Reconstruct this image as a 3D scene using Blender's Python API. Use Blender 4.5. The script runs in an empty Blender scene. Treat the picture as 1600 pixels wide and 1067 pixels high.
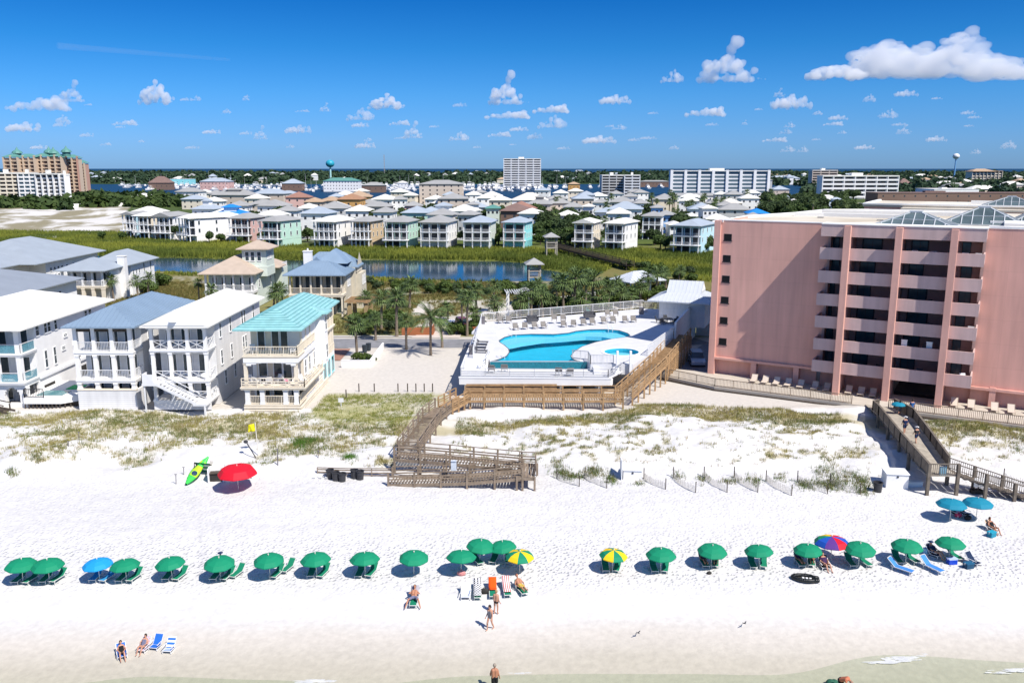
import bpy, math, random
import numpy as np
from mathutils import Vector, Matrix
S = bpy.context.scene
COL = S.collection
R = math.radians
rnd = random.Random(7)

# ------------------------------------------------------------------ camera, world, sun, exposure
FPX, PITCH, CH = 1333.0, math.atan(270/1333.0), 30.0
SP, CP = math.sin(PITCH), math.cos(PITCH)
cd = bpy.data.cameras.new('camera'); cam = bpy.data.objects.new('camera', cd); COL.objects.link(cam)
cd.sensor_width = 36; cd.lens = 36*FPX/1600; cd.clip_start = .5; cd.clip_end = 200000
cam.location = (0, 0, CH); cam.rotation_euler = (math.pi/2-PITCH, 0, 0)
S.camera = cam
S.render.resolution_x, S.render.resolution_y = 1024, 682
W = bpy.data.worlds.new('World'); S.world = W; W.use_nodes = True
nt = W.node_tree; nt.nodes.clear()
SUNV = Vector((.56, -.566, 1)).normalized()
sky = nt.nodes.new('ShaderNodeTexSky'); sky.sky_type = 'NISHITA'; sky.sun_disc = False
sky.sun_elevation = math.asin(SUNV.z); sky.sun_rotation = math.atan2(SUNV.x, SUNV.y)
sky.air_density = 1.0; sky.dust_density = 0.3; sky.ozone_density = 2.0; sky.altitude = 0
geo = nt.nodes.new('ShaderNodeTexCoord'); sep = nt.nodes.new('ShaderNodeSeparateXYZ')
nt.links.new(geo.outputs['Generated'], sep.inputs[0])
ramp = nt.nodes.new('ShaderNodeValToRGB'); nt.links.new(sep.outputs['Z'], ramp.inputs[0])
cr = ramp.color_ramp
cr.elements[0].position = 0; cr.elements[0].color = (.165, .33, .74, 1)
cr.elements[1].position = .36; cr.elements[1].color = (.42, .50, .70, 1)
for p_, c_ in ((.03, (.155, .33, .73, 1)), (.08, (.10, .315, .66, 1)), (.13, (.045, .265, .57, 1)), (.19, (.014, .20, .50, 1)), (.24, (.05, .25, .52, 1))):
    e_ = cr.elements.new(p_); e_.color = c_
mx = nt.nodes.new('ShaderNodeMix'); mx.data_type = 'RGBA'; mx.blend_type = 'MULTIPLY'; mx.inputs['Factor'].default_value = 1
nt.links.new(sky.outputs[0], mx.inputs['A']); nt.links.new(ramp.outputs[0], mx.inputs['B'])
bg = nt.nodes.new('ShaderNodeBackground'); bg.inputs['Strength'].default_value = 0.15
wo = nt.nodes.new('ShaderNodeOutputWorld')
nt.links.new(mx.outputs['Result'], bg.inputs['Color']); nt.links.new(bg.outputs[0], wo.inputs[0])
sd = bpy.data.lights.new('sun', 'SUN'); sd.energy = 4.8; sd.angle = R(.5); sd.color = (1, .945, .865)
so = bpy.data.objects.new('sun', sd); COL.objects.link(so); so.rotation_euler = SUNV.to_track_quat('Z', 'Y').to_euler()
vs = S.view_settings; vs.view_transform = 'Standard'; vs.look = 'None'; vs.gamma = 1; vs.exposure = 0.38
S.render.engine = 'CYCLES'
cy = S.cycles; cy.use_denoising = True; cy.max_bounces = 12; cy.diffuse_bounces = 3; cy.glossy_bounces = 2
cy.transmission_bounces = 3; cy.transparent_max_bounces = 8; cy.volume_bounces = 10; cy.caustics_reflective = False; cy.caustics_refractive = False

# ------------------------------------------------------------------ helpers
def at(px, py, z=0.0):
    """a pixel of the photograph to the ground point at height z"""
    v = (py-533.5)/FPX; u = (px-800)/FPX; t = (CH-z)/(SP+v*CP)
    return Vector((t*u, t*(CP-v*SP), z))
def along(px, py, Y):
    v = (py-533.5)/FPX; u = (px-800)/FPX; t = Y/(CP-v*SP)
    return Vector((t*u, Y, CH-t*(SP+v*CP)))
def pxx(o):
    l = o.location; return l.x/max(l.y, 1)

MATS = {}
def mat(name, col, rough=.7, var=.10, scale=1.5, bump=0.0, bscale=20, metal=0.0, spec=.35, var2=None):
    if name in MATS: return MATS[name]
    m = bpy.data.materials.new(name); m.use_nodes = True; n = m.node_tree; b = n.nodes['Principled BSDF']
    b.inputs['Roughness'].default_value = rough; b.inputs['Metallic'].default_value = metal
    b.inputs['Specular IOR Level'].default_value = spec
    tc = n.nodes.new('ShaderNodeTexCoord')
    nz = n.nodes.new('ShaderNodeTexNoise'); nz.inputs['Scale'].default_value = scale; nz.inputs['Detail'].default_value = 4
    n.links.new(tc.outputs['Object'], nz.inputs['Vector'])
    r = n.nodes.new('ShaderNodeValToRGB'); n.links.new(nz.outputs['Fac'], r.inputs[0])
    a = [max(0, c*(1-var)) for c in col]; d = [min(1, c*(1+var)) for c in (var2 or col)]
    r.color_ramp.elements[0].position = .3; r.color_ramp.elements[0].color = (*a, 1)
    r.color_ramp.elements[1].position = .7; r.color_ramp.elements[1].color = (*d, 1)
    n.links.new(r.outputs[0], b.inputs['Base Color'])
    if bump:
        nb = n.nodes.new('ShaderNodeTexNoise'); nb.inputs['Scale'].default_value = bscale; nb.inputs['Detail'].default_value = 3
        n.links.new(tc.outputs['Object'], nb.inputs['Vector'])
        bp = n.nodes.new('ShaderNodeBump'); bp.inputs['Strength'].default_value = bump; bp.inputs['Distance'].default_value = .05
        n.links.new(nb.outputs['Fac'], bp.inputs['Height']); n.links.new(bp.outputs[0], b.inputs['Normal'])
    MATS[name] = m
    return m
def joints(m, bw, bh, depth=.02, amt=.85, streak=True):
    """thin panel joints and faint rain streaks for a wall material (object x/z plane)"""
    n = m.node_tree; b = n.nodes['Principled BSDF']; tc = n.nodes.new('ShaderNodeTexCoord'); sp = n.nodes.new('ShaderNodeSeparateXYZ'); n.links.new(tc.outputs['Object'], sp.inputs[0])
    ad = n.nodes.new('ShaderNodeMath'); ad.operation = 'ADD'; n.links.new(sp.outputs['X'], ad.inputs[0]); n.links.new(sp.outputs['Y'], ad.inputs[1])
    cb = n.nodes.new('ShaderNodeCombineXYZ'); n.links.new(ad.outputs[0], cb.inputs['X']); n.links.new(sp.outputs['Z'], cb.inputs['Y'])
    br = n.nodes.new('ShaderNodeTexBrick'); br.offset = 0; br.inputs['Scale'].default_value = 1; br.inputs['Brick Width'].default_value = bw; br.inputs['Row Height'].default_value = bh; br.inputs['Mortar Size'].default_value = depth
    br.inputs['Color1'].default_value = (1, 1, 1, 1); br.inputs['Color2'].default_value = (.965, .965, .965, 1); br.inputs['Mortar'].default_value = (amt, amt, amt, 1); n.links.new(cb.outputs[0], br.inputs['Vector'])
    src = b.inputs['Base Color'].links[0].from_socket; mm = n.nodes.new('ShaderNodeVectorMath'); mm.operation = 'MULTIPLY'; n.links.new(src, mm.inputs[0]); n.links.new(br.outputs['Color'], mm.inputs[1]); out = mm
    if streak:
        mp = n.nodes.new('ShaderNodeMapping'); mp.inputs['Scale'].default_value = (1.3, .10, 1); n.links.new(cb.outputs[0], mp.inputs[0]); nz = n.nodes.new('ShaderNodeTexNoise'); nz.inputs['Scale'].default_value = 1; nz.inputs['Detail'].default_value = 5; n.links.new(mp.outputs[0], nz.inputs['Vector'])
        mr = n.nodes.new('ShaderNodeMapRange'); mr.inputs['From Min'].default_value = .35; mr.inputs['From Max'].default_value = .7; mr.inputs['To Min'].default_value = 1.0; mr.inputs['To Max'].default_value = .85; n.links.new(nz.outputs['Fac'], mr.inputs['Value'])
        m2 = n.nodes.new('ShaderNodeVectorMath'); m2.operation = 'SCALE'; n.links.new(out.outputs[0], m2.inputs[0]); n.links.new(mr.outputs[0], m2.inputs['Scale']); out = m2
    n.links.new(out.outputs[0], b.inputs['Base Color']); return m
def attr_mat(name, rough=.8, scale=8., amt=.2, bump=0., bscale=5., bdist=.05, spec=.2, transl=0.):
    """base colour from the 'Col' attribute, varied by noise"""
    m = bpy.data.materials.new(name); m.use_nodes = True; n = m.node_tree; b = n.nodes['Principled BSDF']
    b.inputs['Roughness'].default_value = rough; b.inputs['Specular IOR Level'].default_value = spec
    at_ = n.nodes.new('ShaderNodeVertexColor'); at_.layer_name = 'Col'
    tc = n.nodes.new('ShaderNodeTexCoord'); nz = n.nodes.new('ShaderNodeTexNoise'); nz.inputs['Scale'].default_value = scale; nz.inputs['Detail'].default_value = 6
    n.links.new(tc.outputs['Object'], nz.inputs['Vector'])
    r = n.nodes.new('ShaderNodeMapRange'); r.inputs['From Min'].default_value = .3; r.inputs['From Max'].default_value = .7
    r.inputs['To Min'].default_value = 1-amt; r.inputs['To Max'].default_value = 1+amt*.4
    n.links.new(nz.outputs['Fac'], r.inputs['Value'])
    mm = n.nodes.new('ShaderNodeVectorMath'); mm.operation = 'SCALE'
    n.links.new(at_.outputs['Color'], mm.inputs[0]); n.links.new(r.outputs[0], mm.inputs['Scale'])
    n.links.new(mm.outputs[0], b.inputs['Base Color'])
    if bump:
        nb = n.nodes.new('ShaderNodeTexNoise'); nb.inputs['Scale'].default_value = bscale; nb.inputs['Detail'].default_value = 4
        n.links.new(tc.outputs['Object'], nb.inputs['Vector'])
        bp = n.nodes.new('ShaderNodeBump'); bp.inputs['Strength'].default_value = bump; bp.inputs['Distance'].default_value = bdist
        n.links.new(nb.outputs['Fac'], bp.inputs['Height']); n.links.new(bp.outputs[0], b.inputs['Normal'])
    if transl:
        tr = n.nodes.new('ShaderNodeBsdfTranslucent'); n.links.new(mm.outputs[0], tr.inputs['Color'])
        ms = n.nodes.new('ShaderNodeMixShader'); ms.inputs[0].default_value = transl
        n.links.new(b.outputs[0], ms.inputs[1]); n.links.new(tr.outputs[0], ms.inputs[2])
        n.links.new(ms.outputs[0], n.nodes['Material Output'].inputs['Surface'])
    MATS[name] = m
    return m
def glassy(name, col, rough=.12):
    m = mat(name, col, rough, .25, .8, spec=.6); return m

class MB:
    def __init__(s): s.v = []; s.f = []; s.m = []
    def add(s, vs, fs, m=0):
        o = len(s.v); s.v += [tuple(p) for p in vs]; s.f += [tuple(i+o for i in f) for f in fs]; s.m += [m]*len(fs)
    def box(s, x0, y0, z0, x1, y1, z1, m=0):
        x0, x1 = min(x0, x1), max(x0, x1); y0, y1 = min(y0, y1), max(y0, y1); z0, z1 = min(z0, z1), max(z0, z1)
        s.add([(x0,y0,z0),(x1,y0,z0),(x1,y1,z0),(x0,y1,z0),(x0,y0,z1),(x1,y0,z1),(x1,y1,z1),(x0,y1,z1)],
              [(0,3,2,1),(4,5,6,7),(0,1,5,4),(1,2,6,5),(2,3,7,6),(3,0,4,7)], m); return s
    def beam(s, p, q, w, h=None, m=0):
        h = h or w; p = Vector(p); q = Vector(q); d = (q-p)
        if d.length < 1e-6: return s
        d.normalize(); up = Vector((0,0,1)) if abs(d.z) < .95 else Vector((0,1,0))
        a = d.cross(up).normalized()*w/2; b = a.cross(d).normalized()*h/2
        vs = [p-a-b, p+a-b, p+a+b, p-a+b, q-a-b, q+a-b, q+a+b, q-a+b]
        s.add(vs, [(0,1,2,3),(7,6,5,4),(0,4,5,1),(1,5,6,2),(2,6,7,3),(3,7,4,0)], m); return s
    def cyl(s, p, q, r, r2=None, n=8, m=0, caps=True):
        r2 = r if r2 is None else r2; p = Vector(p); q = Vector(q); d = (q-p).normalized()
        up = Vector((0,0,1)) if abs(d.z) < .95 else Vector((1,0,0)); a = d.cross(up).normalized(); b = a.cross(d)
        vs = []
        for c, rr in ((p, r), (q, r2)):
            for i in range(n):
                t = 2*math.pi*i/n; vs.append(c+(a*math.cos(t)+b*math.sin(t))*rr)
        fs = [(i, (i+1) % n, n+(i+1) % n, n+i) for i in range(n)]
        if caps: fs += [tuple(range(n-1, -1, -1)), tuple(range(n, 2*n))]
        s.add(vs, fs, m); return s
    def prism(s, poly, z0, z1, m=0):
        n = len(poly); a = sum(poly[i][0]*poly[(i+1) % n][1]-poly[(i+1) % n][0]*poly[i][1] for i in range(n))
        if a < 0: poly = poly[::-1]
        vs = [(p[0], p[1], z0) for p in poly]+[(p[0], p[1], z1) for p in poly]
        s.add(vs, [tuple(range(n-1, -1, -1)), tuple(range(n, 2*n))]+[(i, (i+1) % n, n+(i+1) % n, n+i) for i in range(n)], m); return s
    def lathe(s, prof, n=16, c=(0,0,0), m=0):
        vs = []; k = len(prof)
        for r, z in prof:
            for i in range(n):
                t = 2*math.pi*i/n; vs.append((c[0]+r*math.cos(t), c[1]+r*math.sin(t), c[2]+z))
        fs = [(j*n+i, j*n+(i+1) % n, (j+1)*n+(i+1) % n, (j+1)*n+i) for j in range(k-1) for i in range(n)]
        s.add(vs, fs, m); return s
    def ball(s, c, r, n=10, sz=1., sx=1., sy=1., m=0):
        vs = []; k = n//2+1
        for j in range(k+1):
            ph = math.pi*j/k
            for i in range(n):
                t = 2*math.pi*i/n
                vs.append((c[0]+r*sx*math.sin(ph)*math.cos(t), c[1]+r*sy*math.sin(ph)*math.sin(t), c[2]-r*sz*math.cos(ph)))
        s.add(vs, [(j*n+i, j*n+(i+1) % n, (j+1)*n+(i+1) % n, (j+1)*n+i) for j in range(k) for i in range(n)], m); return s
    def hip(s, x0, y0, x1, y1, z, h, th=.18, m=0, seam=0, gf=False, gb=False, run=None):
        """hip roof over a rectangle; gf / gb make the front / rear end a gable"""
        s.box(x0, y0, z-th, x1, y1, z, m)
        w, d = x1-x0, y1-y0
        if d >= w:
            r = (w/2 if run is None else run); f_ = 0 if gf else min(r, d/2-.01); b_ = 0 if gb else min(r, d/2-.01)
            A = (x0+w/2, y0+f_, z+h); B = (x0+w/2, y1-b_, z+h)
            s.add([(x0,y0,z),(x1,y0,z),(x1,y1,z),(x0,y1,z),A,B], [(0,1,4),(1,2,5,4),(2,3,5),(3,0,4,5)], m)
            if seam:
                y = y0+seam
                while y < y1:
                    t = 1.0
                    if f_ and y-y0 < f_: t = (y-y0)/f_
                    if b_ and y1-y < b_: t = min(t, (y1-y)/b_)
                    for sg, xe in ((1, x0), (-1, x1)):
                        s.beam((xe, y, z+.02), (xe+sg*w/2*t, y, z+h*t+.02), .05, .07, m)
                    y += seam
                if f_:
                    x = x0+seam
                    while x < x1:
                        t = 1-abs(x-(x0+w/2))/(w/2)
                        if t > .05: s.beam((x, y0, z+.02), (x, y0+f_*t, z+h*t+.02), .05, .07, m)
                        x += seam
        else:
            r = min(d/2 if run is None else run, w/2-.01)
            A = (x0+r, y0+d/2, z+h); B = (x1-r, y0+d/2, z+h)
            s.add([(x0,y0,z),(x1,y0,z),(x1,y1,z),(x0,y1,z),A,B], [(0,1,5,4),(1,2,5),(2,3,4,5),(3,0,4)], m)
            if seam:
                x = x0+seam
                while x < x1:
                    t = min(1, (x-x0)/r, (x1-x)/r)
                    s.beam((x, y0, z+.02), (x, y0+d/2*t, z+h*t+.02), .05, .07, m)
                    x += seam
                y = y0+seam
                while y < y1:
                    t = 1-abs(y-(y0+d/2))/(d/2)
                    for sg, xe in ((1, x0), (-1, x1)):
                        if t > .05: s.beam((xe, y, z+.02), (xe+sg*r*t, y, z+h*t+.02), .05, .07, m)
                    y += seam
        return s
    def build(s, name, ms, parent=None, smooth=False, loc=None, rz=0):
        me = bpy.data.meshes.new(name); me.from_pydata(s.v, [], s.f)
        if not isinstance(ms, (list, tuple)): ms = [ms]
        for m in ms: me.materials.append(m)
        if len(ms) > 1: me.polygons.foreach_set('material_index', s.m)
        if smooth: me.polygons.foreach_set('use_smooth', [True]*len(me.polygons))
        me.update()
        o = bpy.data.objects.new(name, me); COL.objects.link(o)
        if parent is not None: o.parent = parent
        if loc is not None: o.location = loc
        if rz: o.rotation_euler.z = rz
        return o
USED = {}
def tag(o, label, cat, group=None, kind=None):
    if label: o['label'] = label
    if cat: o['category'] = cat
    if group: o['group'] = group
    if kind: o['kind'] = kind
    return o
def empty(name, loc, rz=0, label=None, cat=None, group=None):
    o = bpy.data.objects.new(name, None); COL.objects.link(o); o.location = loc; o.rotation_euler = (0, 0, rz)
    o.empty_display_size = .2
    return tag(o, label, cat, group)
KIDS = {}
def copy_tree(o, loc=None, rz=None, label=None, sc=None, group=None):
    r = o.copy(); COL.objects.link(r)
    if o.name not in KIDS: KIDS[o.name] = [(c, list(c.children)) for c in o.children]
    for c, gs in KIDS[o.name]:
        d = c.copy(); COL.objects.link(d); d.parent = r
        for g in gs:
            e = g.copy(); COL.objects.link(e); e.parent = d
    if loc is not None: r.location = loc
    if rz is not None: r.rotation_euler = (0, 0, rz)
    if label: r['label'] = label
    if sc: r.scale = (sc, sc, sc) if not isinstance(sc, tuple) else sc
    if group: r['group'] = group
    return r
class Proto:
    """first placing moves the built thing itself, later ones copy it"""
    def __init__(s, o): s.o = o; s.used = False
    def put(s, loc, rz=0, label=None, sc=None, group=None):
        if s.used: return copy_tree(s.o, loc, rz, label, sc, group)
        s.used = True; o = s.o; KIDS[o.name] = [(c, list(c.children)) for c in o.children]
        o.location = loc; o.rotation_euler = (0, 0, rz)
        if label: o['label'] = label
        if sc: o.scale = (sc, sc, sc) if not isinstance(sc, tuple) else sc
        if group: o['group'] = group
        return o
ORD = 'leftmost|second|third|fourth|fifth|sixth|seventh|eighth|ninth|tenth|eleventh|twelfth|thirteenth|fourteenth|fifteenth|sixteenth|seventeenth|eighteenth|nineteenth|twentieth'.split('|')
def ordn(i, n):
    if n == 1: return ''
    if i == n-1: return 'rightmost'
    if i < 20: return ORD[i] if i == 0 else ORD[i]+' from the left'
    j = n-1-i
    if j < 20: return ORD[j]+' from the right'
    return 'number %d from the left' % (i+1)
def label_row(objs, what, where):
    """labels for look-alikes: their place in the row, read from left to right"""
    by = {}
    for o in objs: by.setdefault(what(o) if callable(what) else what, []).append(o)
    for w, l in by.items():
        l.sort(key=pxx)
        for i, o in enumerate(l):
            o['label'] = (w+' '+where+(', '+ordn(i, len(l)) if len(l) > 1 else '')).strip()
def bulk(name, V, F, ms, cols=None, parent=None, smooth=False, midx=None):
    """fast mesh from numpy arrays (all faces the same size)"""
    me = bpy.data.meshes.new(name); k = F.shape[1]
    me.vertices.add(len(V)); me.vertices.foreach_set('co', V.astype(np.float32).ravel())
    me.loops.add(F.size); me.loops.foreach_set('vertex_index', F.astype(np.int32).ravel())
    me.polygons.add(len(F)); me.polygons.foreach_set('loop_start', np.arange(0, F.size, k, dtype=np.int32))
    me.polygons.foreach_set('loop_total', np.full(len(F), k, dtype=np.int32))
    for m in (ms if isinstance(ms, (list, tuple)) else [ms]): me.materials.append(m)
    if midx is not None: me.polygons.foreach_set('material_index', midx.astype(np.int32))
    if smooth: me.polygons.foreach_set('use_smooth', np.ones(len(F), dtype=bool))
    me.update(calc_edges=True)
    if cols is not None:
        a = me.color_attributes.new('Col', 'FLOAT_COLOR', 'POINT')
        c = np.ones((len(V), 4), dtype=np.float32); c[:, :3] = cols; a.data.foreach_set('color', c.ravel())
    o = bpy.data.objects.new(name, me); COL.objects.link(o)
    if parent is not None: o.parent = parent
    return o
# numpy value noise
_rs = np.random.RandomState(3); _T = _rs.rand(512, 512)
def vnoise(x, y):
    xi = np.floor(x).astype(int); yi = np.floor(y).astype(int); fx = x-xi; fy = y-yi
    fx = fx*fx*(3-2*fx); fy = fy*fy*(3-2*fy); g = lambda a, b: _T[a % 512, b % 512]
    return (g(xi, yi)*(1-fx)+g(xi+1, yi)*fx)*(1-fy)+(g(xi, yi+1)*(1-fx)+g(xi+1, yi+1)*fx)*fy
def fbm(x, y, o=4):
    s = 0; a = .5; t = 0
    for i in range(o): s = s+a*vnoise(x*2**i+i*17.3, y*2**i+i*9.1); t += a; a *= .5
    return s/t
def sstep(a, b, x): t = np.clip((x-a)/(b-a), 0, 1); return t*t*(3-2*t)
def inpoly(X, Y, poly):
    r = np.zeros(X.shape, bool); n = len(poly)
    for i in range(n):
        x1, y1 = poly[i]; x2, y2 = poly[(i+1) % n]
        if y1 == y2: continue
        c = ((y1 > Y) != (y2 > Y)) & (X < (x2-x1)*(Y-y1)/(y2-y1)+x1)
        r ^= c
    return r
# ------------------------------------------------------------------ terrain
LAKE = [tuple(at(x, y, 1.35)[:2]) for x, y in ((120,398),(235,402),(330,404),(450,407),(560,406),(700,408),(770,408),(822,411),(850,422),(868,424),(885,428),(897,436),
        (880,441),(800,441),(740,440),(640,437),(580,433),(500,430),(330,428),(235,424),(120,420))]
MARSH = [tuple(at(x, y, 1.6)[:2]) for x, y in ((-150,364),(0,362),(190,364),(262,377),(360,377),(460,384),(640,386),(830,387),(860,392),(985,388),(1045,392),(1180,398),(1190,440),(1115,442),
        (1040,432),(985,424),(960,418),(930,432),(905,438),(897,436),(885,428),(868,424),(850,422),(822,411),(770,408),(560,406),(450,407),(235,402),(120,398),(-150,398))]
def height(X, Y):
    h = np.interp(Y, [-50, 30, 43, 46.6, 52, 57, 68, 75, 79, 84, 91, 100, 118, 180, 205, 330, 400, 700, 830, 900, 1640, 1720, 5200, 5400, 9e4],
                     [-4, -1.2, -.25, .0, .4, 1.0, 1.35, 1.7, 2.35, 3.1, 3.2, 3.15, 3.0, 3.0, 1.7, 1.7, 2.0, 1.8, 1.5, -3, -3, 1.5, 1.5, -3, -3])
    near = sstep(74, 79, Y)*(1-sstep(92, 96, Y))
    h = h+near*(fbm(X*.13+5, Y*.2, 4)-.5)*2.0+near*(fbm(X*.7, Y*.9, 3)-.5)*.35
    bp = sstep(50, 56, Y)*(1-sstep(76, 80, Y))
    h = h+bp*((fbm(X*1.1, Y*1.6, 3)-.5)*.14+(vnoise(X*2.7, Y*2.9)-.5)*.05)
    h = h+(1-sstep(50, 56, Y))*np.clip(-.0032*X, -.12, .12)
    h = h+(1-sstep(49, 53, Y))*(fbm(X*.08, Y*.25, 2)-.5)*.22*sstep(40, 47, Y)
    mid = sstep(140, 150, Y)*(1-sstep(182, 195, Y))
    h = h+mid*(fbm(X*.08, Y*.08, 3)-.45)*1.5
    far = sstep(395, 430, Y)*(1-sstep(600, 650, Y))*(X < -.4*Y)
    h = h+far*(fbm(X*.02, Y*.02, 4)-.3)*5
    # left side land reaches farther right of the harbour
    h = np.where(inpoly(X, Y, LAKE), .6, h)
    return h
def hgt(x, y): return float(height(np.array([float(x)]), np.array([float(y)]))[0])
def vegd(X, Y):
    """cover of grass over the dunes, 0..1"""
    n = fbm(X*.22+40, Y*.35+3, 4); n2 = fbm(X*1.3, Y*1.5, 3)
    left = sstep(78, 81.5, Y+3*(n-.5)*4)*(1-sstep(91, 92.5, Y+np.where(X > -22.5, -8.5, 0)))
    fade = sstep(-62, -45, X)*.45+.55
    lv = left*fade*np.clip(.42+3.0*(n-.38), .12, 1)
    sw = (1-sstep(-26, -18, X))*(1-sstep(82, 86, Y))*.45
    lv = np.clip(lv-sw*(n2 > .45)*1.0, 0, 1)*np.where(fbm(X*.8+3, Y*1.1, 3) > .46, 1, .28+.35*sstep(84, 88, Y))
    bare_ = (X > -22)&(X < -13)&(Y < 79.5)
    lv = np.where(bare_, lv*.15, lv)
    # right of the boardwalk the seaward slope is bare with clumps, the crest is green
    yc = np.interp(X, [-9, 0, 12, 20, 30, 42, 60], [86.5, 87.0, 90, 91.5, 88.5, 85.5, 80.5])
    n3 = fbm(X*1.15+7, Y*1.5+2, 3); crest = sstep(-1.2, .6, Y-yc+(n-.5)*5)*(1-sstep(3.5, 5, Y-yc+np.where(X < 14, 1.5, 0)))
    rv = crest*.95+(1-sstep(0, 1, Y-yc))*sstep(77, 80, Y)*np.clip((n3-.50)*9, 0, .75)*np.clip(.25+(n-.42)*4, .12, 1)
    return np.clip(np.where(X < -9.5, lv, rv), 0, 1)*(Y > 76)*(Y < 101.5)
SAND = np.array([.615, .605, .59]); LOT = np.array([.55, .51, .455]); WET = np.array([.46, .425, .345])
def groundcol(X, Y):
    one = np.ones(X.shape+(3,)); c = one*SAND
    n = fbm(X*.05, Y*.12, 4); nf = fbm(X*.5, Y*.7, 4); nb = fbm(X*.25+9, Y*1.1, 3)
    def mix(a, col, w): return a*(1-w[..., None])+np.array(col)*w[..., None]
    c = mix(c, (.65, .64, .63), sstep(.45, .6, nb)*.6)
    edge = Y+(n-.5)*3.2
    c = mix(c, (.48, .47, .475), sstep(.42, .62, fbm(X*.02+11, Y*.16+3, 4))*.28*sstep(53, 57, Y)*(1-sstep(74, 78, Y)))
    for o_ in (0, 1.5):      # tyre tracks over the dry sand
        tx = -23.5+o_-.30*(Y-60)-.012*(Y-60)**2; c = mix(c, (.50, .49, .495), (np.abs(X-tx) < .16)*(Y > 57)*(Y < 73)*.35)
    c = mix(c, (.56, .52, .46), 1-sstep(49.5, 53.0, edge)); c = mix(c, WET, 1-sstep(46.5, 50.3, edge)); c = mix(c, (.40, .39, .28), 1-sstep(43.5, 47.2, Y))
    v = vegd(X, Y); c = mix(c, (.36, .31, .15), np.clip(v*1.1, 0, .75)*(.35+.65*sstep(.35, .6, nf)))
    c = mix(c, LOT, sstep(92.5, 94, Y)*.9)
    lawn = sstep(88.5, 90, Y)*(1-sstep(99.8, 100.6, Y+(nf-.5)*2))*(X > -22.5)*(X < -7.5)
    c = mix(c, (.32, .31, .13), lawn*(.35+.5*sstep(.4, .55, nf)))
    m = sstep(136.6, 138, Y)*sstep(.35, .55, fbm(X*.09+3, Y*.09, 4)+np.where((X > -19)&(X < 5)&(Y > 146)&(Y < 176), -.13, .13))
    c = mix(c, (.20, .19, .075), m)
    c = mix(c, (.17, .15, .05), sstep(172, 180, Y)*(.55+.45*sstep(.4, .6, nf)))
    c = mix(c, (.10, .13, .03), sstep(300, 330, Y))
    ms = inpoly(X, Y, MARSH); c = mix(c, (.12, .14, .03), ms*1.0)
    white = ((Y > 300)&(Y < 640)&(X < -.445*Y)&~ms)
    ww = white*1.; wn = fbm(X*.03, Y*.014, 5)
    c = mix(c, (.62, .60, .56), ww); wf_ = fbm(X*.10, Y*.05, 4); c = mix(c, (.20, .17, .08), ww*sstep(.45, .56, wn*.5+wf_*.5)*.85)
    town = sstep(330, 350, Y)*(1-white*1.)*(Y < 900); tn = fbm(X*.06, Y*.05, 3)
    c = mix(c, (.06, .09, .03), town*.8); c = mix(c, (.35, .34, .31), town*(tn > .60))
    c = mix(c, (.03, .055, .02), sstep(1600, 1700, Y))
    return np.clip(c, 0, 1)
ys = list(np.arange(28, 100, .4)); y = 100.
while y < 6000: ys.append(y); y *= 1.0135
ys = np.array(ys+[9000., 20000., 90000.]); us = np.linspace(-1, 1, 420)
Yg = np.repeat(ys[:, None], len(us), 1); Xg = us[None, :]*(ys[:, None]*.78+22)
Hg = height(Xg, Yg); Cg = groundcol(Xg, Yg)
nr, nc = Yg.shape; I = np.arange(nr*nc).reshape(nr, nc)
Fg = np.stack([I[:-1, :-1], I[:-1, 1:], I[1:, 1:], I[1:, :-1]], -1).reshape(-1, 4)
gm = attr_mat('ground_mat', .95, 2.2, .10, .28, 2.2, .12, .1)
# footprints: small dimples all over the dry sand
n_ = gm.node_tree; bp1 = [x for x in n_.nodes if x.type == 'BUMP'][0]
vo = n_.nodes.new('ShaderNodeTexVoronoi'); vo.inputs['Scale'].default_value = 3.1; vo.feature = 'F1'
tc_ = [x for x in n_.nodes if x.type == 'TEX_COORD'][0]; n_.links.new(tc_.outputs['Object'], vo.inputs['Vector'])
mr_ = n_.nodes.new('ShaderNodeMapRange'); mr_.inputs['From Max'].default_value = .5; n_.links.new(vo.outputs['Distance'], mr_.inputs['Value'])
sx_ = n_.nodes.new('ShaderNodeSeparateXYZ'); n_.links.new(tc_.outputs['Object'], sx_.inputs[0])
mk = n_.nodes.new('ShaderNodeMapRange'); mk.inputs['From Min'].default_value = 54.5; mk.inputs['From Max'].default_value = 57; n_.links.new(sx_.outputs['Y'], mk.inputs['Value'])
mk3 = n_.nodes.new('ShaderNodeMapRange'); mk3.inputs['From Min'].default_value = 61; mk3.inputs['From Max'].default_value = 65; mk3.inputs['To Min'].default_value = 2.0; mk3.inputs['To Max'].default_value = 1.0; n_.links.new(sx_.outputs['Y'], mk3.inputs['Value'])
mk2 = n_.nodes.new('ShaderNodeMapRange'); mk2.inputs['From Min'].default_value = 80; mk2.inputs['From Max'].default_value = 74; n_.links.new(sx_.outputs['Y'], mk2.inputs['Value'])
mu = n_.nodes.new('ShaderNodeMath'); mu.operation = 'MULTIPLY'; n_.links.new(mk.outputs[0], mu.inputs[0]); n_.links.new(mk2.outputs[0], mu.inputs[1])
bp2 = n_.nodes.new('ShaderNodeBump'); bp2.inputs['Distance'].default_value = .16
mu2 = n_.nodes.new('ShaderNodeMath'); mu2.operation = 'MULTIPLY'; mu2.inputs[1].default_value = .38; n_.links.new(mu.outputs[0], mu2.inputs[0])
mu3 = n_.nodes.new('ShaderNodeMath'); mu3.operation = 'MULTIPLY'; n_.links.new(mu2.outputs[0], mu3.inputs[0]); n_.links.new(mk3.outputs[0], mu3.inputs[1]); n_.links.new(mu3.outputs[0], bp2.inputs['Strength']); n_.links.new(mr_.outputs[0], bp2.inputs['Height'])
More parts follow.
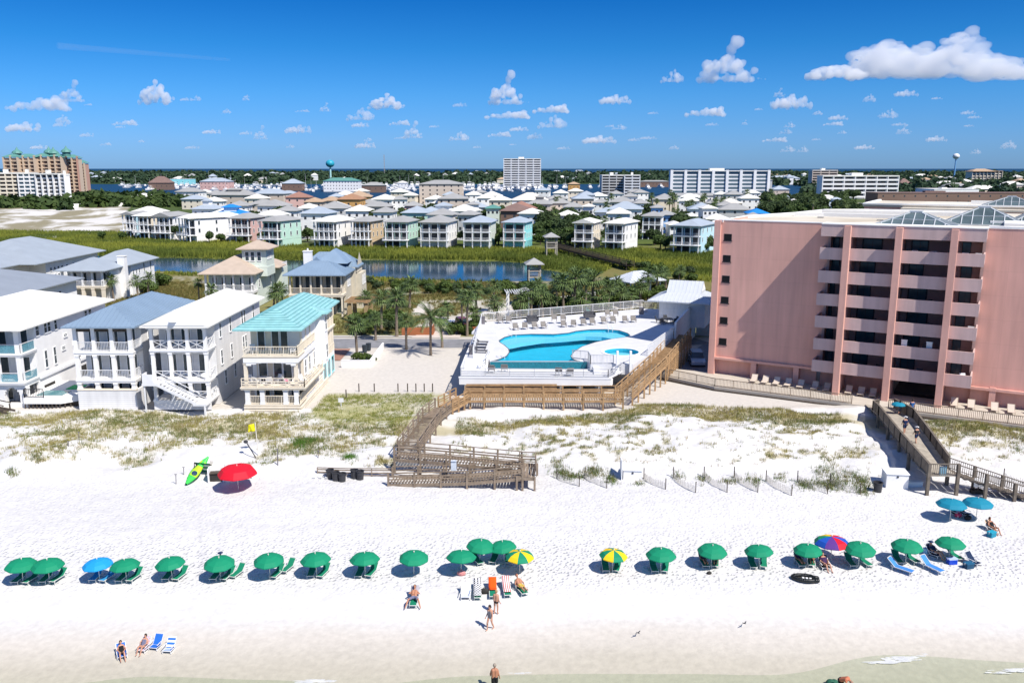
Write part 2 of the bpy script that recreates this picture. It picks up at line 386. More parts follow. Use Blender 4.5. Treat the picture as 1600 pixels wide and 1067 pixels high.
n_.links.new(bp1.outputs[0], bp2.inputs['Normal']); n_.links.new(bp2.outputs[0], n_.nodes['Principled BSDF'].inputs['Normal'])
g = bulk('ground', np.stack([Xg, Yg, Hg], -1).reshape(-1, 3), Fg, gm, Cg.reshape(-1, 3), smooth=True)
tag(g, 'white quartz sand beach, dunes and low land behind it', 'ground', kind='structure')

def water_mat(name, col, rough, bscale, bstr, bdist=.1, see=0., tint=(.8, .93, .85), stretch=(1, 1, 1)):
    m = bpy.data.materials.new(name); m.use_nodes = True; n = m.node_tree; b = n.nodes['Principled BSDF']
    b.inputs['Base Color'].default_value = (*col, 1); b.inputs['Roughness'].default_value = rough; b.inputs['IOR'].default_value = 1.33; b.inputs['Specular IOR Level'].default_value = .28 if name in ('lake_mat', 'bay_mat') else .5
    tc = n.nodes.new('ShaderNodeTexCoord'); mp = n.nodes.new('ShaderNodeMapping'); mp.inputs['Scale'].default_value = stretch
    n.links.new(tc.outputs['Object'], mp.inputs[0])
    nb = n.nodes.new('ShaderNodeTexNoise'); nb.inputs['Scale'].default_value = bscale; nb.inputs['Detail'].default_value = 4
    n.links.new(mp.outputs[0], nb.inputs['Vector'])
    bp = n.nodes.new('ShaderNodeBump'); bp.inputs['Strength'].default_value = bstr; bp.inputs['Distance'].default_value = bdist
    n.links.new(nb.outputs['Fac'], bp.inputs['Height']); n.links.new(bp.outputs[0], b.inputs['Normal'])
    if see:
        tr = n.nodes.new('ShaderNodeBsdfTransparent'); tr.inputs['Color'].default_value = (*tint, 1)
        ms = n.nodes.new('ShaderNodeMixShader'); ms.inputs[0].default_value = see
        n.links.new(b.outputs[0], ms.inputs[1]); n.links.new(tr.outputs[0], ms.inputs[2])
        n.links.new(ms.outputs[0], n.nodes['Material Output'].inputs['Surface'])
    MATS[name] = m
    return m
def sheet(name, pts, z, m, kind='structure', label=None, cat=None, parent=None):
    b = MB(); b.add([(p[0], p[1], z) for p in pts], [tuple(range(len(pts)))]); o = b.build(name, m, parent)
    if parent is None: tag(o, label, cat, kind=kind)
    return o
b = MB(); b.add([(-90, -60, .0), (90, -60, .0), (90, 49.5, .0), (-90, 49.5, .0)], [(0, 1, 2, 3)])
sea = b.build('sea_water', water_mat('gulf_mat', (.24, .32, .25), .10, 1.6, .9, .16, .90, (.96, .985, .94)))
tag(sea, 'clear shallow green gulf water lapping the sand', 'sea', kind='structure')
sheet('bay_water', [(-7e4, 800), (7e4, 800), (1.6e5, 9e4), (-1.6e5, 9e4)], 0, water_mat('bay_mat', (.008, .04, .085), .5, .05, .5, .6), label='blue harbour and bay water reaching the horizon', cat='water')
sheet('lake_water', LAKE, 1.35, water_mat('lake_mat', (.008, .035, .065), .09, .5, .10, .05, stretch=(.4, 1, 1)), label='still dark blue lake between the houses', cat='lake')
# broken foam where the swell dies out
b = MB()
for cx, cy, L in ((500, 1063, 1.6), (806, 1044, 1.5), (830, 1047, 1.2), (1392, 1033, 1.8), (1408, 1028, 1.4), (1585, 1047, 2.2), (1450, 1018, .8)):
    q = at(cx, cy, .03)
    for k in range(60):
        a = rnd.gauss(0, L*.4); d_ = rnd.gauss(0, .10)+abs(a)*.05; r = rnd.uniform(.015, .05)
        n0 = len(b.v); b.lathe([(r*1.8, .0), (r, .008), (0.001, .012)], 7, (0, 0, 0)); b.v[n0:] = [(q.x+a+vx*rnd.uniform(2.5, 6), q.y+d_+a*.12+vy*rnd.uniform(.7, 1.2), .014+vz) for vx, vy, vz in b.v[n0:]]
fm_ = mat('foam', (.80, .81, .80), .6); fm_.node_tree.nodes['Principled BSDF'].inputs['Alpha'].default_value = .5; fo = b.build('sea_foam', fm_); tag(fo, 'small broken white foam at the water edge', 'foam', kind='stuff')
# street and drives
asph = mat('asphalt', (.22, .22, .23), .9, .18, .9, .2, 30); kerb = mat('concrete', (.50, .47, .43), .85, .12, 1.2, .1, 20); brickp = mat('brick_paving', (.33, .17, .12), .85, .25, 3)
def ribbon(name, pts, w, z, m, label):
    b = MB(); L = []; Rr = []
    for i, p in enumerate(pts):
        p = Vector((*p, 0)); a = Vector((*pts[max(0, i-1)], 0)); c = Vector((*pts[min(len(pts)-1, i+1)], 0)); d = (c-a).normalized(); nn = Vector((-d.y, d.x, 0))*w/2
        L.append(p+nn); Rr.append(p-nn)
    k = len(pts); b.add([(q.x, q.y, z) for q in L+Rr], [(i, k+i, k+i+1, i+1) for i in range(k-1)])
    return tag(b.build(name, m), label, name, kind='structure')
ribbon('street', [(-140, 136), (-60, 131.5), (-23, 131.6), (-6, 131.2), (20, 131), (30, 135)], 7.2, 3.06, asph, 'grey asphalt street passing behind the pool deck')
ribbon('pavement', [(-60, 137), (-23, 137.3), (-14, 137.2)], 1.3, 3.09, kerb, 'pale concrete pavement along the street')
b = MB(); b.box(-25, 127.6, 3.0, -6.6, 127.85, 3.12); b.box(-25, 135.3, 3.0, -6.6, 135.5, 3.12); tag(b.build('kerb', kerb), 'concrete kerbs of the street', 'kerb', kind='structure')
sheet('driveway', [(-16.5, 135.8), (-8.5, 135.8), (-8.2, 145), (-13.5, 146)], 3.10, mat('drive_paving', (.55, .48, .42), .85, .1, 1), label='pale paved driveway off the street', cat='driveway')
sheet('car_park', [(26, 108.5), (36, 131), (30, 131), (19.5, 110)], 3.06, asph, label='shaded asphalt strip beside the pink building', cat='car park')
sheet('yard_paving', [(-31, 119.3), (-24.6, 119.3), (-24.6, 127.3), (-31, 127.3)], 3.10, brickp, label='brick paved yard behind the turquoise roofed house', cat='paving')
# ------------------------------------------------------------------ shared materials
white = mat('white_stucco', (.80, .79, .775), .85, .05, .6, .15, 25); white_trim = mat('white_trim', (.84, .84, .84), .6, .03)
cream = mat('cream_stucco', (.74, .66, .53), .85, .07, .8, .15, 25); paleg = mat('pale_green_siding', (.58, .64, .57), .8, .06)
wsid = joints(mat('white_siding', (.79, .78, .77), .8, .04, .6), 60, .24, .035, .80, True)
glass = glassy('window_glass', (.03, .05, .06)); glass_t = glassy('tinted_window', (.05, .12, .15)); dark = mat('dark_interior', (.035, .033, .03), .9, .3)
shade = mat('porch_wall', (.62, .62, .62), .85, .05); glassrail = mat('glass_rail', (.16, .40, .48), .15, .1, spec=.6); glassrail.node_tree.nodes['Principled BSDF'].inputs['Alpha'].default_value = .5
roof_grey = mat('grey_metal_roof', (.30, .36, .43), .42, .07, .4, spec=.5); roof_white = mat('white_roof', (.76, .74, .68), .5, .06, .25)
roof_blue = mat('slate_blue_metal_roof', (.21, .29, .38), .42, .06, .4, spec=.5); roof_turq = mat('turquoise_tile_roof', (.26, .50, .50), .5, .12, 1.2, spec=.4)
roof_turq2 = mat('turquoise_tile_edge', (.17, .39, .40), .6, .1, 1.2); roof_tan = mat('tan_tile_roof', (.46, .37, .29), .7, .08, .8)
wood = mat('weathered_wood', (.24, .185, .135), .85, .28, 2.2, .25, 14); woodn = mat('honey_wood', (.37, .235, .12), .8, .28, 1.8, .25, 14); woodd = mat('dark_wood', (.075, .06, .048), .9, .3, 3)
metal_d = mat('dark_metal', (.04, .04, .045), .5, .1); metal_w = mat('white_metal', (.75, .75, .75), .4, .05); soil = mat('concrete_grey', (.42, .40, .37), .9, .1)

def win(P, face, u, z, w, h, pos, frame=white_trim, gl=glass, mull=1, name='window'):
    """window on a wall: face F(ront, y=pos), R(ight, x=pos), L(eft)"""
    b = MB(); p = MB(); t = .09
    def bx(bb, a0, z0, a1, z1, d0, d1):
        if face == 'F': bb.box(a0, pos-d1, z0, a1, pos-d0, z1)
        elif face == 'R': bb.box(pos+d0, a0, z0, pos+d1, a1, z1)
        else: bb.box(pos-d1, a0, z0, pos-d0, a1, z1)
    bx(b, u-w/2-t, z-t, u-w/2, z+h+t, -.05, .07); bx(b, u+w/2, z-t, u+w/2+t, z+h+t, -.05, .07)
    bx(b, u-w/2, z+h, u+w/2, z+h+t, -.05, .07); bx(b, u-w/2-.05, z-t-.04, u+w/2+.05, z, -.05, .12)
    if mull: bx(b, u-w/2, z+h/2-.03, u+w/2, z+h/2+.03, -.04, .05)
    o = b.build(name, frame, P); bx(p, u-w/2, z, u+w/2, z+h, -.04, .02); p.build('pane', gl, o)
    return o
def rail(P, pts, m, h=1.0, style='x', post=1.8, name='railing'):
    b = MB()
    for p, q in zip(pts[:-1], pts[1:]):
        p = Vector(p); q = Vector(q); L = (q-p).length; n = max(1, round(L/post)); U = Vector((0, 0, 1))
        b.beam(p+U*h, q+U*h, .09, .07)
        if style != 'glass': b.beam(p+U*.12, q+U*.12, .06, .06)
        for i in range(n+1):
            a = p+(q-p)*i/n; b.beam(a, a+U*h, .08)
        for i in range(n):
            a = p+(q-p)*i/n; c = p+(q-p)*(i+1)/n
            if style == 'x':
                b.beam(a+U*.12, c+U*h, .05); b.beam(a+U*h, c+U*.12, .05); b.beam((a+c)/2+U*.12, (a+c)/2+U*h, .045)
            elif style == 'bal':
                k = max(2, int((c-a).length/.17))
                for j in range(1, k): d = a+(c-a)*j/k; b.beam(d+U*.1, d+U*h, .035)
            elif style == 'rails':
                for zz in (.36, .62): b.beam(a+U*zz, c+U*zz, .045, .12)
    o = b.build(name, m, P)
    if style == 'glass':
        g = MB()
        for p, q in zip(pts[:-1], pts[1:]):
            p = Vector(p); q = Vector(q); U = Vector((0, 0, 1)); g.beam(p+U*.5, q+U*.5, .03, .86)
        g.build('glass_panel', glassrail, o)
    return o
def posts(P, xs, y, z0, z1, m, w=.32, name='post', cap=True):
    for x in xs:
        b = MB(); b.box(x-w/2, y-w/2, z0, x+w/2, y+w/2, z1)
        if cap: b.box(x-w/2-.05, y-w/2-.05, z1-.22, x+w/2+.05, y+w/2+.05, z1-.003); b.box(x-w/2-.04, y-w/2-.04, z0, x+w/2+.04, y+w/2+.04, z0+.2)
        b.build(name, m, P)
def slab(P, x0, y0, x1, y1, z, m, th=.3, name='porch_floor'):
    b = MB(); b.box(x0, y0, z-th, x1, y1, z); b.box(x0-.06, y0-.06, z-th*.5, x1+.06, y1, z-.003); return b.build(name, m, P)
def door(P, face, u, z, pos, w=1.0, h=2.2, fr=white_trim): return win(P, face, u, z, w, h, pos, fr, glass, 0, 'door')

# --- A: big white roofed house at the left edge
A = empty('beach_house', (-68, 94, 3.2), 0, 'big white beach house with broad white roof and glass railed balconies at the left edge', 'house')
b = MB(); b.box(0, 3.2, 0, 12.5, 21, 9.1); b.box(0, .3, 2.35, 12.5, 3.2, 2.95); b.box(0, .3, 0, 12.5, .7, .5)
b.build('wall', white, A)
b = MB(); b.hip(-1.2, -.9, 13.4, 22, 9.25, 2.35); b.build('roof', roof_white, A)
for z in (3.0, 6.3): slab(A, 0, 0, 12.6, 3.3, z, white, .32); 
posts(A, (1, 4.2, 7.3, 9.6, 12.2), .35, 3.0, 9.07, white, .55, 'column')
for z in (3.0, 6.3): rail(A, [(0, .15, z), (12.45, .15, z), (12.45, 3.1, z)], metal_w, 1.05, 'glass', 2.6)
for x in (1, 4.2, 7.3, 9.6, 12.15): b = MB(); b.box(x-.4, .35, 0, x+.4, 1.1, 2.4); b.build('pier', white, A)
for xa, xb in ((4.6, 6.9), (7.7, 9.2), (10, 11.75)):
    b = MB()
    for k in range(8):
        a0 = math.pi*k/8; a1 = math.pi*(k+1)/8; c = (xa+xb)/2; r = (xb-xa)/2
        x0_, x1_ = c-r*math.cos(a0), c-r*math.cos(a1); zz = 1.5+.85*min(math.sin(a0), math.sin(a1)); b.box(x0_, .37, zz, x1_, 1.08, 2.36)
    b.build('arch', white, A)
for u in (5.5, 8.4, 10.9):
    for z in (.2, 3.05, 6.35): door(A, 'F', u, z, 3.2, 1.6 if z > 1 else 1.8, 2.2)
for u, z, w, h in ((3.9, 7.7, .7, 1.3), (5.7, 7.7, .6, 1.3), (6.5, 7.7, .6, 1.3), (8, 7.7, .55, 1.3), (15.5, 7.8, .7, .9), (16.6, 7.8, .7, .9), (5.2, 3.6, .55, 2), (7.2, 3.6, .55, 2), (9.3, 4.9, .8, .35), (12, 5, .8, .35), (10, 6.4, .8, .3)):
    win(A, 'R', u, z, w, h, 12.5)
for a_, c_, z_ in ((4.2, 6.6, 1.6), (12, 14.4, 1.9)): b = MB(); b.box(12.5, a_, .1, 12.52, c_, z_); b.build('garage_opening', dark, A)
b = MB(); b.box(12.5, 3.3, 2.6, 12.72, 20.8, 2.95); b.build('ledge', white_trim, A)
# wooden stair and plunge pool terrace in front of it
b = MB()
for k in range(11): b.box(3.5+.8*k*.9, -2.6, 1.75-.17*k, 3.5+.8*(k+1)*.9, -1.3, 1.83-.17*k)
for yy in (-2.65, -1.3): b.beam((3.5, yy, 1.9), (12, yy, .05), .08, .3); b.beam((3.5, yy, 2.9), (11.6, yy, 1.0), .08, .1)
for k in range(6):
    for yy in (-2.65, -1.3): b.beam((3.7+1.55*k, yy, -.8), (3.7+1.55*k, yy, 2.7-.36*k), .12)
o = b.build('beach_stair', woodd, None, loc=(-68, 94, 3.2)); tag(o, 'dark wooden stair going down in front of the big white roofed house', 'stairs')
T = empty('pool_terrace', (-55.3, 95, 3.2), 0, 'white raised terrace with small plunge pool between the two leftmost white houses', 'terrace')
b = MB(); b.prism([(-.3, -1.2), (3.9, -1.2), (5.9, .6), (5.9, 7), (-.1, 7)], .55, 1.25); b.build('terrace_slab', white, T)
b = MB(); b.box(.6, -.1, 1.26, 3.6, 2.0, 1.30); b.build('pool_surface', mat('small_pool', (.05, .2, .22), .1, .1), T)
b = MB(); b.box(2.6, 2.6, 1.254, 4.2, 4.6, 1.33); b.build('turf_mat', mat('green_mat', (.03, .42, .13), .8), T)
rail(T, [(-.2, 1.5, 1.25), (-.2, -1.1, 1.25), (2.0, -1.1, 1.25)], metal_d, 1.0, 'bal', 1.6)
b = MB()
for k in range(14): x = -.2+.44*k; b.beam((x, -1.1+max(0, x-3.9)*.9, -.9), (x, -1.1+max(0, x-3.9)*.9, .56), .1)
b.box(.3, 0, -.9, 5.6, 6.8, .55); b.build('lattice_base', woodd, T)

# --- B: white house, slate blue metal roof
B = empty('beach_house', (-49, 93.2, 3.2), 0, 'three storey white beach house with slate blue standing seam hip roof', 'house')
b = MB(); b.box(0, 2.6, 0, 6.6, 17.5, 9.6); b.box(0, 0, -.8, 6.6, .25, 2.3); b.box(6.35, .25, -.8, 6.6, 2.6, 2.3); b.box(0, .25, -.8, .25, 2.6, 2.3); b.build('wall', wsid, B)
b = MB(); b.hip(-.75, -.8, 7.35, 18.2, 9.7, 1.85, seam=.55); b.build('roof', roof_blue, B)
for z in (3.55, 6.75): slab(B, 0, 0, 6.6, 2.7, z, white, .4)
b = MB(); b.box(-.05, -.05, 2.3, 6.65, .4, 2.42); b.build('sill', cream, B)
for zz0, zz1 in ((2.42, 3.16), (3.55, 6.36), (6.75, 9.57)): posts(B, (.25, 2.28, 4.32, 6.35), .25, zz0, zz1, white, .42)
for z in (3.55, 6.75): rail(B, [(.2, .15, z), (6.4, .15, z), (6.4, 2.6, z)], metal_w, 1.05, 'bal', 2.0)
for z in (0.4, 3.6, 6.8):
    for u in (1.2, 3.3, 5.3): door(B, 'F', u, z, 2.6, 1.15, 2.3)
b = MB(); b.box(0.2, .1, 9.0, 6.4, .35, 9.57); b.build('beam', woodd, B)
for z in (1.3, 4.4, 7.5):
    for u in (4.6, 5.5, 12.5, 13.3): win(B, 'R', u, z, .6, 1.5, 6.6)
win(B, 'R', 9.2, 1.0, .8, 1.0, 6.6)

# --- C: white gabled house with outside stair
Cc = empty('beach_house', (-40.4, 93, 3.2), 0, 'narrow white gabled beach house with white roof and diagonal outside stair', 'house')
b = MB(); b.box(0, 2.8, 0, 6.4, 20.5, 9.7); b.box(0, 0, .1, 6.4, .3, .9); b.box(0, .3, .1, .3, 2.8, .9); b.build('wall', wsid, Cc)
b = MB(); b.hip(-.6, -.8, 7.0, 21.2, 9.8, 1.75, gf=True); b.build('roof', roof_white, Cc)
b = MB(); b.add([(-.2, -.84, 9.9), (6.6, -.84, 9.9), (3.2, -.84, 11.35), (-.2, -.80, 9.9), (6.6, -.80, 9.9), (3.2, -.80, 11.35)], [(0, 1, 2), (5, 4, 3), (0, 3, 4, 1), (1, 4, 5, 2), (2, 5, 3, 0)]); b.box(-.1, -.4, 9.45, 6.5, 0, 9.66); b.lathe([(.42, 0), (.42, .05), (.001, .06)], 12, (3.2, -.9, 10.35)); b.build('pediment', white_trim, Cc)
for z in (1.2, 3.5, 7.0): slab(Cc, 0, 0, 6.4, 2.9, z, white, .3)
for a, z in ((1.2, 3.18), (3.5, 6.68), (7.0, 9.43)): posts(Cc, (.22, 2.2, 4.2, 6.18), .25, a, z, white, .36)
for z in (3.5, 7.0): rail(Cc, [(.2, .12, z), (6.25, .12, z), (6.25, 2.8, z)], metal_w, 1.05, 'x', 1.95)
rail(Cc, [(3.9, .12, 1.2), (6.25, .12, 1.2), (6.25, 2.8, 1.2)], metal_w, 1.0, 'x', 1.6)
for z in (1.3, 3.6, 7.1):
    for u in (1.3, 3.1, 4.9): door(Cc, 'F', u, z, 2.8, .95, 2.3)
for z in (1.8, 4.4, 7.6):
    for u in ((4.6, 8.2, 12.8, 13.8, 17.5) if z > 2 else (5.5, 9)): win(Cc, 'R', u, z, .6, 1.6, 6.4)
b = MB(); b.box(-.6, -1.4, 3.2, .9, .0, 3.5)
for k in range(11): b.box(.9+.38*k, -1.3, 3.3-.2*k, 1.28+.38*k, -.1, 3.36-.2*k)
for yy in (-1.35, -.08): b.beam((.7, yy, 3.5), (5.3, yy, 1.1), .08, .3); b.beam((.7, yy, 4.45), (5.3, yy, 2.0), .07, .07); b.beam((.7, yy, 4.0), (5.3, yy, 1.55), .04)
for k in range(7): b.beam((.9+.7*k, -1.35, 3.35-.37*k), (.9+.7*k, -1.35, 4.4-.37*k), .05)
b.box(-.6, -1.4, 3.5, -.52, 0, 4.5); b.box(-.6, -1.4, 3.5, .7, -1.33, 4.5); b.box(4.9, -1.4, .9, 6.4, 0, 1.15)
b.beam((-.4, -1.2, -.3), (-.4, -1.2, 3.2), .14); b.beam((6.2, -1.3, -.4), (6.2, -1.3, .9), .18)
b.build('outside_stair', metal_w, Cc)

# --- D: cream house, turquoise tile roof
D = empty('beach_house', (-29.9, 92.2, 3.2), 0, 'cream and white beach house with turquoise tile roof and furnished balcony', 'house')
b = MB(); b.box(.2, 3.2, 0, 6.0, 20, 3.0); b.box(.2, 3.0, 3.0, 6.0, 14.5, 9.5); b.box(.2, 14.5, 3.0, 4.2, 20, 9.5); b.build('wall', white, D)
b = MB(); b.box(.2, 2.9, 6.6, 4.4, 3.0, 9.45); b.box(.8, 2.6, 3.0, 4.6, 2.9, 6.1); b.build('front_wall', cream, D)
b = MB(); x0, y0, x1, y1, z, h = -.7, -.6, 6.9, 20.4, 9.55, 1.7; b.hip(x0, y0, x1, y1, z, h)
for k in range(1, 9):
    t = k/9; zz = z+h*t+.02; w2 = (x1-x0)/2*(1-t); c = (x0+x1)/2; f0 = y0+(x1-x0)/2*t; f1 = y1-(x1-x0)/2*t
    b.beam((c-w2, f0, zz), (c+w2, f0, zz), .08, .09, 1); b.beam((c+w2, f0, zz), (c+w2, f1, zz), .08, .09, 1); b.beam((c-w2, f0, zz), (c-w2, f1, zz), .08, .09, 1)
b.build('roof', [roof_turq, roof_turq2], D)
b = MB(); b.prism([(5.9, 9.0), (7.6, 9.8), (7.6, 12.2), (5.9, 13)], 9.52, 9.7)
b.add([(5.2, 9.0, 9.7), (7.6, 9.8, 9.7), (7.6, 12.2, 9.7), (5.2, 13, 9.7), (4.6, 11, 10.5)], [(0, 1, 4), (1, 2, 4), (2, 3, 4)]); b.build('bay_roof', roof_turq, D)
b = MB(); b.prism([(5.9, 9.6), (7.0, 10.2), (7.0, 11.8), (5.9, 12.4)], 3.3, 9.5); b.build('bay', white, D)
for z in (3.9, 7.4): win(D, 'R', 11, z, .9, 1.7, 7.0); win(D, 'R', 13.4, z, .6, 1.4, 6.0)
slab(D, -.3, -.2, 6.9, 9.5, 2.95, cream, .3); slab(D, .1, 0, 6.2, 3.1, 6.5, cream, .3); slab(D, 0, 0, 6.1, 3.3, .95, cream, .3)
b = MB(); b.box(.1, 0, 5.7, 6.2, .3, 6.19); b.box(5.9, .3, 5.7, 6.2, 9.0, 6.19)
for k in range(10):
    t = k/10; b.box(.4+5.5*t, .04, 5.7-.45*abs(2*t+.1-1)**2.5, .4+5.5*(t+.1), .26, 5.71)
b.build('arch_band', white, D)
for k in range(3): b = MB(); b.box(-.1, -.12-.0*k, -.1+.3*k, 6.3, .05, .1+.3*k); b.box(6.2, .05, -.1+.3*k, 6.4, 14, .1+.3*k); b.build('skirt_board', cream, D)
posts(D, (.35, 2.0, 4.6, 5.8), .25, .95, 2.64, white, .5); posts(D, (.25, 5.85), .3, 2.95, 5.69, cream, .36, 'column')
for yy in (2.9, 5.5, 8): posts(D, (5.9,), yy, 2.95, 5.69, cream, .3, 'column')
for yy in (2.5, 4.6, 6.7): posts(D, (6.0,), yy, 6.5, 9.36, cream, .22, 'column')
for yy in (14.7, 16.5, 18.3, 19.8): posts(D, (5.8,), yy, 6.5, 9.36, cream, .35, 'column'); posts(D, (5.8,), yy, 3.0, 6.19, cream, .35, 'column')
slab(D, 4.2, 14.5, 6.2, 20, 6.5, cream, .3); rail(D, [(6.0, 14.7, 6.5), (6.0, 19.9, 6.5)], cream, 1.0, 'bal', 1.8); rail(D, [(6.0, 14.7, 3.0), (6.0, 19.9, 3.0)], cream, 1.0, 'bal', 1.8)
gr = mat('clear_rail', (.45, .47, .45), .2, .1)
rail(D, [(-.2, -.1, 2.95), (6.8, -.1, 2.95), (6.8, 9.3, 2.95)], cream, 1.0, 'rails', 1.8); rail(D, [(.2, .1, 6.5), (6.1, .1, 6.5), (6.1, 8.6, 6.5)], cream, 1.0, 'bal', 1.5)
rail(D, [(.1, .06, .95), (6.1, .06, .95), (6.1, 8, .95)], cream, .95, 'bal', 1.9)
for u in (1.4, 3.0, 4.0): door(D, 'F', u, 6.55, 2.9, .75, 2.2, white_trim)
for u in (1.5, 3.2, 4.3): door(D, 'F', u, 3.0, 2.6, .9, 2.3)
for u in (1.2, 3.2, 5.2): door(D, 'F', u, 1.0, 3.2, 1.5, 1.9)
for u in (1.9, 3.9, 6.2): win(D, 'R', u+2, 3.6, .8, 1.6, 6.0)
b = MB()
for u in (8.5, 10.6):
    for k in range(6): b.box(6.0, u, .5+.36*k, 6.06, u+1.6, .68+.36*k)
b.build('louvre_screen', cream, D)
for u in (13.8, 16.2, 18.6): win(D, 'R', u, .4, 1.4, 2.0, 6.0, mat('aqua_trim', (.35, .66, .66), .6), glass_t, 0, 'garage_door')
# balcony furniture on D
def chair_proto(name, m, label, cat='chair', sw=.6):
    P = empty(name, (0, 0, 0), 0, label, cat)
    b = MB(); b.box(-sw/2, -.3, .36, sw/2, .3, .42); b.build('seat', m, P)
    b = MB(); b.add([(-sw/2, .26, .40), (sw/2, .26, .40), (sw/2, .48, 1.0), (-sw/2, .48, 1.0), (-sw/2, .31, .38), (sw/2, .31, .38), (sw/2, .53, .98), (-sw/2, .53, .98)],
        [(0,1,2,3),(7,6,5,4),(0,4,5,1),(1,5,6,2),(2,6,7,3),(3,7,4,0)]); b.build('backrest', m, P)
    for sx in (-1, 1):
        b = MB(); b.beam((sx*(sw/2), -.3, .62), (sx*(sw/2), .38, .62), .07, .04); b.beam((sx*(sw/2), -.27, .36), (sx*(sw/2), -.27, .62), .05); b.build('armrest', m, P)
        for sy in (-1, 1): b = MB(); b.beam((sx*(sw/2-.04), sy*.25, 0), (sx*(sw/2-.04), sy*.25, .37), .05); b.build('leg', m, P)
    return P
pch = Proto(chair_proto('balcony_chair', metal_w, 'x'))
L = []
for i, (x, y, z, rz) in enumerate(((.6, 1.3, 3.0, .9), (1.3, .7, 3.0, 2.6), (2.6, .8, 3.0, 3.5), (3.4, 1.5, 3.0, -.5), (4.6, .9, 3.0, 2.2), (6.3, 1.4, 3.0, 1.0), (1.0, 1.2, 6.5, .6), (5.4, 1.0, 6.5, -1.2), (6.4, 4.4, 3.0, 1.4))):
    o = pch.put((-29.9+x, 92.2+y, 3.2+z), rz, group='balcony chairs of the turquoise roofed house')
    L.append(o)
label_row(L, 'white chair', 'on the balconies under the turquoise roof')
t = empty('balcony_table', (-28.1, 93.7, 6.2), 0, 'white round table among chairs on the cream balcony', 'table'); b = MB(); b.lathe([(0.001, .70), (.55, .70), (.55, .74), (.001, .74)], 16); b.build('tabletop', metal_w, t); b = MB(); b.cyl((0, 0, 0), (0, 0, .7), .05); b.lathe([(.3, 0), (.25, .04), (.001, .06)], 10); b.build('pedestal', metal_w, t)
pk = mat('magenta_towel', (.75, .06, .22), .9)
for x, y, z, lb in ((-27.3, 93.3, 6.85, 'magenta towel draped on the left balcony chair under the turquoise roof'), (-25.3, 93.0, 6.85, 'magenta towel draped on the right balcony chair under the turquoise roof')):
    b = MB()
    for i in range(6):
        for j in range(4): pass
    vs = [(-.25+.1*i, -.2+.12*j, .12*math.sin(i*1.3+j)*.4-.1*abs(j-2)) for j in range(5) for i in range(6)]
    b.add(vs, [(j*6+i, j*6+i+1, j*6+i+7, j*6+i+6) for j in range(4) for i in range(5)]); o = b.build('towel', pk, loc=(x, y, z), smooth=True)
    sm = o.modifiers.new('s', 'SOLIDIFY'); sm.thickness = .03; tag(o, lb, 'towel')

# --- E: tan roofed house with tower
E_ = empty('lake_house', (-60, 165, 3.1), 0, 'pale green house with tan tile roof and square lookout tower beside the lake', 'house')
b = MB(); b.box(0, 2.8, 0, 9.6, 20, 6.7); b.build('wall', paleg, E_); b = MB(); b.hip(-.8, -.9, 10.4, 21, 6.95, 3.0); b.build('roof', roof_tan, E_)
b = MB(); b.box(6.2, 5, 6.6, 11, 10.6, 11.2); b.prism([(6.2, 5.0), (9, 4.4), (11.2, 5)], 7.5, 7.9); b.build('tower_wall', paleg, E_); b = MB(); b.hip(5.3, 4.1, 11.9, 11.5, 11.3, 1.5); b.build('tower_roof', roof_tan, E_)
b = MB(); b.prism([(9.6, 4.6), (11.1, 5), (11.1, 10.6), (9.6, 10.6)], 5.8, 7.6); b.build('tower_corbel', paleg, E_)
for u in (7.2, 8.3, 9.6): win(E_, 'F', u, 8.9, .7, 1.7, 5)
for u in (6.0, 6.8, 7.6, 8.4): win(E_, 'R', u, 9.2, .45, 1.4, 11)
for u, z in ((12, 3.6), (14, .6), (17, 4), (17, .6), (4, 3.8)): win(E_, 'R', u, z, .7, 1.5, 9.6)
slab(E_, 0, 0, 9.6, 2.9, 3.5, white, .5); posts(E_, (.3, 2.1, 3.9, 5.7, 7.5, 9.3), .3, 3.5, 6.68, white, .35); posts(E_, (.3, 2.1, 3.9, 5.7, 7.5, 9.3), .3, 0, 3.0, white, .35)
rail(E_, [(.2, .1, 3.5), (9.5, .1, 3.5), (9.5, 2.8, 3.5)], metal_w, 1.1, 'bal', 1.85)
for u in (1.2, 3, 4.8, 6.6, 8.4): door(E_, 'F', u, 3.6, 2.8, .9, 2.2)
b = MB(); b.box(9.6, 15, 6.0, 11.2, 20, 6.25); b.box(9.7, 15.2, 0, 11.2, 19.8, 6.0); b.build('rear_wing', paleg, E_)
rail(E_, [(11.1, 15, 6.25), (11.1, 19.9, 6.25)], metal_w, 1.0, 'bal', 1.6)
b = MB(); b.hip(7, 10.6, 12, 16, 6.96, 1.2); b.build('rear_roof', roof_tan, E_)

# --- F: metal roofed house with chimney
F_ = empty('lake_house', (-40.9, 155, 3.1), 0, 'tan house with blue grey metal roofs, white chimney and screened porch', 'house')
wf = mat('tan_siding', (.55, .50, .40), .85, .06)
b = MB(); b.box(0, 3, 0, 9.9, 9, 7.8); b.box(.6, 9, 0, 10.6, 16.5, 8.2); b.box(10.6, 10, 0, 11.6, 15.5, 7.0); b.build('wall', wf, F_)
b = MB(); b.hip(-.8, -.9, 10.7, 9.2, 7.95, 2.1, seam=.55, run=4.4); b.build('front_roof', roof_blue, F_)
b = MB(); b.hip(-.2, 9.3, 11.2, 15.8, 8.3, 2.6, seam=.6); b.build('rear_roof', roof_blue, F_)
b = MB(); b.add([(10.9, 9.7, 8.3), (10.9, 15.4, 8.3), (10.9, 12.55, 10.9)], [(0, 1, 2)]); b.box(10.5, 9.8, 7.2, 10.9, 15.3, 8.3); b.build('gable_wall', wf, F_)
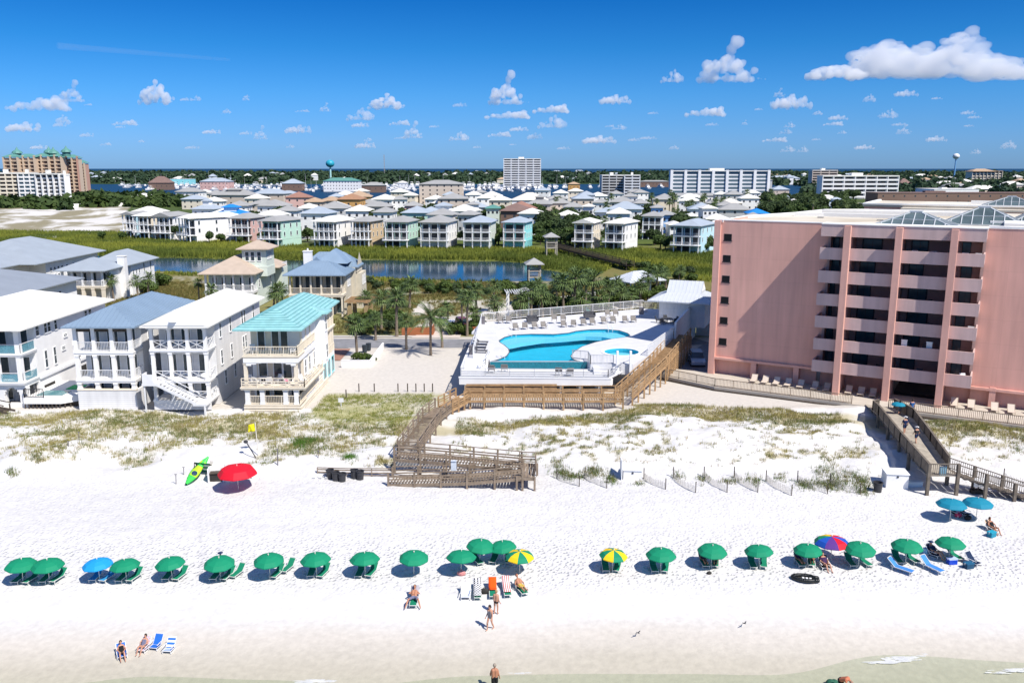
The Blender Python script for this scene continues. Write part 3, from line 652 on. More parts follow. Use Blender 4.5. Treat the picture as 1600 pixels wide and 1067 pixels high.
b = MB(); y0, y1, xm = 5.8, 15, 6.6; b.add([(xm-3.2, y0, 9.3), (xm+3.2, y0, 9.3), (xm+3.2, y1, 9.3), (xm-3.2, y1, 9.3), (xm, y0+3.2, 11.7), (xm, y1-3.2, 11.7)], [(0, 1, 4), (1, 2, 5, 4), (2, 3, 5), (3, 0, 4, 5)]); b.build('centre_roof', roof_blue, F_)
b = MB(); b.add([(3.2, 4.9, 9.7), (5.2, 4.9, 9.7), (4.2, 4.9, 10.7), (4.2, 7.2, 10.7), (3.2, 7, 9.7), (5.2, 7, 9.7)], [(0, 1, 2), (1, 5, 3, 2), (0, 2, 3, 4)]); b.build('dormer', roof_blue, F_)
b = MB(); b.box(1.2, 7.2, 7.5, 2.7, 8.4, 11.4); b.box(1.1, 7.1, 11.4, 2.8, 8.5, 11.55); b.cyl((1.95, 7.8, 11.5), (1.95, 7.8, 12.0), .15); b.build('chimney', white, F_)
slab(F_, 0, 0, 9.9, 3.1, 4.3, cream, .5); posts(F_, (.25, 2.15, 4.05, 5.95, 7.85, 9.65), .25, 4.3, 7.78, cream, .3); posts(F_, (.25, 2.15, 4.05, 5.95, 7.85, 9.65), .25, 0, 3.8, cream, .3)
rail(F_, [(.2, .12, 4.3), (9.7, .12, 4.3), (9.7, 2.9, 4.3)], cream, 1.15, 'bal', 1.9)
for u in (1.2, 3.1, 5.0, 6.9, 8.8): door(F_, 'F', u, 4.4, 3, 1.3, 2.8, wf); door(F_, 'F', u, .4, 3, 1.3, 2.8, wf)
for u in (5, 6, 7):
    for z in (1.2, 5.2): win(F_, 'R', u, z, .6, 1.6, 9.9)
for u in (11.5, 13, 14): win(F_, 'R', u, 4.8, .6, 1.6, 11.6); 
# pergola porch right of F
Pg = empty('pergola', (-29.3, 152, 3.1), 0, 'brown timber pergola beside the tan metal roofed house', 'pergola')
for x in (0, 3):
    for y in (0, 5): b = MB(); b.box(x-.35, y-.35, 0, x+.35, y+.35, 3.2); b.build('pier', mat('ochre_wall', (.36, .26, .13), .9), Pg)
b = MB()
for k in range(9): b.beam((-.8, -.6+.75*k, 3.45), (3.8, -.6+.75*k, 3.45), .12, .2)
for x in (0, 3): b.beam((x, -.8, 3.28), (x, 5.8, 3.28), .16, .16)
b.build('beams', woodn, Pg)

# --- G: grey roofed houses at the left
G2 = empty('lake_house', (-91, 171, 3.0), 0, 'white house with pale grey roof, white chimney and pillared front porch', 'house')
b = MB(); b.box(0, 3, 0, 8.6, 12, 6.8); b.box(1, 12, 0, 9.0, 24, 6.9); b.build('wall', white, G2)
b = MB(); b.hip(-.9, -.9, 9.4, 11, 6.95, 2.1); b.hip(.2, 9, 9.9, 25, 7.0, 2.5); b.build('roof', mat('pale_grey_roof', (.31, .35, .39), .6, .05, .4), G2)
b = MB(); b.box(8.2, 7.6, 0, 9.7, 9, 8.9); b.box(8.1, 7.5, 8.9, 9.8, 9.1, 9.05); b.build('chimney', white, G2)
slab(G2, 0, 0, 8.6, 3.1, 3.7, cream, .45); posts(G2, (.3, 2.3, 4.3, 6.3, 8.3), .3, 3.7, 6.75, white, .38); posts(G2, (.3, 2.3, 4.3, 6.3, 8.3), .3, 0, 3.25, cream, .6)
rail(G2, [(.2, .1, 3.7), (8.4, .1, 3.7), (8.4, 3, 3.7)], metal_w, 1.05, 'bal', 2)
for u in (1.3, 3.3, 5.3, 7.3): door(G2, 'F', u, 3.8, 3, 1, 2.3)
for u in (13, 14.5, 16, 18.5, 22): win(G2, 'R', u, 4.6, .6, .9 if u < 17 else 1.8, 9.0)
G1 = empty('lake_house', (-136, 173, 3.0), 0, 'wide white house with big pale grey hip roof near the left edge', 'house')
b = MB(); b.box(0, 0, 0, 30, 14, 6.9); b.box(12, 14, 0, 33.5, 38, 6.9); b.build('wall', white, G1)
b = MB(); b.hip(-1, -1, 31.2, 16, 7.05, 3.2); b.hip(11, 8, 34.8, 40, 7.05, 4.4); b.build('roof', MATS['pale_grey_roof'], G1)
for u in (16, 17.6, 19.2, 20.8, 23, 26): win(G1, 'R', u, 4.7, .8, .7, 33.5); win(G1, 'R', u, 3.2, .8, .6, 33.5)
for u in (22, 25, 28): win(G1, 'F', u, 3.6, 1.4, 1.8, 0)
G3 = empty('lake_house', (-104, 133.5, 3.0), 0, 'house with dark slate hip roof just behind the big white roof', 'house')
b = MB(); b.box(0, 0, 0, 23, 24, 6.9); b.build('wall', white, G3); b = MB(); b.hip(-1, -1, 24.2, 25, 7.05, 3.6); b.build('roof', mat('slate_roof', (.25, .28, .32), .6, .05, .4), G3)
for u in (6, 12, 18): win(G3, 'R', u, 4, .8, 1.5, 23)
# ------------------------------------------------------------------ pool deck
from mathutils.geometry import tessellate_polygon
decking = mat('white_decking', (.60, .60, .61), .75, .06, .8, .1, 12); deckg = mat('pale_grey_boards', (.52, .53, .56), .8, .08, 1.5)
PD = empty('pool_deck', (0, 0, 0), 0, 'raised white pool deck with free form swimming pool and round hot tub', 'pool deck')
P_ = lambda l, z: [tuple(at(x, y, z)[:2]) for x, y in l]
pool = P_([(767.5,565.5),(780,562),(791,557),(795,551.5),(794,546),(787,540),(780.5,536),(779,533),(788,527.6),(802,524),(830,522.6),(866,523),(888,521),(900,518),(922,515.6),(947,515.2),(968,517.2),
      (981,521.4),(985,524.8),(981,527.3),(956,530.7),(931,535.8),(910,542.5),(897,551),(892.5,557.7),(897,562.7),(907,566.5)], 6.5)
fy = pool[0][1]; pool[-1] = (pool[-1][0], fy)
main = [(-5.9, 104.4), (-4.9, 129.9), (22.6, 143.3), (31.5, 143), (22.9, 118.5), (17.2, 105.9), (14.8, 101.6), (9.6, 101.6), (9.3, fy-.25), (-2.7, fy-.25), (-2.9, 104.4)]
hc = at(971, 550, 6.6); hot = [(hc.x+2.25*math.cos(t*math.pi/14), hc.y+2.25*math.sin(t*math.pi/14)) for t in range(28)]
def holed(b, outer, holes, z):
    rings = [[Vector((x, y, 0)) for x, y in r] for r in [outer]+holes]; flat = [v for r in rings for v in r]
    tr = tessellate_polygon(rings); o = len(b.v); b.v += [(v.x, v.y, z) for v in flat]
    for t in tr:
        a, c, d = flat[t[0]], flat[t[1]], flat[t[2]]
        if (c-a).cross(d-a).z < 0: t = (t[0], t[2], t[1])
        b.f.append(tuple(o+i for i in t)); b.m.append(0)
def skirt(b, poly, z0, z1, m=0, closed=True):
    n = len(poly); o = len(b.v); b.v += [(x, y, z0) for x, y in poly]+[(x, y, z1) for x, y in poly]
    for i in range(n if closed else n-1): j = (i+1) % n; b.f.append((o+i, o+j, o+n+j, o+n+i)); b.m.append(m)
b = MB(); holed(b, main, [pool, hot], 6.6); skirt(b, main, 5.3, 6.6); b.build('upper_deck', decking, PD)
b = MB(); b.prism([(-6.2, 98.9), (11.6, 98.3), (15.9, 105.5), (14, 106), (-6.0, 106)], 5.55, 5.7); b.build('lower_deck', decking, PD)
b = MB(); b.prism([(-6.3, 98.7), (11.7, 98.1), (12.0, 98.6), (11.7, 98.85), (-6.2, 99.3)], 4.78, 5.55); b.prism([(-6.3, 98.7), (-6.0, 98.7), (-5.8, 104.4), (-6.1, 104.4)], 4.78, 5.55)
b.prism([(-6.1, 104.4), (-5.85, 104.4), (-4.85, 130), (-5.1, 130)], 5.0, 6.55); b.build('fascia', white, PD)
b = MB(); b.prism([(-6.36, 98.66), (11.76, 98.06), (11.76, 98.2), (-6.36, 98.8)], 5.56, 5.74); b.build('edge_trim', white_trim, PD)
b = MB()
for k in range(6): b.box(-5.9, 102.4+.33*k, 5.70, -2.95, 104.4+.002*k, 5.72+.145*(k+1)-.02)
b.build('deck_steps', white_trim, PD)
# raised tier at the back
b = MB(); tier = P_([(751,506),(1008,484),(1012,486),(1000,489),(950,494),(905,497),(860,501),(825,505),(800,511),(775,521),(737,521)], 6.75); b.prism(tier, 6.61, 6.95); b.build('upper_tier', decking, PD)
# pool shell
tile = mat('pool_plaster', (.05, .50, .62), .6, .08, .9); ledge = mat('shallow_plaster', (.34, .68, .76), .6, .05); tiled = mat('dark_teal_tile', (.015, .17, .22), .3, .35, 9); coping = mat('dark_coping', (.10, .12, .13), .6, .2, 2)
b = MB(); skirt(b, pool, 4.9, 6.6); b.build('pool_wall', tile, PD); b = MB(); b.add([(x, y, 4.9) for x, y in pool], [tuple(range(len(pool)))]); b.build('pool_floor', tile, PD)
b = MB(); sh = P_([(779,533),(788,527.6),(802,524),(830,522.6),(866,523),(888,521),(900,518),(922,515.6),(947,515.2),(968,517.2),(981,521.4),(985,524.8),(981,527.3),(960,529.5),(940,526),(915,525),(880,528),(845,530.5),(815,535),(800,538),(787,540),(780.5,536)], 6.2)
b.prism(sh, 5.6, 6.15); b.build('shallow_ledge', ledge, PD)
wm = water_mat('pool_water', (.01, .30, .48), .04, 1.3, .8, .10, .86, (.72, .94, 1.0))
b = MB(); b.add([(x, y, 6.5) for x, y in pool], [tuple(range(len(pool)))]); b.build('pool_water', wm, PD)
def ring(b, poly, w, z0, z1):
    n = len(poly); cx = sum(p[0] for p in poly)/n; cy_ = sum(p[1] for p in poly)/n
    for i in range(n):
        p, q = Vector(poly[i]), Vector(poly[(i+1) % n]); d = (q-p)
        if d.length < 1e-4: continue
        nn = Vector((d.y, -d.x)).normalized()*w
        b.prism([tuple(p), tuple(q), tuple(q+nn), tuple(p+nn)], z0, z1)
b = MB(); ring(b, pool[1:-1][::-1] if False else pool[::-1], -.12, 6.56, 6.61); b.build('coping', coping, PD)
b = MB(); b.box(-2.7, fy-.36, 5.7, 9.3, fy-.253, 6.59); b.build('infinity_wall', tiled, PD)
b = MB(); b.box(-2.8, fy-1.3, 5.69, 9.3, fy-1.2, 5.85); b.build('overflow_curb', white_trim, PD)
b = MB(); skirt(b, hot, 5.6, 6.6); b.build('hot_tub_wall', tile, PD)
b = MB(); b.add([(hc.x+.88*(x-hc.x), hc.y+.88*(y-hc.y), 6.1) for x, y in hot], [tuple(range(28))]); b.build('hot_tub_bench', ledge, PD)
b = MB(); b.add([(x, y, 6.48) for x, y in hot], [tuple(range(28))]); b.build('hot_tub_water', wm, PD)
b = MB(); b.lathe([(2.25, 6.605), (2.25, 6.66), (2.65, 6.66), (2.65, 6.605)], 32, (hc.x, hc.y, 0)); b.build('hot_tub_curb', white_trim, PD)
for i in range(8):
    for yy in (99.6, 103.5): b = MB(); x = -5.6+2.3*i; b.box(x-.15, yy, 2.4, x+.15, yy+.3, 5.55); b.build('post', white, PD)
b = MB(); b.prism([(-5.8, 104.6), (17, 106.5), (22, 118), (20, 142), (-4.8, 129.8)], 2.5, 4.8); b.build('under_wall', soil, PD)
b = MB()
for x in (9.9, 12.3): b.box(x, 100.2, 5.7, x+.7, 101.6, 6.0); b.box(x, 100.7, 6.0, x+.7, 101.6, 6.3)
b.build('tub_steps', white_trim, PD)
b = MB()
for x in (12.7, 14.3): b.box(x, 101.1, 5.7, x+.25, 101.5, 8.3)
b.build('gate_post', white_trim, PD)
# fences on the deck
def fence(pts, m, h, label, style='bal', post=2.0, name='fence', cat='fence'):
    F = empty(name, pts[0], 0, label, cat); p0 = Vector(pts[0])
    rail(F, [tuple(Vector(p)-p0) for p in pts], m, h, style, post, 'rail_panel'); return F
fence([(-4.9, 105, 6.6), (-4.6, 129.4, 6.95), (22.2, 142.8, 6.95)], metal_w, 1.25, 'white picket rail along the left and rear edges of the pool deck')
fence([(-6.1, 99.2, 5.7), (-5.95, 104.2, 5.7)], metal_w, 1.1, 'short white rail beside the lower deck steps')
fence([(-6.1, 98.95, 5.7), (11.4, 98.35, 5.7), (14.6, 103.6, 5.7)], mat('grey_rail', (.45, .46, .48), .4), 1.0, 'thin grey rail along the front edge of the lower deck', 'rails', 3)
fence([(17.3, 106.1, 6.6), (22.7, 118.2, 6.6)], metal_w, 1.5, 'white picket fence between hot tub and timber ramp')
fence([(7.6, 104.8, 6.6), (9.5, 103.8, 6.6), (9.6, 101.7, 6.6), (12.4, 101.75, 6.6)], MATS['grey_rail'], 1.1, 'grey handrail around the pool corner by the hot tub', 'bal', 1.2)
fence([(22.2, 142.8, 6.6), (27, 141.5, 6.6)], metal_w, 1.4, 'white picket fence joining the pool house')
fence([(-2.5, 108.5, 6.62), (-3.3, 103.2, 6.0), (-4.0, 102.4, 5.72)], metal_w, 1.0, 'white stair rail at the left end of the pool', 'rails', 2)
b = MB(); b.prism([(22.9, 118.3), (23.15, 118.2), (30.3, 138.4), (30.0, 138.5)], 2.8, 8.8); o = b.build('screen_wall', white, None); tag(o, 'tall white screen wall on the right side of the pool deck', 'wall')
b = MB(); b.prism([(30.4, 138.5), (30.4, 138.2), (36, 136.5), (36, 136.8)], 2.8, 8.9); o = b.build('screen_wall', white, None); tag(o, 'sunlit white wall behind the tall screen wall near the pink building', 'wall')
for x, y in ((803, 523), (953, 515.5), (785, 557)):
    q = at(x, y, 6.62); b = MB()
    for dx in (-.3, .3): b.beam((dx, 0, 0), (dx, -.1, .95), .05); b.beam((dx, -.1, .95), (dx, -.8, .55), .05); b.beam((dx, -.8, .55), (dx, -.85, -.2), .05)
    o = b.build('pool_rail', metal_w, loc=q); tag(o, {803: 'white pool entry handrail at the rear left of the pool', 953: 'white pool entry handrail at the rear right of the pool', 785: 'white handrail at the left bulge of the pool'}[x], 'handrail')
# deck lounge chairs
fab = mat('taupe_sling', (.24, .22, .20), .8, .08); pchs = Proto(chair_proto('lounge_chair', fab, 'x', 'lounge chair', .75)); L = []
for x, y, z in ((782,505,7),(795,505,7),(806,516,6.6),(820,515,6.6),(836,514,6.6),(850,513.5,6.6),(866,502,7),(880,502,7),(881,511.5,6.6),(896,511,6.6),(912,509,6.6),(926,508,6.6),(950,494.5,7),(962,494,7),(944,506,6.6),(958,505,6.6),(977,504.5,6.6),(990,504,6.6)):
    L.append(pchs.put(at(x, y, z-.02), .15+rnd.uniform(-.2, .2), sc=1.05, group='taupe lounge chairs behind the pool'))
label_row(L, 'taupe lounge chair', 'behind the pool')
L = []
for x, y in ((768,582),(788,581),(873,586),(890,587)): L.append(pchs.put(at(x, y, 5.71), 3.14+rnd.uniform(-.3, .3), sc=1.08, group='lounge chairs on the lower deck'))
label_row(L, 'taupe lounge chair', 'facing the pool wall on the lower deck')
def lounger(name, sling, frame, label, w=.62):
    P = empty(name, (0, 0, 0), 0, label, 'lounger')
    b = MB()
    for s in (-1, 1): b.beam((s*w/2, -.95, .3), (s*w/2, .55, .3), .05, .05)
    b.beam((-w/2, -.95, .3), (w/2, -.95, .3), .05); b.beam((-w/2, .5, .3), (w/2, .5, .3), .05); b.build('frame', frame, P)
    b = MB(); b.add([(-w/2+.02, -.93, .33), (w/2-.02, -.93, .33), (w/2-.02, -.3, .30), (-w/2+.02, -.3, .30), (w/2-.02, .32, .33), (-w/2+.02, .32, .33)], [(0,1,2,3),(3,2,4,5)])
    o = b.build('seat', sling, P); sm = o.modifiers.new('s', 'SOLIDIFY'); sm.thickness = .02
    b = MB(); b.add([(-w/2+.02, .32, .33), (w/2-.02, .32, .33), (w/2-.02, .85, .80), (-w/2+.02, .85, .80)], [(0,1,2,3)]); o = b.build('backrest', sling, P); sm = o.modifiers.new('s', 'SOLIDIFY'); sm.thickness = .02
    b = MB()
    for s in (-1, 1): b.beam((s*w/2, .3, .32), (s*w/2, .88, .83), .04)
    b.beam((-w/2, .88, .83), (w/2, .88, .83), .04); b.build('back_frame', frame, P)
    for sx in (-1, 1):
        for y in (-.8, .45): b = MB(); b.beam((sx*w/2, y, 0), (sx*w/2, y, .3), .045); b.build('leg', frame, P)
    return P
fabd = mat('charcoal_sling', (.07, .07, .08), .8, .1)
pdk = Proto(lounger('pool_lounger', fabd, metal_d, 'x')); L = []
for i, (x, y) in enumerate(((750, 551), (748, 547), (750, 542), (752, 537))):
    L.append(pdk.put(at(x, y, 6.61), 1.45, ['charcoal lounger at the left deck rail, nearest the steps', 'charcoal lounger at the left deck rail, second up from the steps', 'charcoal lounger at the left deck rail, third up from the steps', 'charcoal lounger at the left deck rail, farthest from the steps'][i], group='charcoal loungers at the left deck rail'))
for x, y, n_ in ((737, 553, 'grey bin standing by the charcoal loungers on the pool deck'), (754, 506, 'grey bin in the rear left corner of the pool deck'), (1002, 491, 'dark bin at the rear fence near the pool house')):
    b = MB(); b.box(-.35, -.3, 0, .35, .3, 1.0); b.box(-.38, -.33, 1.0, .38, .33, 1.12); o = b.build('bin', mat('grey_plastic', (.16, .15, .16), .6), loc=at(x, y, 6.62 if x == 737 else 6.96)); tag(o, n_, 'bin')
for x, y, n_ in ((832, 502.5, 'dark wicker bench at the rear fence, left of the two'), (921, 496, 'dark wicker bench at the rear fence, right of the two')):
    P = empty('bench', at(x, y, 6.96), .2, n_, 'bench'); m = mat('dark_wicker', (.08, .08, .09), .9, .3, 6)
    b = MB(); b.box(-.8, -.35, 0, .8, .35, .45); b.build('seat', m, P); b = MB(); b.box(-.8, .25, .45, .8, .4, .95); b.build('backrest', m, P)
    for s in (-1, 1): b = MB(); b.box(s*.8, -.35, .2, s*.92, .4, .7); b.build('armrest', m, P)
P = empty('dining_table', at(1042, 505, 6.61), .3, 'dark round table with chairs beside the pool house', 'table'); b = MB(); b.lathe([(.001, .72), (.9, .72), (.9, .77), (.001, .77)], 18); b.build('tabletop', metal_d, P); b = MB(); b.cyl((0, 0, 0), (0, 0, .72), .08); b.build('pedestal', metal_d, P)
pdc = Proto(chair_proto('dining_chair', metal_d, 'x')); q = at(1042, 505, 6.61); L = []
for k in range(5): a = k*1.256+.3; L.append(pdc.put((q.x+1.35*math.cos(a), q.y+1.35*math.sin(a), q.z), a-math.pi/2, 'dark metal chair around the round table beside the pool house', group='dark chairs around the pool house table'))
# pool house
PH = empty('pool_house', (23.3, 133.5, 6.61), R(-22), 'white pool house with grey metal hip roof and raised gabled top', 'building')
b = MB(); b.box(0, 0, -1, 7.2, 6.5, 3.2); b.build('wall', white, PH)
b = MB(); b.hip(-1.6, -1.5, 8.8, 8, 3.1, 1.9, seam=.6); b.build('roof', mat('light_metal_roof', (.55, .58, .62), .45, .05, .4, spec=.5), PH)
b = MB(); x0, x1, y0, y1, z, h = .9, 6.3, 1.0, 5.5, 4.0, 1.9; ym = 3.25
b.add([(x0, y0, z), (x1, y0, z), (x1, y1, z), (x0, y1, z), (x0, ym, z+h), (x1, ym, z+h)], [(0, 1, 5, 4), (1, 2, 5), (2, 3, 4, 5), (3, 0, 4)])
for k in range(10): b.beam((x0+.6*k, y0, z+.02), (x0+.6*k, ym, z+h+.02), .05, .07)
b.build('upper_roof', MATS['light_metal_roof'], PH)
b = MB(); b.add([(6.32, 1.5, 4.5), (6.32, 5, 4.5), (6.32, 3.25, 5.75)], [(0, 1, 2)]); b.build('gable_vent', white_trim, PH)
b = MB()
for k in range(13): b.box(.55*k, -.03, -.2, .55*k+.05, 0, 3.1)
b.box(0, -.05, 1.5, 7.2, .0, 1.6); b.build('batten', white_trim, PH)
b = MB(); b.cyl((4.1, -.06, 2.2), (4.1, 0, 2.2), .22, n=12); b.build('clock', metal_w, PH)

# ------------------------------------------------------------------ timber boardwalks
def walkway(name, label, path, w, m, railstyle='rails', rh=1.05, post=2.2, ground=None, left=True, right=True, cat='boardwalk', planks=True):
    P = empty(name, path[0], 0, label, cat); p0 = Vector(path[0]); pts = [Vector(p)-p0 for p in path]; b = MB(); Ls = []; Rs = []
    for i, p in enumerate(pts):
        d = (pts[min(i+1, len(pts)-1)]-pts[max(i-1, 0)]); d.z = 0; d.normalize(); n = Vector((-d.y, d.x, 0)); Ls.append(p+n*w/2); Rs.append(p-n*w/2)
    for i in range(len(pts)-1):
        L = (pts[i+1]-pts[i]).length; k = max(1, int(L/(.28 if planks else L)))
        for j in range(k):
            t0, t1 = j/k+.012, (j+1)/k-.012; a = Ls[i].lerp(Ls[i+1], t0); c = Ls[i].lerp(Ls[i+1], t1); e = Rs[i].lerp(Rs[i+1], t1); f = Rs[i].lerp(Rs[i+1], t0); D = Vector((0, 0, -.06))
            b.add([a, f, e, c, a+D, f+D, e+D, c+D], [(0,1,2,3),(7,6,5,4),(0,4,5,1),(1,5,6,2),(2,6,7,3),(3,7,4,0)])
    b.build('deck_boards', m, P); b = MB()
    for S_ in (Ls, Rs):
        for i in range(len(pts)-1): b.beam(S_[i]-Vector((0, 0, .22)), S_[i+1]-Vector((0, 0, .22)), .08, .28)
    b.build('joist', m, P)
    for ok, S_ in ((left, Ls), (right, Rs)):
        if ok: rail(P, S_, m, rh, railstyle, post)
        if ground is not None:
            for i in range(len(pts)-1):
                L = (S_[i+1]-S_[i]).length; k = max(1, round(L/post))
                for j in range(k+(i == len(pts)-2)):
                    a = S_[i].lerp(S_[i+1], j/k); wz = hgt(a.x+p0.x, a.y+p0.y)-.3-p0.z
                    if a.z-wz > .35: q = MB(); q.box(a.x-.09, a.y-.09, wz, a.x+.09, a.y+.09, a.z+(rh*.95 if ok else 0)); q.build('post', m, P)
    return P
# honey coloured walk in front of the pool deck
walkway('boardwalk', 'honey coloured timber boardwalk running in front of the white pool deck', [(-5.4, 94.6, 4.35), (12.6, 94.6, 4.35)], 2.2, woodn, 'rails', 1.05, 2.4, 1)
b = MB()
for k in range(5): b.box(-5.3, 95.75+.02*k, 4.5+.22*k, 5.2, 95.83+.02*k, 4.68+.22*k)
o = b.build('windbreak', woodn); tag(o, 'honey timber slatted windbreak at the left of the pool front boardwalk', 'screen')
RW = walkway('ramp', 'long honey timber ramp climbing beside the hot tub to the pool deck', [(12.9, 95.2, 4.35), (18.6, 106.0, 5.6), (24.6, 120.5, 6.6)], 2.1, woodn, 'rails', 1.05, 1.9, 1)
b = MB()
for k in range(12):
    a = Vector((19.9, 106.5, 0)); c = Vector((25.9, 120.5, 0)); z0 = 3.4+.27*k; b.beam(Vector((a.x, a.y, min(z0, 5.3)))-Vector(RW.location), Vector((c.x, c.y, z0+(.35 if z0 < 6 else 0)))-Vector(RW.location), .05, .13)
b.build('slat_skirt', woodn, RW)
walkway('stairs', 'honey timber steps going down left from the pool front boardwalk', [(-5.6, 94.4, 4.3), (-7.4, 91.6, 4.0)], 2.0, woodn, 'rails', 1.05, 1.3, 1, cat='stairs')
walkway('boardwalk', 'grey brown timber boardwalk descending over the dune to the zigzag ramp', [(-7.6, 91.4, 4.0), (-8.6, 88, 3.9), (-10.0, 78.2, 3.55)], 2.0, wood, 'rails', 1.05, 2.2, 1)
walkway('ramp', 'upper leg of the weathered zigzag ramp down to the beach', [(-10.9, 77.0, 3.5), (-6, 76.4, 3.3), (.8, 75.5, 2.95)], 1.8, wood, 'rails', 1.05, 2.1, 1)
walkway('ramp', 'lower leg of the weathered zigzag ramp reaching the sand', [(1.0, 73.6, 2.85), (-4, 73.9, 2.3), (-11.2, 74.6, 1.85)], 1.7, wood, 'rails', 1.0, 2.1, 1)
walkway('landing', 'weathered timber turning platform at the right end of the zigzag ramp', [(.6, 74.55, 2.93), (2.2, 74.4, 2.9)], 3.6, wood, 'rails', 1.05, 1.7, 1, left=False, right=False, cat='platform')
fence([(2.2, 72.6, 2.93), (2.2, 76.2, 2.93), (.7, 76.3, 2.95)], wood, 1.05, 'weathered rail around the end of the zigzag platform', 'rails', 1.7, 'guard_rail', 'railing')
fence([(-11.2, 75.5, 1.85), (-15, 75.8, 1.75), (-18.3, 76.2, 1.7)], wood, .8, 'low long handrail running left from the zigzag ramp over the sand', 'rails', 2.4, 'hand_rail', 'railing')
# white lattice mat and black tubs near the ramp foot
b = MB()
for i in range(6):
    for j in range(3):
        if (i+j) % 2 == 0: b.box(.3*i, .3*j, 0, .3*i+.3, .3*j+.3, .04)
o = b.build('ramp_mat', metal_w, loc=(-18.6, 75.2, hgt(-18, 75.3)+.06)); tag(o, 'white chequered mat at the beach end of the zigzag ramp', 'mat')
def tub(P):
    b = MB(); b.lathe([(.001, 0), (.30, 0), (.36, .75), (.40, .78), (.40, .84), (.34, .84), (.28, .1), (.001, .1)], 14); b.build('body', metal_d, P)
    b = MB()
    for s in (-1, 1): b.beam((s*.40, -.12, .6), (s*.46, -.12, .6), .03); b.beam((s*.46, -.12, .6), (s*.46, .12, .6), .03); b.beam((s*.46, .12, .6), (s*.40, .12, .6), .03)
    b.build('handle', metal_d, P)
tp = empty('trash_can', (0, 0, 0), 0, 'x', 'trash can'); tub(tp); tpp = Proto(tp); L = []
for x, y in ((516, 748), (525, 751), (535, 752), (554, 748.5), (563, 750)):
    q = at(x, y, 1.65); L.append(tpp.put((q.x, q.y, hgt(q.x, q.y)-.02), rnd.uniform(0, 3), group='black bins by the zigzag ramp'))
label_row(L, 'black bin', 'beside the lower zigzag ramp')
q = at(1371, 768, 1.55); tpp.put((q.x, q.y, hgt(q.x, q.y)-.03), .4, 'single black bin left of the white storage box under the right boardwalk', sc=1.1)
# right: patio walk in front of the pink building, planked stair bridge to the beach
pat = mat('patio_slab', (.50, .45, .38), .85, .08, .8)
PT = empty('patio', (0, 0, 0), 0, 'beige patio terrace with dark rail along the foot of the pink building', 'patio')
b = MB(); b.prism([(19.3, 108.2), (21.5, 112), (26.6, 109.6), (46.5, 98), (66, 86.7), (62.5, 80.5), (44, 91.3), (41.2, 93.0), (25, 102.2)], 2.6, 3.6); b.build('patio_floor', pat, PT)
b = MB(); b.prism([(19.2, 107.9), (19.5, 108.5), (41.3, 92.9), (62.6, 80.6), (62.2, 80.1), (41, 92.5), (24.9, 101.9)], 2.9, 3.3); b.build('edge_beam', woodd, PT)
rail(PT, [(19.5, 108.2, 3.6), (25.1, 102.4, 3.6), (38.9, 94.4, 3.6)], wood, 1.0, 'bal', 2.4); rail(PT, [(42.3, 92.5, 3.6), (62.4, 80.7, 3.6)], wood, 1.0, 'bal', 2.4)
def plankrail(P, pts, m, h=1.1):
    b = MB(); U = Vector((0, 0, 1))
    for p, q in zip(pts[:-1], pts[1:]):
        p = Vector(p); q = Vector(q); L = (q-p).length; k = int(L/.2); b.beam(p+U*h, q+U*h, .2, .06)
        for j in range(k): a = p+(q-p)*(j+.08)/k; c = p+(q-p)*(j+.92)/k; b.add([a-U*.25, c-U*.25, c+U*(h-.04), a+U*(h-.04)], [(0, 1, 2, 3)])
        for j in range(max(1, round(L/2))+1): a = p+(q-p)*j/max(1, round(L/2)); b.beam(a-U*.3, a+U*h, .13)
    o = b.build('railing', m, P); sm = o.modifiers.new('s', 'SOLIDIFY'); sm.thickness = .03
BR = empty('beach_bridge', (0, 0, 0), 0, 'grey planked timber bridge crossing the dune down to the beach on the right', 'boardwalk')
gw = mat('grey_timber', (.15, .125, .10), .9, .25, 2, .2, 12)
Lp = [(38.9, 87.2, 4.35), (38.0, 80, 3.75), (36.9, 71.7, 3.35)]; Rp = [(42.0, 86.0, 4.35), (41.0, 80, 3.75), (39.7, 73.8, 3.35)]
b = MB()
for i in range(2):
    A0, A1, B0, B1 = Vector(Lp[i]), Vector(Lp[i+1]), Vector(Rp[i]), Vector(Rp[i+1]); k = 26
    for j in range(k): b.add([A0.lerp(A1, j/k), B0.lerp(B1, j/k), B0.lerp(B1, (j+.93)/k), A0.lerp(A1, (j+.93)/k)], [(0, 1, 2, 3)])
b.add([(36.9, 71.7, 3.34), (39.5, 71.7, 3.34), (39.5, 73.8, 3.34), (36.9, 73.8, 3.34)], [(0, 1, 2, 3)])
b.add([(38.9, 87.2, 4.35), (42.0, 86.0, 4.35), (42.9, 92.4, 3.7), (40.2, 93.8, 3.7)], [(0, 1, 2, 3)])
o = b.build('deck_boards', mat('sandy_boards', (.36, .32, .26), .9, .2, 2), BR); sm = o.modifiers.new('s', 'SOLIDIFY'); sm.thickness = .06
plankrail(BR, [(39.6, 90.3, 4.0)]+Lp, gw); plankrail(BR, [(42.8, 92.2, 3.7)]+Rp, gw)
plankrail(BR, [(39.6, 90.3, 4.0), (40.6, 91.2, 3.9)], gw)
rail(BR, [(36.9, 71.7, 3.35), (39.5, 71.7, 3.35)], gw, 1.1, 'bal', 2.6)
for (x, y, z) in Lp+Rp+[(37.6, 77, 3.6), (40.4, 77, 3.6), (38.4, 83.5, 4), (41.5, 83.5, 4), (39.5, 71.7, 3.35)]: b = MB(); b.box(x-.13, y-.13, hgt(x, y)-.4, x+.13, y+.13, z+(1.1 if y < 72 else 0)); b.build('post', gw, BR)
ST = empty('beach_stair', (0, 0, 0), 0, 'timber stair with baluster rails running right from the bridge landing down to the sand', 'stairs')
b = MB(); zb = 1.45
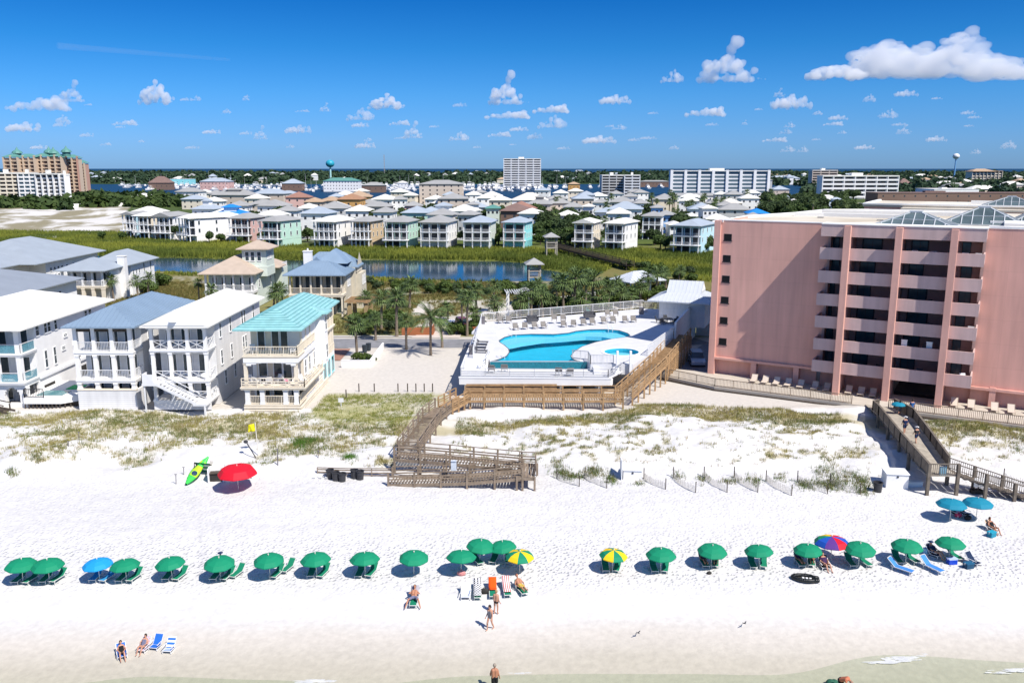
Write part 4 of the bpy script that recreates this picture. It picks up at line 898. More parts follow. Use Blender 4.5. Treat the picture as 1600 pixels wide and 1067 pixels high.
for k in range(12): x = 39.5+.55*k; yy = 71.75-.17*k; z = 3.35-(3.35-zb)*(k+1)/12; b.box(x, yy, z-.06, x+.57, yy+1.9, z)
b.build('treads', gw, ST); rail(ST, [(39.5, 71.7, 3.3), (46.1, 69.7, zb), (48.5, 68.9, .9)], gw, 1.05, 'bal', 2.2); rail(ST, [(39.6, 73.7, 3.3), (46.1, 71.7, zb), (48.8, 70.9, .9)], gw, 1.05, 'bal', 2.2)
for x in (41.7, 43.9, 46.1):
    for y in (71.7, 73.7): b = MB(); z = 3.35-(3.35-zb)*(x-39.5)/6.6; y -= (x-39.5)*.303; b.box(x-.12, y-.12, hgt(x, y)-.3, x+.12, y+.12, z+1.05); b.build('post', gw, ST)
# storage boxes
def storage(loc, rz, label, w, d, h):
    P = empty('storage_box', loc, rz, label, 'storage box'); b = MB(); b.box(-w/2, -d/2, -.2, w/2, d/2, h); b.build('body', white, P)
    b = MB(); b.box(-w/2-.06, -d/2-.08, h, w/2+.06, d/2+.06, h+.07); b.build('lid', white_trim, P); b = MB(); b.box(-.08, -d/2-.05, h-.3, .08, -d/2, h-.15); b.build('handle', metal_d, P)
q = at(1404, 765, 1.55); storage((q.x, q.y+.9, hgt(q.x, q.y)), -.15, 'large white storage box under the right beach bridge', 1.9, 1.6, 1.35)
q = at(990, 750, 1.8); storage((q.x, q.y+.9, hgt(q.x, q.y+.9)-.1), -.1, 'white storage box half sunk in the dune behind the sand fences', 1.7, 1.3, .9)
b = MB(); b.box(-1.1, -.05, 0, -1.02, 1.1, 2.0); o = b.build('box_door', white_trim, loc=(q.x, q.y+.3, hgt(q.x, q.y)-.1)); tag(o, 'raised white board leaning at the left of the sunken storage box', 'board')
b = MB(); b.box(0, 0, 0, 1.5, .5, .45); b.box(-.03, -.03, .45, 1.53, .53, .5); q = at(1418, 765, 1.5); o = b.build('low_bench', mat('pale_blue_paint', (.42, .52, .60), .6), loc=(q.x, q.y+.3, hgt(q.x, q.y))); tag(o, 'low pale blue bench right of the white storage box', 'bench')
# sand fences
sfm = mat('fence_slats', (.30, .28, .25), .9, .2, 5)
def sandfence(x0, y0, x1, y1, label):
    A_, B_ = at(x0, y0, 1.9), at(x1, y1, 1.75); P = empty('sand_fence', (A_.x, A_.y, 0), 0, label, 'sand fence'); k = int((B_-A_).length/.12); b = MB()
    for j in range(k+1):
        t = j/k; x = A_.x+(B_.x-A_.x)*t+.25*math.sin(t*3.1)*(-1); y = A_.y+(B_.y-A_.y)*t; z = hgt(x, y); b.beam((x-A_.x, y-A_.y, z-.1), (x-A_.x+rnd.uniform(-.02, .02), y-A_.y, z+.68+rnd.uniform(-.12, .05)), .03, .012)
    b.build('slat_panel', sfm, P)
    for t in (0, 1):
        x = A_.x+(B_.x-A_.x)*t; y = A_.y+(B_.y-A_.y)*t; z = hgt(x, y); b = MB(); b.cyl((x-A_.x, y-A_.y, z-.2), (x-A_.x, y-A_.y, z+1.05), .045); b.build('post', woodd, P)
SF = ((870,745,905,758),(914,744,948,760),(1006,745,1040,762),(1052,745,1087,766),(1100,744,1136,766),(1147,744,1184,766),(1197,748,1237,770),(1246,749,1293,768),(1297,752,1344,769))
for i, s in enumerate(SF): sandfence(*s, 'slanted sand fence, '+ordn(i, len(SF))+' between ramp and bridge')
sandfence(1568, 746, 1600, 757, 'slat sand fence behind the timber stair at the right edge')
# ------------------------------------------------------------------ pink building
pink = joints(mat('pink_stucco', (.76, .425, .345), .9, .06, .18, .2, 18), 5.4, 2.7, .018, .88); pinkl = joints(mat('pale_pink_panel', (.62, .45, .42), .9, .05, .4, .15, 20), 2.7, 9, .015, .9); roofm = mat('roof_membrane', (.56, .48, .36), .9, .14, .10, var2=(.66, .62, .53)); roofw = mat('white_parapet', (.84, .83, .79), .85, .04)
PB = empty('condo_building', (26.3, 109.3, 0), R(-30), 'large seven level pink condominium with pale balcony bands and glass roof pyramids', 'building')
b = MB(); H0 = 23.55
b.box(0, 0, 5.9, 13.4, .6, H0); b.box(30.0, 0, 5.6, 62, .6, H0)       # walls either side of the balconies
b.box(0, .6, 2.6, .6, 12, H0); b.box(0, .7, 2.6, 13, 1.0, 5.9); b.box(30, .7, 2.6, 62, 1.0, 5.6)
b.box(13.4, 11, 2.6, 30, 11.4, 22.0)
b.build('wall', pink, PB)
b = MB(); b.box(-.45, -.35, 2.8, .35, .6, H0); b.build('corner_pilaster', pink, PB)
for x in (5.1, 10.4, 31.9, 37.3, 43): b = MB(); b.box(x, -.25, 2.8, x+.65, .7, 5.85); b.build('pilaster', pink, PB)
b = MB(); b.box(-.3, -.3, 5.62, 13.4, 0, 5.92); b.box(30.0, -.3, 5.45, 62, 0, 5.75); b.build('ledge', pink, PB)
shaded_pink = mat('recess_wall', (.50, .34, .30), .9, .06)  # facade pink with the shade inside the balconies mixed into its colour
b = MB(); b.box(13.4, 1.6, 2.9, 21.2, 1.9, 22.9); b.box(27.4, 1.6, 2.9, 30, 1.9, 22.9); b.box(21.2, 1.6, 6.2, 27.4, 1.9, 22.9); b.box(13.4, -.0, 5.9, 13.7, 1.6, 22.9); b.box(29.7, .0, 5.9, 30.0, 1.6, 22.9); b.build('recess_wall', shaded_pink, PB)
for a_, c_ in ((13.4, 21.0), (27.4, 30)): b = MB(); b.box(a_, 1.2, 2.9, c_, 1.5, 5.9); b.build('ground_wall', pink, PB)
FX = ((15.65, 16.35), (21.1, 21.8), (26.65, 27.35))
for a, c in FX: b = MB(); b.box(a, -3.5, 2.9, c, .5 if a != 21.1 else 1.6, H0); b.box(a, .5, 2.9, c, 1.7, 22.9); b.build('column', pink, PB)
LV = [(22.25, 23.62), (19.55, 20.93), (16.8, 18.22), (14.1, 15.5), (11.42, 12.83), (8.72, 10.1), (6.03, 7.43)]
bays = ((13.0, 15.65), (16.35, 21.1), (21.8, 26.65), (27.35, 30.05))
for i, (z0, z1) in enumerate(LV):
    b = MB(); b.box(13.05, -2.5, z0, 30.0, 1.6, z0+.22); b.build('floor_slab', pinkl, PB)
    for j, (a, c) in enumerate(bays):
        b = MB(); b.box(a, -2.7, z0, c, -2.52, z1)
        if j == 0: b.box(a, -2.52, z0+.22, a+.16, 0, z1)
        if j == 3: b.box(c-.16, -2.52, z0+.22, c, 0, z1)
        b.build('balcony_panel', pinkl, PB)
        if i: 
            d = MB(); w = c-a; w *= (.7, .9, 1, .8)[(i+j) % 4]; d.box(a+w*.15, 1.5, z0+.24, a+w*.62, 1.597, z0+2.3); o = d.build('sliding_door', metal_d, PB)
            p = MB(); p.box(a+w*.18, 1.47, z0+.3, a+w*.385, 1.498, z0+2.24); p.box(a+w*.395, 1.47, z0+.3, a+w*.59, 1.498, z0+2.24); p.build('pane', glass_t, o)
for z in (21.78, 19.09, 16.47, 13.76, 11.1, 8.32):
    b = MB(); b.box(.75, -.02, z-.75, 1.75, .0, z+.1); b.box(.65, -.06, z-.85, 1.85, -.021, z-.76); o = b.build('window', MATS['dark_metal'], PB); p = MB(); p.box(.8, -.035, z-.7, 1.7, -.021, z+.05); p.build('pane', mat('dark_glass', (.004, .004, .005), .7), o)
# dark entrance passage
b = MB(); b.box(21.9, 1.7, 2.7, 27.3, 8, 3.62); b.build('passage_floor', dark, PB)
# roof: membrane, parapets, stepped upstands and glass pyramids
b = MB(); rp = [(.1, .1), (62, .1), (62, 44), (30, 43), (11.8, 41), (6.2, 37.3), (4, 24.4), (.1, 12)]; b.prism(rp, 22.2, 23.3); b.build('roof', roofm, PB)
b = MB(); b.box(-.05, -.04, H0, 13.2, .64, H0+.12); b.box(13.0, -2.76, 23.63, 30.1, -.02, 23.74); b.box(13.2, -.02, 23.3, 30.1, .4, 23.66); b.box(30.1, -.05, H0, 62, .9, H0+.25)
for p, q in zip(rp[3:], rp[4:]+rp[:1]): b.prism([p, q, (q[0]+.5, q[1]-.3), (p[0]+.5, p[1]-.3)], 23.3, 23.62)
b.prism([(5, 20), (9, 20.5), (22, 19.5), (22, 20.1), (9, 21.2), (5, 20.6)], 23.3, 23.8); b.prism([(7, 30), (30, 30), (30, 31), (7, 31)], 23.3, 23.85); b.prism([(30, 9), (62, 9), (62, 9.6), (30, 9.6)], 23.3, 23.9)
b.box(31.5, 3, 23.3, 62, 9, 24.0); b.build('parapet', roofw, PB)
b = MB()
for x, y in ((9, 16), (17, 13), (23, 22)): b.box(x, y, 23.3, x+.8, y+.5, 23.5)
b.build('roof_vent', soil, PB)
def pyramid(P, cx, cy, w, d, z, h, rw=0):
    fr = mat('skylight_frame', (.50, .53, .54), .5); gg = mat('skylight_glass', (.09, .125, .13), .12, .3, .3, spec=.6)
    b = MB(); c = [(cx-w/2, cy-d/2), (cx+w/2, cy-d/2), (cx+w/2, cy+d/2), (cx-w/2, cy+d/2)]; t = .13; top = [(cx+(x-cx)*t, cy+(y-cy)*t) for x, y in c]
    b.add([(x, y, z) for x, y in c]+[(x, y, z+h) for x, y in top], [(0,1,5,4),(1,2,6,5),(2,3,7,6),(3,0,4,7),(4,5,6,7)]); o = b.build('skylight', gg, P)
    b = MB(); U = Vector((0, 0, .05))
    for i in range(4):
        p0, p1 = Vector((*c[i], z)), Vector((*c[(i+1) % 4], z)); q0, q1 = Vector((*top[i], z+h)), Vector((*top[(i+1) % 4], z+h))
        b.beam(p0, q0, .14); b.beam(p0, p1, .18); b.beam(q0, q1, .14); b.beam(p0.lerp(q0, .5)+U, p1.lerp(q1, .5)+U, .1)
        n = 8
        for k in range(1, n):
            a = p0.lerp(p1, k/n); s = min(1, k/n/(.5*(1-t)), (1-k/n)/(.5*(1-t))); e_ = q0.lerp(q1, min(1, max(0, (k/n-.5)/t+.5)))
            b.beam(a+U, a.lerp(Vector((a.x, a.y, a.z)).lerp(e_, 1), 1 if s >= 1 else 1)*1.0 if s >= 1 else a+(Vector(((top[i][0]+top[(i+1) % 4][0])/2-(p0.x+p1.x)/2, (top[i][1]+top[(i+1) % 4][1])/2-(p0.y+p1.y)/2, h)))*s+U, .1)
    b.box(top[0][0]-.1, top[0][1]-.1, z+h, top[2][0]+.1, top[2][1]+.1, z+h+.2); b.build('skylight_frame', fr, o)
pyramid(PB, 22.3, 4.6, 9.0, 7.6, 23.35, 1.55); pyramid(PB, 29.2, 12.5, 9.0, 8, 23.4, 1.9); pyramid(PB, 37, 17.5, 10, 9, 23.4, 2.6); 
for cx in (22.2, 31):
    pass
# rear wings seen over the roof
P2 = empty('condo_building', (26.3, 109.3, 0), R(-30), 'second pink wing with cream flat roof behind the first glass pyramids', 'building')
b = MB(); b.box(6.7, 76, 2.8, 120, 100, 22.6); b.box(14, 72, 2.8, 120, 76, 22.2); b.box(40, 100, 2.8, 150, 130, 23.4); b.build('wall', pink, P2)
b = MB(); b.box(6.5, 75.8, 22.6, 120, 100, 23.0); b.box(13.8, 71.8, 22.2, 120, 75.8, 22.6); b.box(40, 100, 23.4, 150, 130, 23.8); b.build('roof', roofm, P2)
b = MB(); b.box(6.4, 75.7, 23.0, 120, 76.1, 23.3); b.box(6.4, 76.1, 23.0, 6.9, 100, 23.3); b.box(25, 88, 23.0, 60, 89, 23.7); b.box(39.8, 99.8, 23.8, 150, 100.3, 24.3); b.build('parapet', roofw, P2); pyramid(P2, 32, 82, 10, 8, 23.0, 1.7)
# patio chaises standing along the building foot
chm = mat('beige_chaise', (.58, .50, .42), .8, .06); pc = Proto(lounger('patio_chaise', chm, mat('beige_frame', (.45, .38, .30), .7), 'x', .7)); L = []
cs, sn = math.cos(R(-30)), math.sin(R(-30))
def fl(x, y, z): return (26.3+x*cs-y*sn, 109.3+x*sn+y*cs, z)
for x in (6.0, 7.4, 8.8, 10.2, 11.7, 13.4, 14.8, 17.3, 18.7, 20.0): L.append(pc.put(fl(x, -2.0-(x > 13)*1.9*0, 3.61), R(-30)+.05, group='beige chaises on the patio left of the entrance'))
label_row(L, 'beige chaise', 'by the pink wall left of the entrance')
L = []
for x in (28.6, 30.3, 32.6, 34.2, 36.2, 37.8, 39.2, 40.6): L.append(pc.put(fl(x, -1.9, 3.61), R(-30)+.05, group='beige chaises on the patio right of the entrance'))
label_row(L, 'beige chaise', 'by the pink wall right of the entrance')
# balcony furniture and hanging blinds
bch = Proto(chair_proto('balcony_chair', metal_w, 'x'))
for x, y, z, lb in ((28.0, -1.6, 19.8, 'left white chair on the top right pink balcony'), (29.2, -1.5, 19.8, 'right white chair on the top right pink balcony'), (29.3, -1.6, 11.66, 'white chair on the right pink balcony four levels down'), (29.3, -1.6, 6.27, 'white chair on the lowest right pink balcony'),
                  (23.0, -1.5, 19.8, 'left white chair on the top middle pink balcony'), (25.2, -1.5, 19.8, 'right white chair on the top middle pink balcony')):
    bch.put(fl(x, y, z), R(-30)+rnd.uniform(-.6, .6), lb, 1.1)
bdk = Proto(chair_proto('balcony_chair', metal_d, 'x')); rb = random.Random(4)
for i, lv in enumerate(('top', 'second', 'third', 'fourth', 'fifth', 'lowest')):
    for (a, c), bn in zip(((16.6, 20.6), (22.1, 26.2)), ('left', 'middle')):
        for k_ in range(2):
            if rb.random() < .3 or (i == 0 and bn == 'middle'): continue
            bdk.put(fl(a+.6+k_*2+rb.uniform(-.3, .8), -1.7, LV[i+1][0]+.22), R(-30)+rb.uniform(-1, 1), '%s dark chair on the %s level pink balcony, %s bay' % (('left', 'right')[k_], lv, bn), 1.15, 'dark chairs on the pink balconies')
for k, x in enumerate((22.9, 25.5)):
    b = MB(); b.box(-.3, -.03, 0, .3, .03, 1.5); b.box(-.34, -.05, 1.5, .34, .05, 1.6); o = b.build('hanging_towel', metal_w, loc=fl(x, -2.3, 9.2), rz=R(-30)); tag(o, ['left', 'right'][k]+' white towel hanging over the pink balcony rail above the entrance', 'towel')
# ------------------------------------------------------------------ vegetation
leafm = attr_mat('leaf_mat', .7, 4, .25, transl=.25); grassm = attr_mat('grass_mat', .9, 4, .2, transl=.2)
palmleaf = mat('palm_leaf', (.055, .10, .032), .6, .35, 2.5, var2=(.12, .17, .05)); bark = mat('palm_bark', (.20, .16, .12), .95, .25, 6, .4, 20); barkd = mat('tree_bark', (.09, .07, .05), .95, .3, 6)
def palm(h, seed, n=38, fl=1.6, droop=.6, feather=False):
    r = random.Random(seed); P = empty('palm_tree', (0, 0, 0), 0, 'x', 'palm tree', 'palms')
    b = MB(); lean = (r.uniform(-.25, .25), r.uniform(-.25, .25)); pr = None
    for k in range(7):
        t = k/6; p = (lean[0]*t*t, lean[1]*t*t, h*t); rr = .20-.04*t+(.06 if t > .8 else 0)+(.05 if t == 0 else 0)
        if pr: b.cyl(pr[0], p, pr[1], rr, 8, caps=False)
        pr = (p, rr)
    b.build('trunk', bark, P, smooth=True)
    b = MB(); c = Vector((lean[0], lean[1], h))
    for i in range(n):
        a = i*2.399+r.uniform(-.3, .3); el = r.uniform(-.75, 1.25) if not feather else r.uniform(-.5, 1.2); L = fl*r.uniform(.75, 1.1)
        d = Vector((math.cos(a)*math.cos(el), math.sin(a)*math.cos(el), math.sin(el))); side = Vector((-math.sin(a), math.cos(a), 0))
        if feather:
            pts = []; p = c.copy(); dd = d.copy()
            for k in range(7): pts.append(p.copy()); p = p+dd*L*.36; dd = (dd+Vector((0, 0, -.22))).normalized()
            for k in range(6):
                q0, q1 = pts[k], pts[k+1]; w = L*.24*(1-abs(k-2.2)/5); dn = Vector((0, 0, -w*.5))
                for s in (-1, 1):
                    for j in range(3):
                        m0 = q0.lerp(q1, j/3); m1 = q0.lerp(q1, (j+.75)/3); tip = m0.lerp(m1, 1.4)+side*s*w+dn; b.add([m0, m1, tip], [(0, 1, 2)])
            continue
        base = c+d*L*.35; b.beam(c, base, .03)
        for k in range(7):
            g = (k-3)*.33; dir_ = (d*math.cos(g)+side*math.sin(g)).normalized(); wv = dir_.cross(Vector((0, 0, 1))); wv = wv.normalized()*.075 if wv.length > .01 else side*.07
            m = base+dir_*L*.45; e = base+dir_*L*(.9-.06*abs(k-3)); e.z -= droop*L*.35*r.uniform(.6, 1.3)
            b.add([base, m-wv, e, m+wv], [(0, 1, 2, 3)])
    for i in range(8):      # hanging dead fronds
        a = r.uniform(0, 6.28); q = c+Vector((math.cos(a)*.35, math.sin(a)*.35, -.9)); b.beam(c-Vector((0, 0, .2)), q, .10, .02, 1)
    b.build('crown', [palmleaf, mat('dead_frond', (.22, .17, .09), .9)], P); return P
PALMS = [Proto(palm(4.6, 1)), Proto(palm(3.4, 2, 34)), Proto(palm(6.0, 3, 36)), Proto(palm(5.6, 4, 44, 2.0, feather=True)), Proto(palm(2.2, 5, 32, 1.35))]
def crown_mesh(n, rx, rz, leaf, seed, cols=((.035, .07, .018), (.085, .13, .035)), lumps=9):
    r = np.random.RandomState(seed); lc = r.normal(size=(lumps, 3)); lc /= np.linalg.norm(lc, axis=1)[:, None]; lc *= r.uniform(.35, .75, (lumps, 1)); lc[:, 2] = np.abs(lc[:, 2])*.8-.15
    lr = r.uniform(.28, .5, lumps); li = r.randint(0, lumps, n); d = r.normal(size=(n, 3)); d /= np.linalg.norm(d, axis=1)[:, None]
    p = lc[li]+d*lr[li][:, None]*r.uniform(.6, 1, (n, 1)); p[:, :2] *= rx; p[:, 2] *= rz
    nn = d+r.normal(size=(n, 3))*.6; nn /= np.linalg.norm(nn, axis=1)[:, None]; t = np.cross(nn, r.normal(size=(n, 3))); t /= np.linalg.norm(t, axis=1)[:, None]; bt = np.cross(nn, t)
    s = leaf*r.uniform(.6, 1.3, (n, 1)); V = np.stack([p-t*s, p-bt*s*.6, p+t*s, p+bt*s*.6], 1).reshape(-1, 3)
    c0, c1 = np.array(cols[0]), np.array(cols[1]); w = np.clip(r.uniform(0, 1, lumps)[li]*.6+r.uniform(0, .5, n), 0, 1)[:, None]
    return V, np.arange(n*4).reshape(-1, 4), np.repeat(c0*(1-w)+c1*w, 4, 0)
def tree(h, rx, rz, n, leaf, seed, name='tree', cat='tree', cols=((.045, .08, .025), (.10, .15, .045))):
    P = empty(name, (0, 0, 0), 0, 'x', cat); V, F, Cc_ = crown_mesh(n, rx, rz, leaf, seed, cols); V[:, 2] += h; bulk('crown', V, F, leafm, Cc_, P)
    b = MB(); r = random.Random(seed); b.cyl((0, 0, 0), (0, 0, h*.9), rx*.07+.04, rx*.04+.03, 7)
    for k in range(5): a = k*1.26; b.cyl((0, 0, h*.5), (math.cos(a)*rx*.5, math.sin(a)*rx*.5, h+rz*.2), rx*.03+.02, .02, 5)
    b.build('trunk', barkd, P); return P
SH = [Proto(tree(.9, 1.6, 1.3, 900, .22, 11, 'shrub', 'shrub')), Proto(tree(1.3, 2.2, 1.8, 1300, .26, 12, 'shrub', 'shrub', ((.05, .085, .02), (.11, .16, .035)))), Proto(tree(.8, 1.3, 1.0, 700, .2, 13, 'shrub', 'shrub', ((.04, .07, .03), (.10, .13, .06))))]
TR = [Proto(tree(4, 4.2, 3.8, 1500, .5, 21)), Proto(tree(5, 5, 4.2, 1700, .55, 22, cols=((.045, .075, .03), (.085, .125, .045)))), Proto(tree(3.2, 3.4, 3, 1200, .45, 23, cols=((.045, .085, .02), (.10, .15, .04))))]
def ongr(px, py, z=3.05):
    q = at(px, py, z)
    for _ in range(3): q = at(px, py, hgt(q.x, q.y))
    return q
# palms read off the photo: base pixel, kind, size
L1 = []
for x, y, k, s in ((558, 558, 0, 1.05), (673, 555, 3, 1), (635, 546, 0, .95), (691, 544, 0, 1.0)):
    L1.append(PALMS[k].put(ongr(x, y), rnd.uniform(0, 6), sc=s, group='palms along the street'))
for o, lb in zip(L1, ('shaggy cabbage palm behind the white garden wall of the turquoise roofed house', 'tall date palm with long feathery fronds in the sand lot', 'cabbage palm left of the feathery date palm in the sand lot', 'cabbage palm just right of the feathery date palm')): o['label'] = lb
L = []
for x, y, k, s in ((596,515,0,1.1),(572,500,1,1),(620,526,0,1.15),(621,498,1,1),(640,482,1,1.1),(730,525,2,.95),(722,510,2,.85),(745,505,0,1),(778,512,1,1),(772,488,0,.9),(742,515,4,1.1),
                   (587,532,1,.9),(700,500,4,1),(812,506,1,1.1),(830,503,0,1.05),(848,500,1,1.2),(862,496,1,1),(880,494,0,1.2),(897,490,0,1.2),(905,497,4,1.2),(925,489,0,1.1),(938,492,4,1.2),(950,487,0,1),(968,485,1,1),(985,482,4,1.2),
                   (1000,478,1,1),(1012,470,0,1),(915,478,0,1),(893,478,1,1),(1025,463,0,1),(1040,455,1,1),(960,474,1,1),(845,485,1,1.1),(1060,446,1,1),(870,480,0,.9)):
    L.append(PALMS[k].put(ongr(x, y), rnd.uniform(0, 6), sc=s*rnd.uniform(1.05, 1.28), group='palms around and behind the pool deck'))
label_row(L, 'cabbage palm', 'in the planting around and behind the pool deck')
L = []
for x, y, k, s in ((178,472,0,1.0),(216,468,1,1.1),(232,466,1,1.2),(225,460,4,1),(335,490,0,1),(435,500,0,1.15),(428,492,1,1.1),(442,482,1,1.1),(312,480,2,.8),(505,478,1,1)):
    L.append(PALMS[k].put(ongr(x, y), rnd.uniform(0, 6), sc=s, group='palms between the lake side houses'))
label_row(L, 'cabbage palm', 'between the houses on the near side of the lake')
# shrubs
def scatter(prs, poly, n, smin, smax, group, label, zfix=None):
    out = []; xs = [p[0] for p in poly]; ysp = [p[1] for p in poly]; c = 0
    while len(out) < n and c < n*60:
        c += 1; x = rnd.uniform(min(xs), max(xs)); y = rnd.uniform(min(ysp), max(ysp))
        if not inpoly(np.array([x]), np.array([y]), poly)[0]: continue
        q = ongr(x, y); out.append(prs[rnd.randrange(len(prs))].put((q.x, q.y, q.z-.15), rnd.uniform(0, 6), sc=rnd.uniform(smin, smax), group=group))
    label_row(out, label[0], label[1]); return out
scatter(SH, [(575,442),(700,450),(800,449),(905,448),(900,459),(800,462),(700,462),(575,454)], 56, .7, 1.3, 'shrubs along the near lake bank', ('leafy shrub', 'on the near bank of the lake'))
scatter(SH, [(545,500),(620,500),(625,524),(548,524)], 16, .8, 1.3, 'shrubs by the street', ('round shrub', 'in the garden beside the street'))
scatter(SH, [(700,515),(745,515),(742,526),(700,527)], 6, .7, 1.1, 'shrubs by the driveway', ('low shrub', 'between the driveway and the pool deck'))
scatter(SH, [(815,500),(1010,480),(1060,455),(1095,440),(1090,425),(960,440),(800,470)], 80, .8, 1.5, 'shrubs behind the pool deck', ('green shrub', 'in the planting behind the pool deck fence'))
scatter(SH, [(150,470),(240,460),(260,440),(235,440),(205,462),(150,462)], 14, .8, 1.3, 'shrubs by the chimney house', ('shrub', 'beside the white house with the chimney'))
scatter(SH, [(980,416),(1040,424),(1030,436),(975,432)], 8, 1.0, 1.6, 'shrubs by the marsh walk', ('bright green shrub', 'at the marsh below the long walkway'))
scatter(SH, [(562,562),(592,552),(590,562),(566,570)], 6, .4, .6, 'shrubs inside the white garden wall', ('small shrub', 'inside the white garden wall'))
scatter(TR, [(150,374),(840,386),(990,388),(1110,396),(1110,384),(990,377),(840,378),(150,366)], 84, .6, 1.05, 'trees between the marsh row houses', ('leafy tree', 'between the houses along the far marsh edge'))
scatter(TR, [(230,372),(640,384),(640,388),(230,378)], 10, .4, .7, 'small trees at the marsh edge', ('small tree', 'at the edge of the marsh'))
scatter(TR, [(840,352),(900,352),(900,384),(838,384)], 26, .9, 1.4, 'trees in the gap of the marsh row', ('dark tree', 'in the gap beside the turquoise house'))
scatter(TR, [(400,335),(1130,335),(1130,372),(400,360)], 115, .75, 1.25, 'trees among the town houses', ('tree', 'standing among the town house roofs'))
scatter(TR, [(1190,350),(1345,350),(1345,312),(1190,318)], 70, 1.0, 1.6, 'trees behind the pink building', ('tree', 'in the grove behind the pink building'))
scatter(PALMS[:3], [(840,350),(1350,345),(1350,318),(840,325)], 60, 1.3, 2.0, 'palms among the town houses', ('palm', 'among the town houses right of the centre'))
scatter(PALMS[:3], [(840,384),(985,386),(985,360),(840,360)], 12, 1.2, 1.6, 'palms in the gaps of the marsh row', ('palm', 'between the right hand marsh houses'))
# stuff: dune grass, reeds, distant wood
def tufts(name, X, Y, Z, h, cols, label, blades=7, w=.03, spread=.35, seed=5, cat='grass'):
    r = np.random.RandomState(seed); n = len(X); N = n*blades; hh = np.repeat(h, blades)*r.uniform(.55, 1.15, N); a = r.uniform(0, 6.283, N); sp = r.uniform(.1, 1, N)*spread*hh
    bx = np.repeat(X, blades)+r.normal(0, .10, N)*(1+hh); by = np.repeat(Y, blades)+r.normal(0, .10, N)*(1+hh); bz = np.repeat(Z, blades)-.04
    ca, sa = np.cos(a), np.sin(a); ww = w*(1+.0*hh)*np.repeat(np.ones(n), blades)
    b2 = r.uniform(0, 6.283, N); V = np.stack([np.stack([bx-np.cos(b2)*ww, by-np.sin(b2)*ww, bz], 1), np.stack([bx+np.cos(b2)*ww, by+np.sin(b2)*ww, bz], 1), np.stack([bx+ca*sp, by+sa*sp, bz+hh], 1)], 1).reshape(-1, 3)
    ci = r.uniform(.7, 1.25, (N, 1)); C = np.repeat(np.repeat(cols, blades, 0)*ci, 3, 0)
    o = bulk(name, V, np.arange(N*3).reshape(-1, 3), grassm, np.clip(C, 0, 1)); return tag(o, label, cat, kind='stuff')
r_ = np.random.RandomState(9); n = 150000; X = r_.uniform(-68, 66, n); Y = r_.uniform(77, 101, n); d = vegd(X, Y); k = r_.uniform(0, 1, n) < d*.6; k &= ~((X > 36.4)&(X < 41.5)&(Y > 71)&(Y < 94)); k &= ~((X > -11.2)&(X < -6.0)&(Y > 77)&(Y < 95.5)); 
for hx0, hx1, hy0 in ((-68.5, -54.9, 93.6), (-49.3, -42.1, 93.), (-40.6, -33.8, 92.8), (-30.4, -22.8, 91.6)): k &= ~((X > hx0)&(X < hx1)&(Y > hy0))
k &= ~((X > -6)&(X < 14)&(Y > 93)); k &= ~((Y > 108.2-(X-19.5)*.66)&(X > 19)); k &= ~((Y > 97)&(X > -8.5)); k &= ~((X > -55)&(X < -24)&(Y > 92.4)&(r_.uniform(0, 1, n) > .25))
X, Y, d = X[k], Y[k], d[k]; nz = fbm(X*.3, Y*.4, 3)[:, None]; g0, g1, g2 = np.array([.38, .34, .11]), np.array([.20, .23, .07]), np.array([.42, .35, .20])
t = np.clip((nz-.38)*5, 0, 1); mixr = r_.uniform(0, 1, (len(X), 1)); cols = g0*(1-t)+g1*t; cols = np.where(mixr > .75, g2, cols)
gl = ((X > -22.5)&(X < -8)&(Y > 88))[:, None]; cols = np.where(gl, np.where(r_.uniform(0, 1, (len(X), 1)) > .5, np.array([.22, .27, .05]), np.array([.34, .33, .10])), cols)
tufts('dune_grass', X, Y, height(X, Y), np.where(gl[:, 0], .22, .32)*(1+.5*r_.uniform(-1, 1, len(X))), cols, 'yellow green sea oats and dune grass spread over the dune', 8, .022)
# green creeping patches and oats behind the sand fences
X = []; Y = []
for px, py, sx, sy, m in ((470,706,9,3,150),(488,700,6,2,80),(546,722,6,2,60),(60,726,4,2,40),(20,738,5,2,40),(880,738,8,3,90),(925,737,9,3,120),(955,745,5,4,70),(900,741,10,2,80),(1060,742,5,2,25),(1100,745,5,3,30),(1140,747,7,2,40),(1180,746,8,4,50),
                       (1220,742,6,3,30),(1260,752,10,4,90),(1300,752,14,4,200),(1345,750,10,5,110),(1330,742,16,3,90),(1290,735,14,4,80),(1000,750,6,2,20),(1350,762,6,2,40),(870,728,5,3,30),(1550,700,10,4,30),(1590,715,6,3,30),(1500,690,14,4,50),(660,655,8,6,50)):
    for _ in range(m): q = at(rnd.gauss(px, sx), rnd.gauss(py, sy), 2.0); X.append(q.x); Y.append(q.y)
X = np.array(X); Y = np.array(Y); cols = np.where(r_.uniform(0, 1, (len(X), 1)) > .5, np.array([.12, .19, .04]), np.array([.25, .23, .09])); cols[:290] = np.array([.10, .22, .03])
tufts('beach_grass', X, Y, height(X, Y), np.full(len(X), .42), cols, 'loose tufts of beach grass at the dune foot', 6, .02, .4, 6)
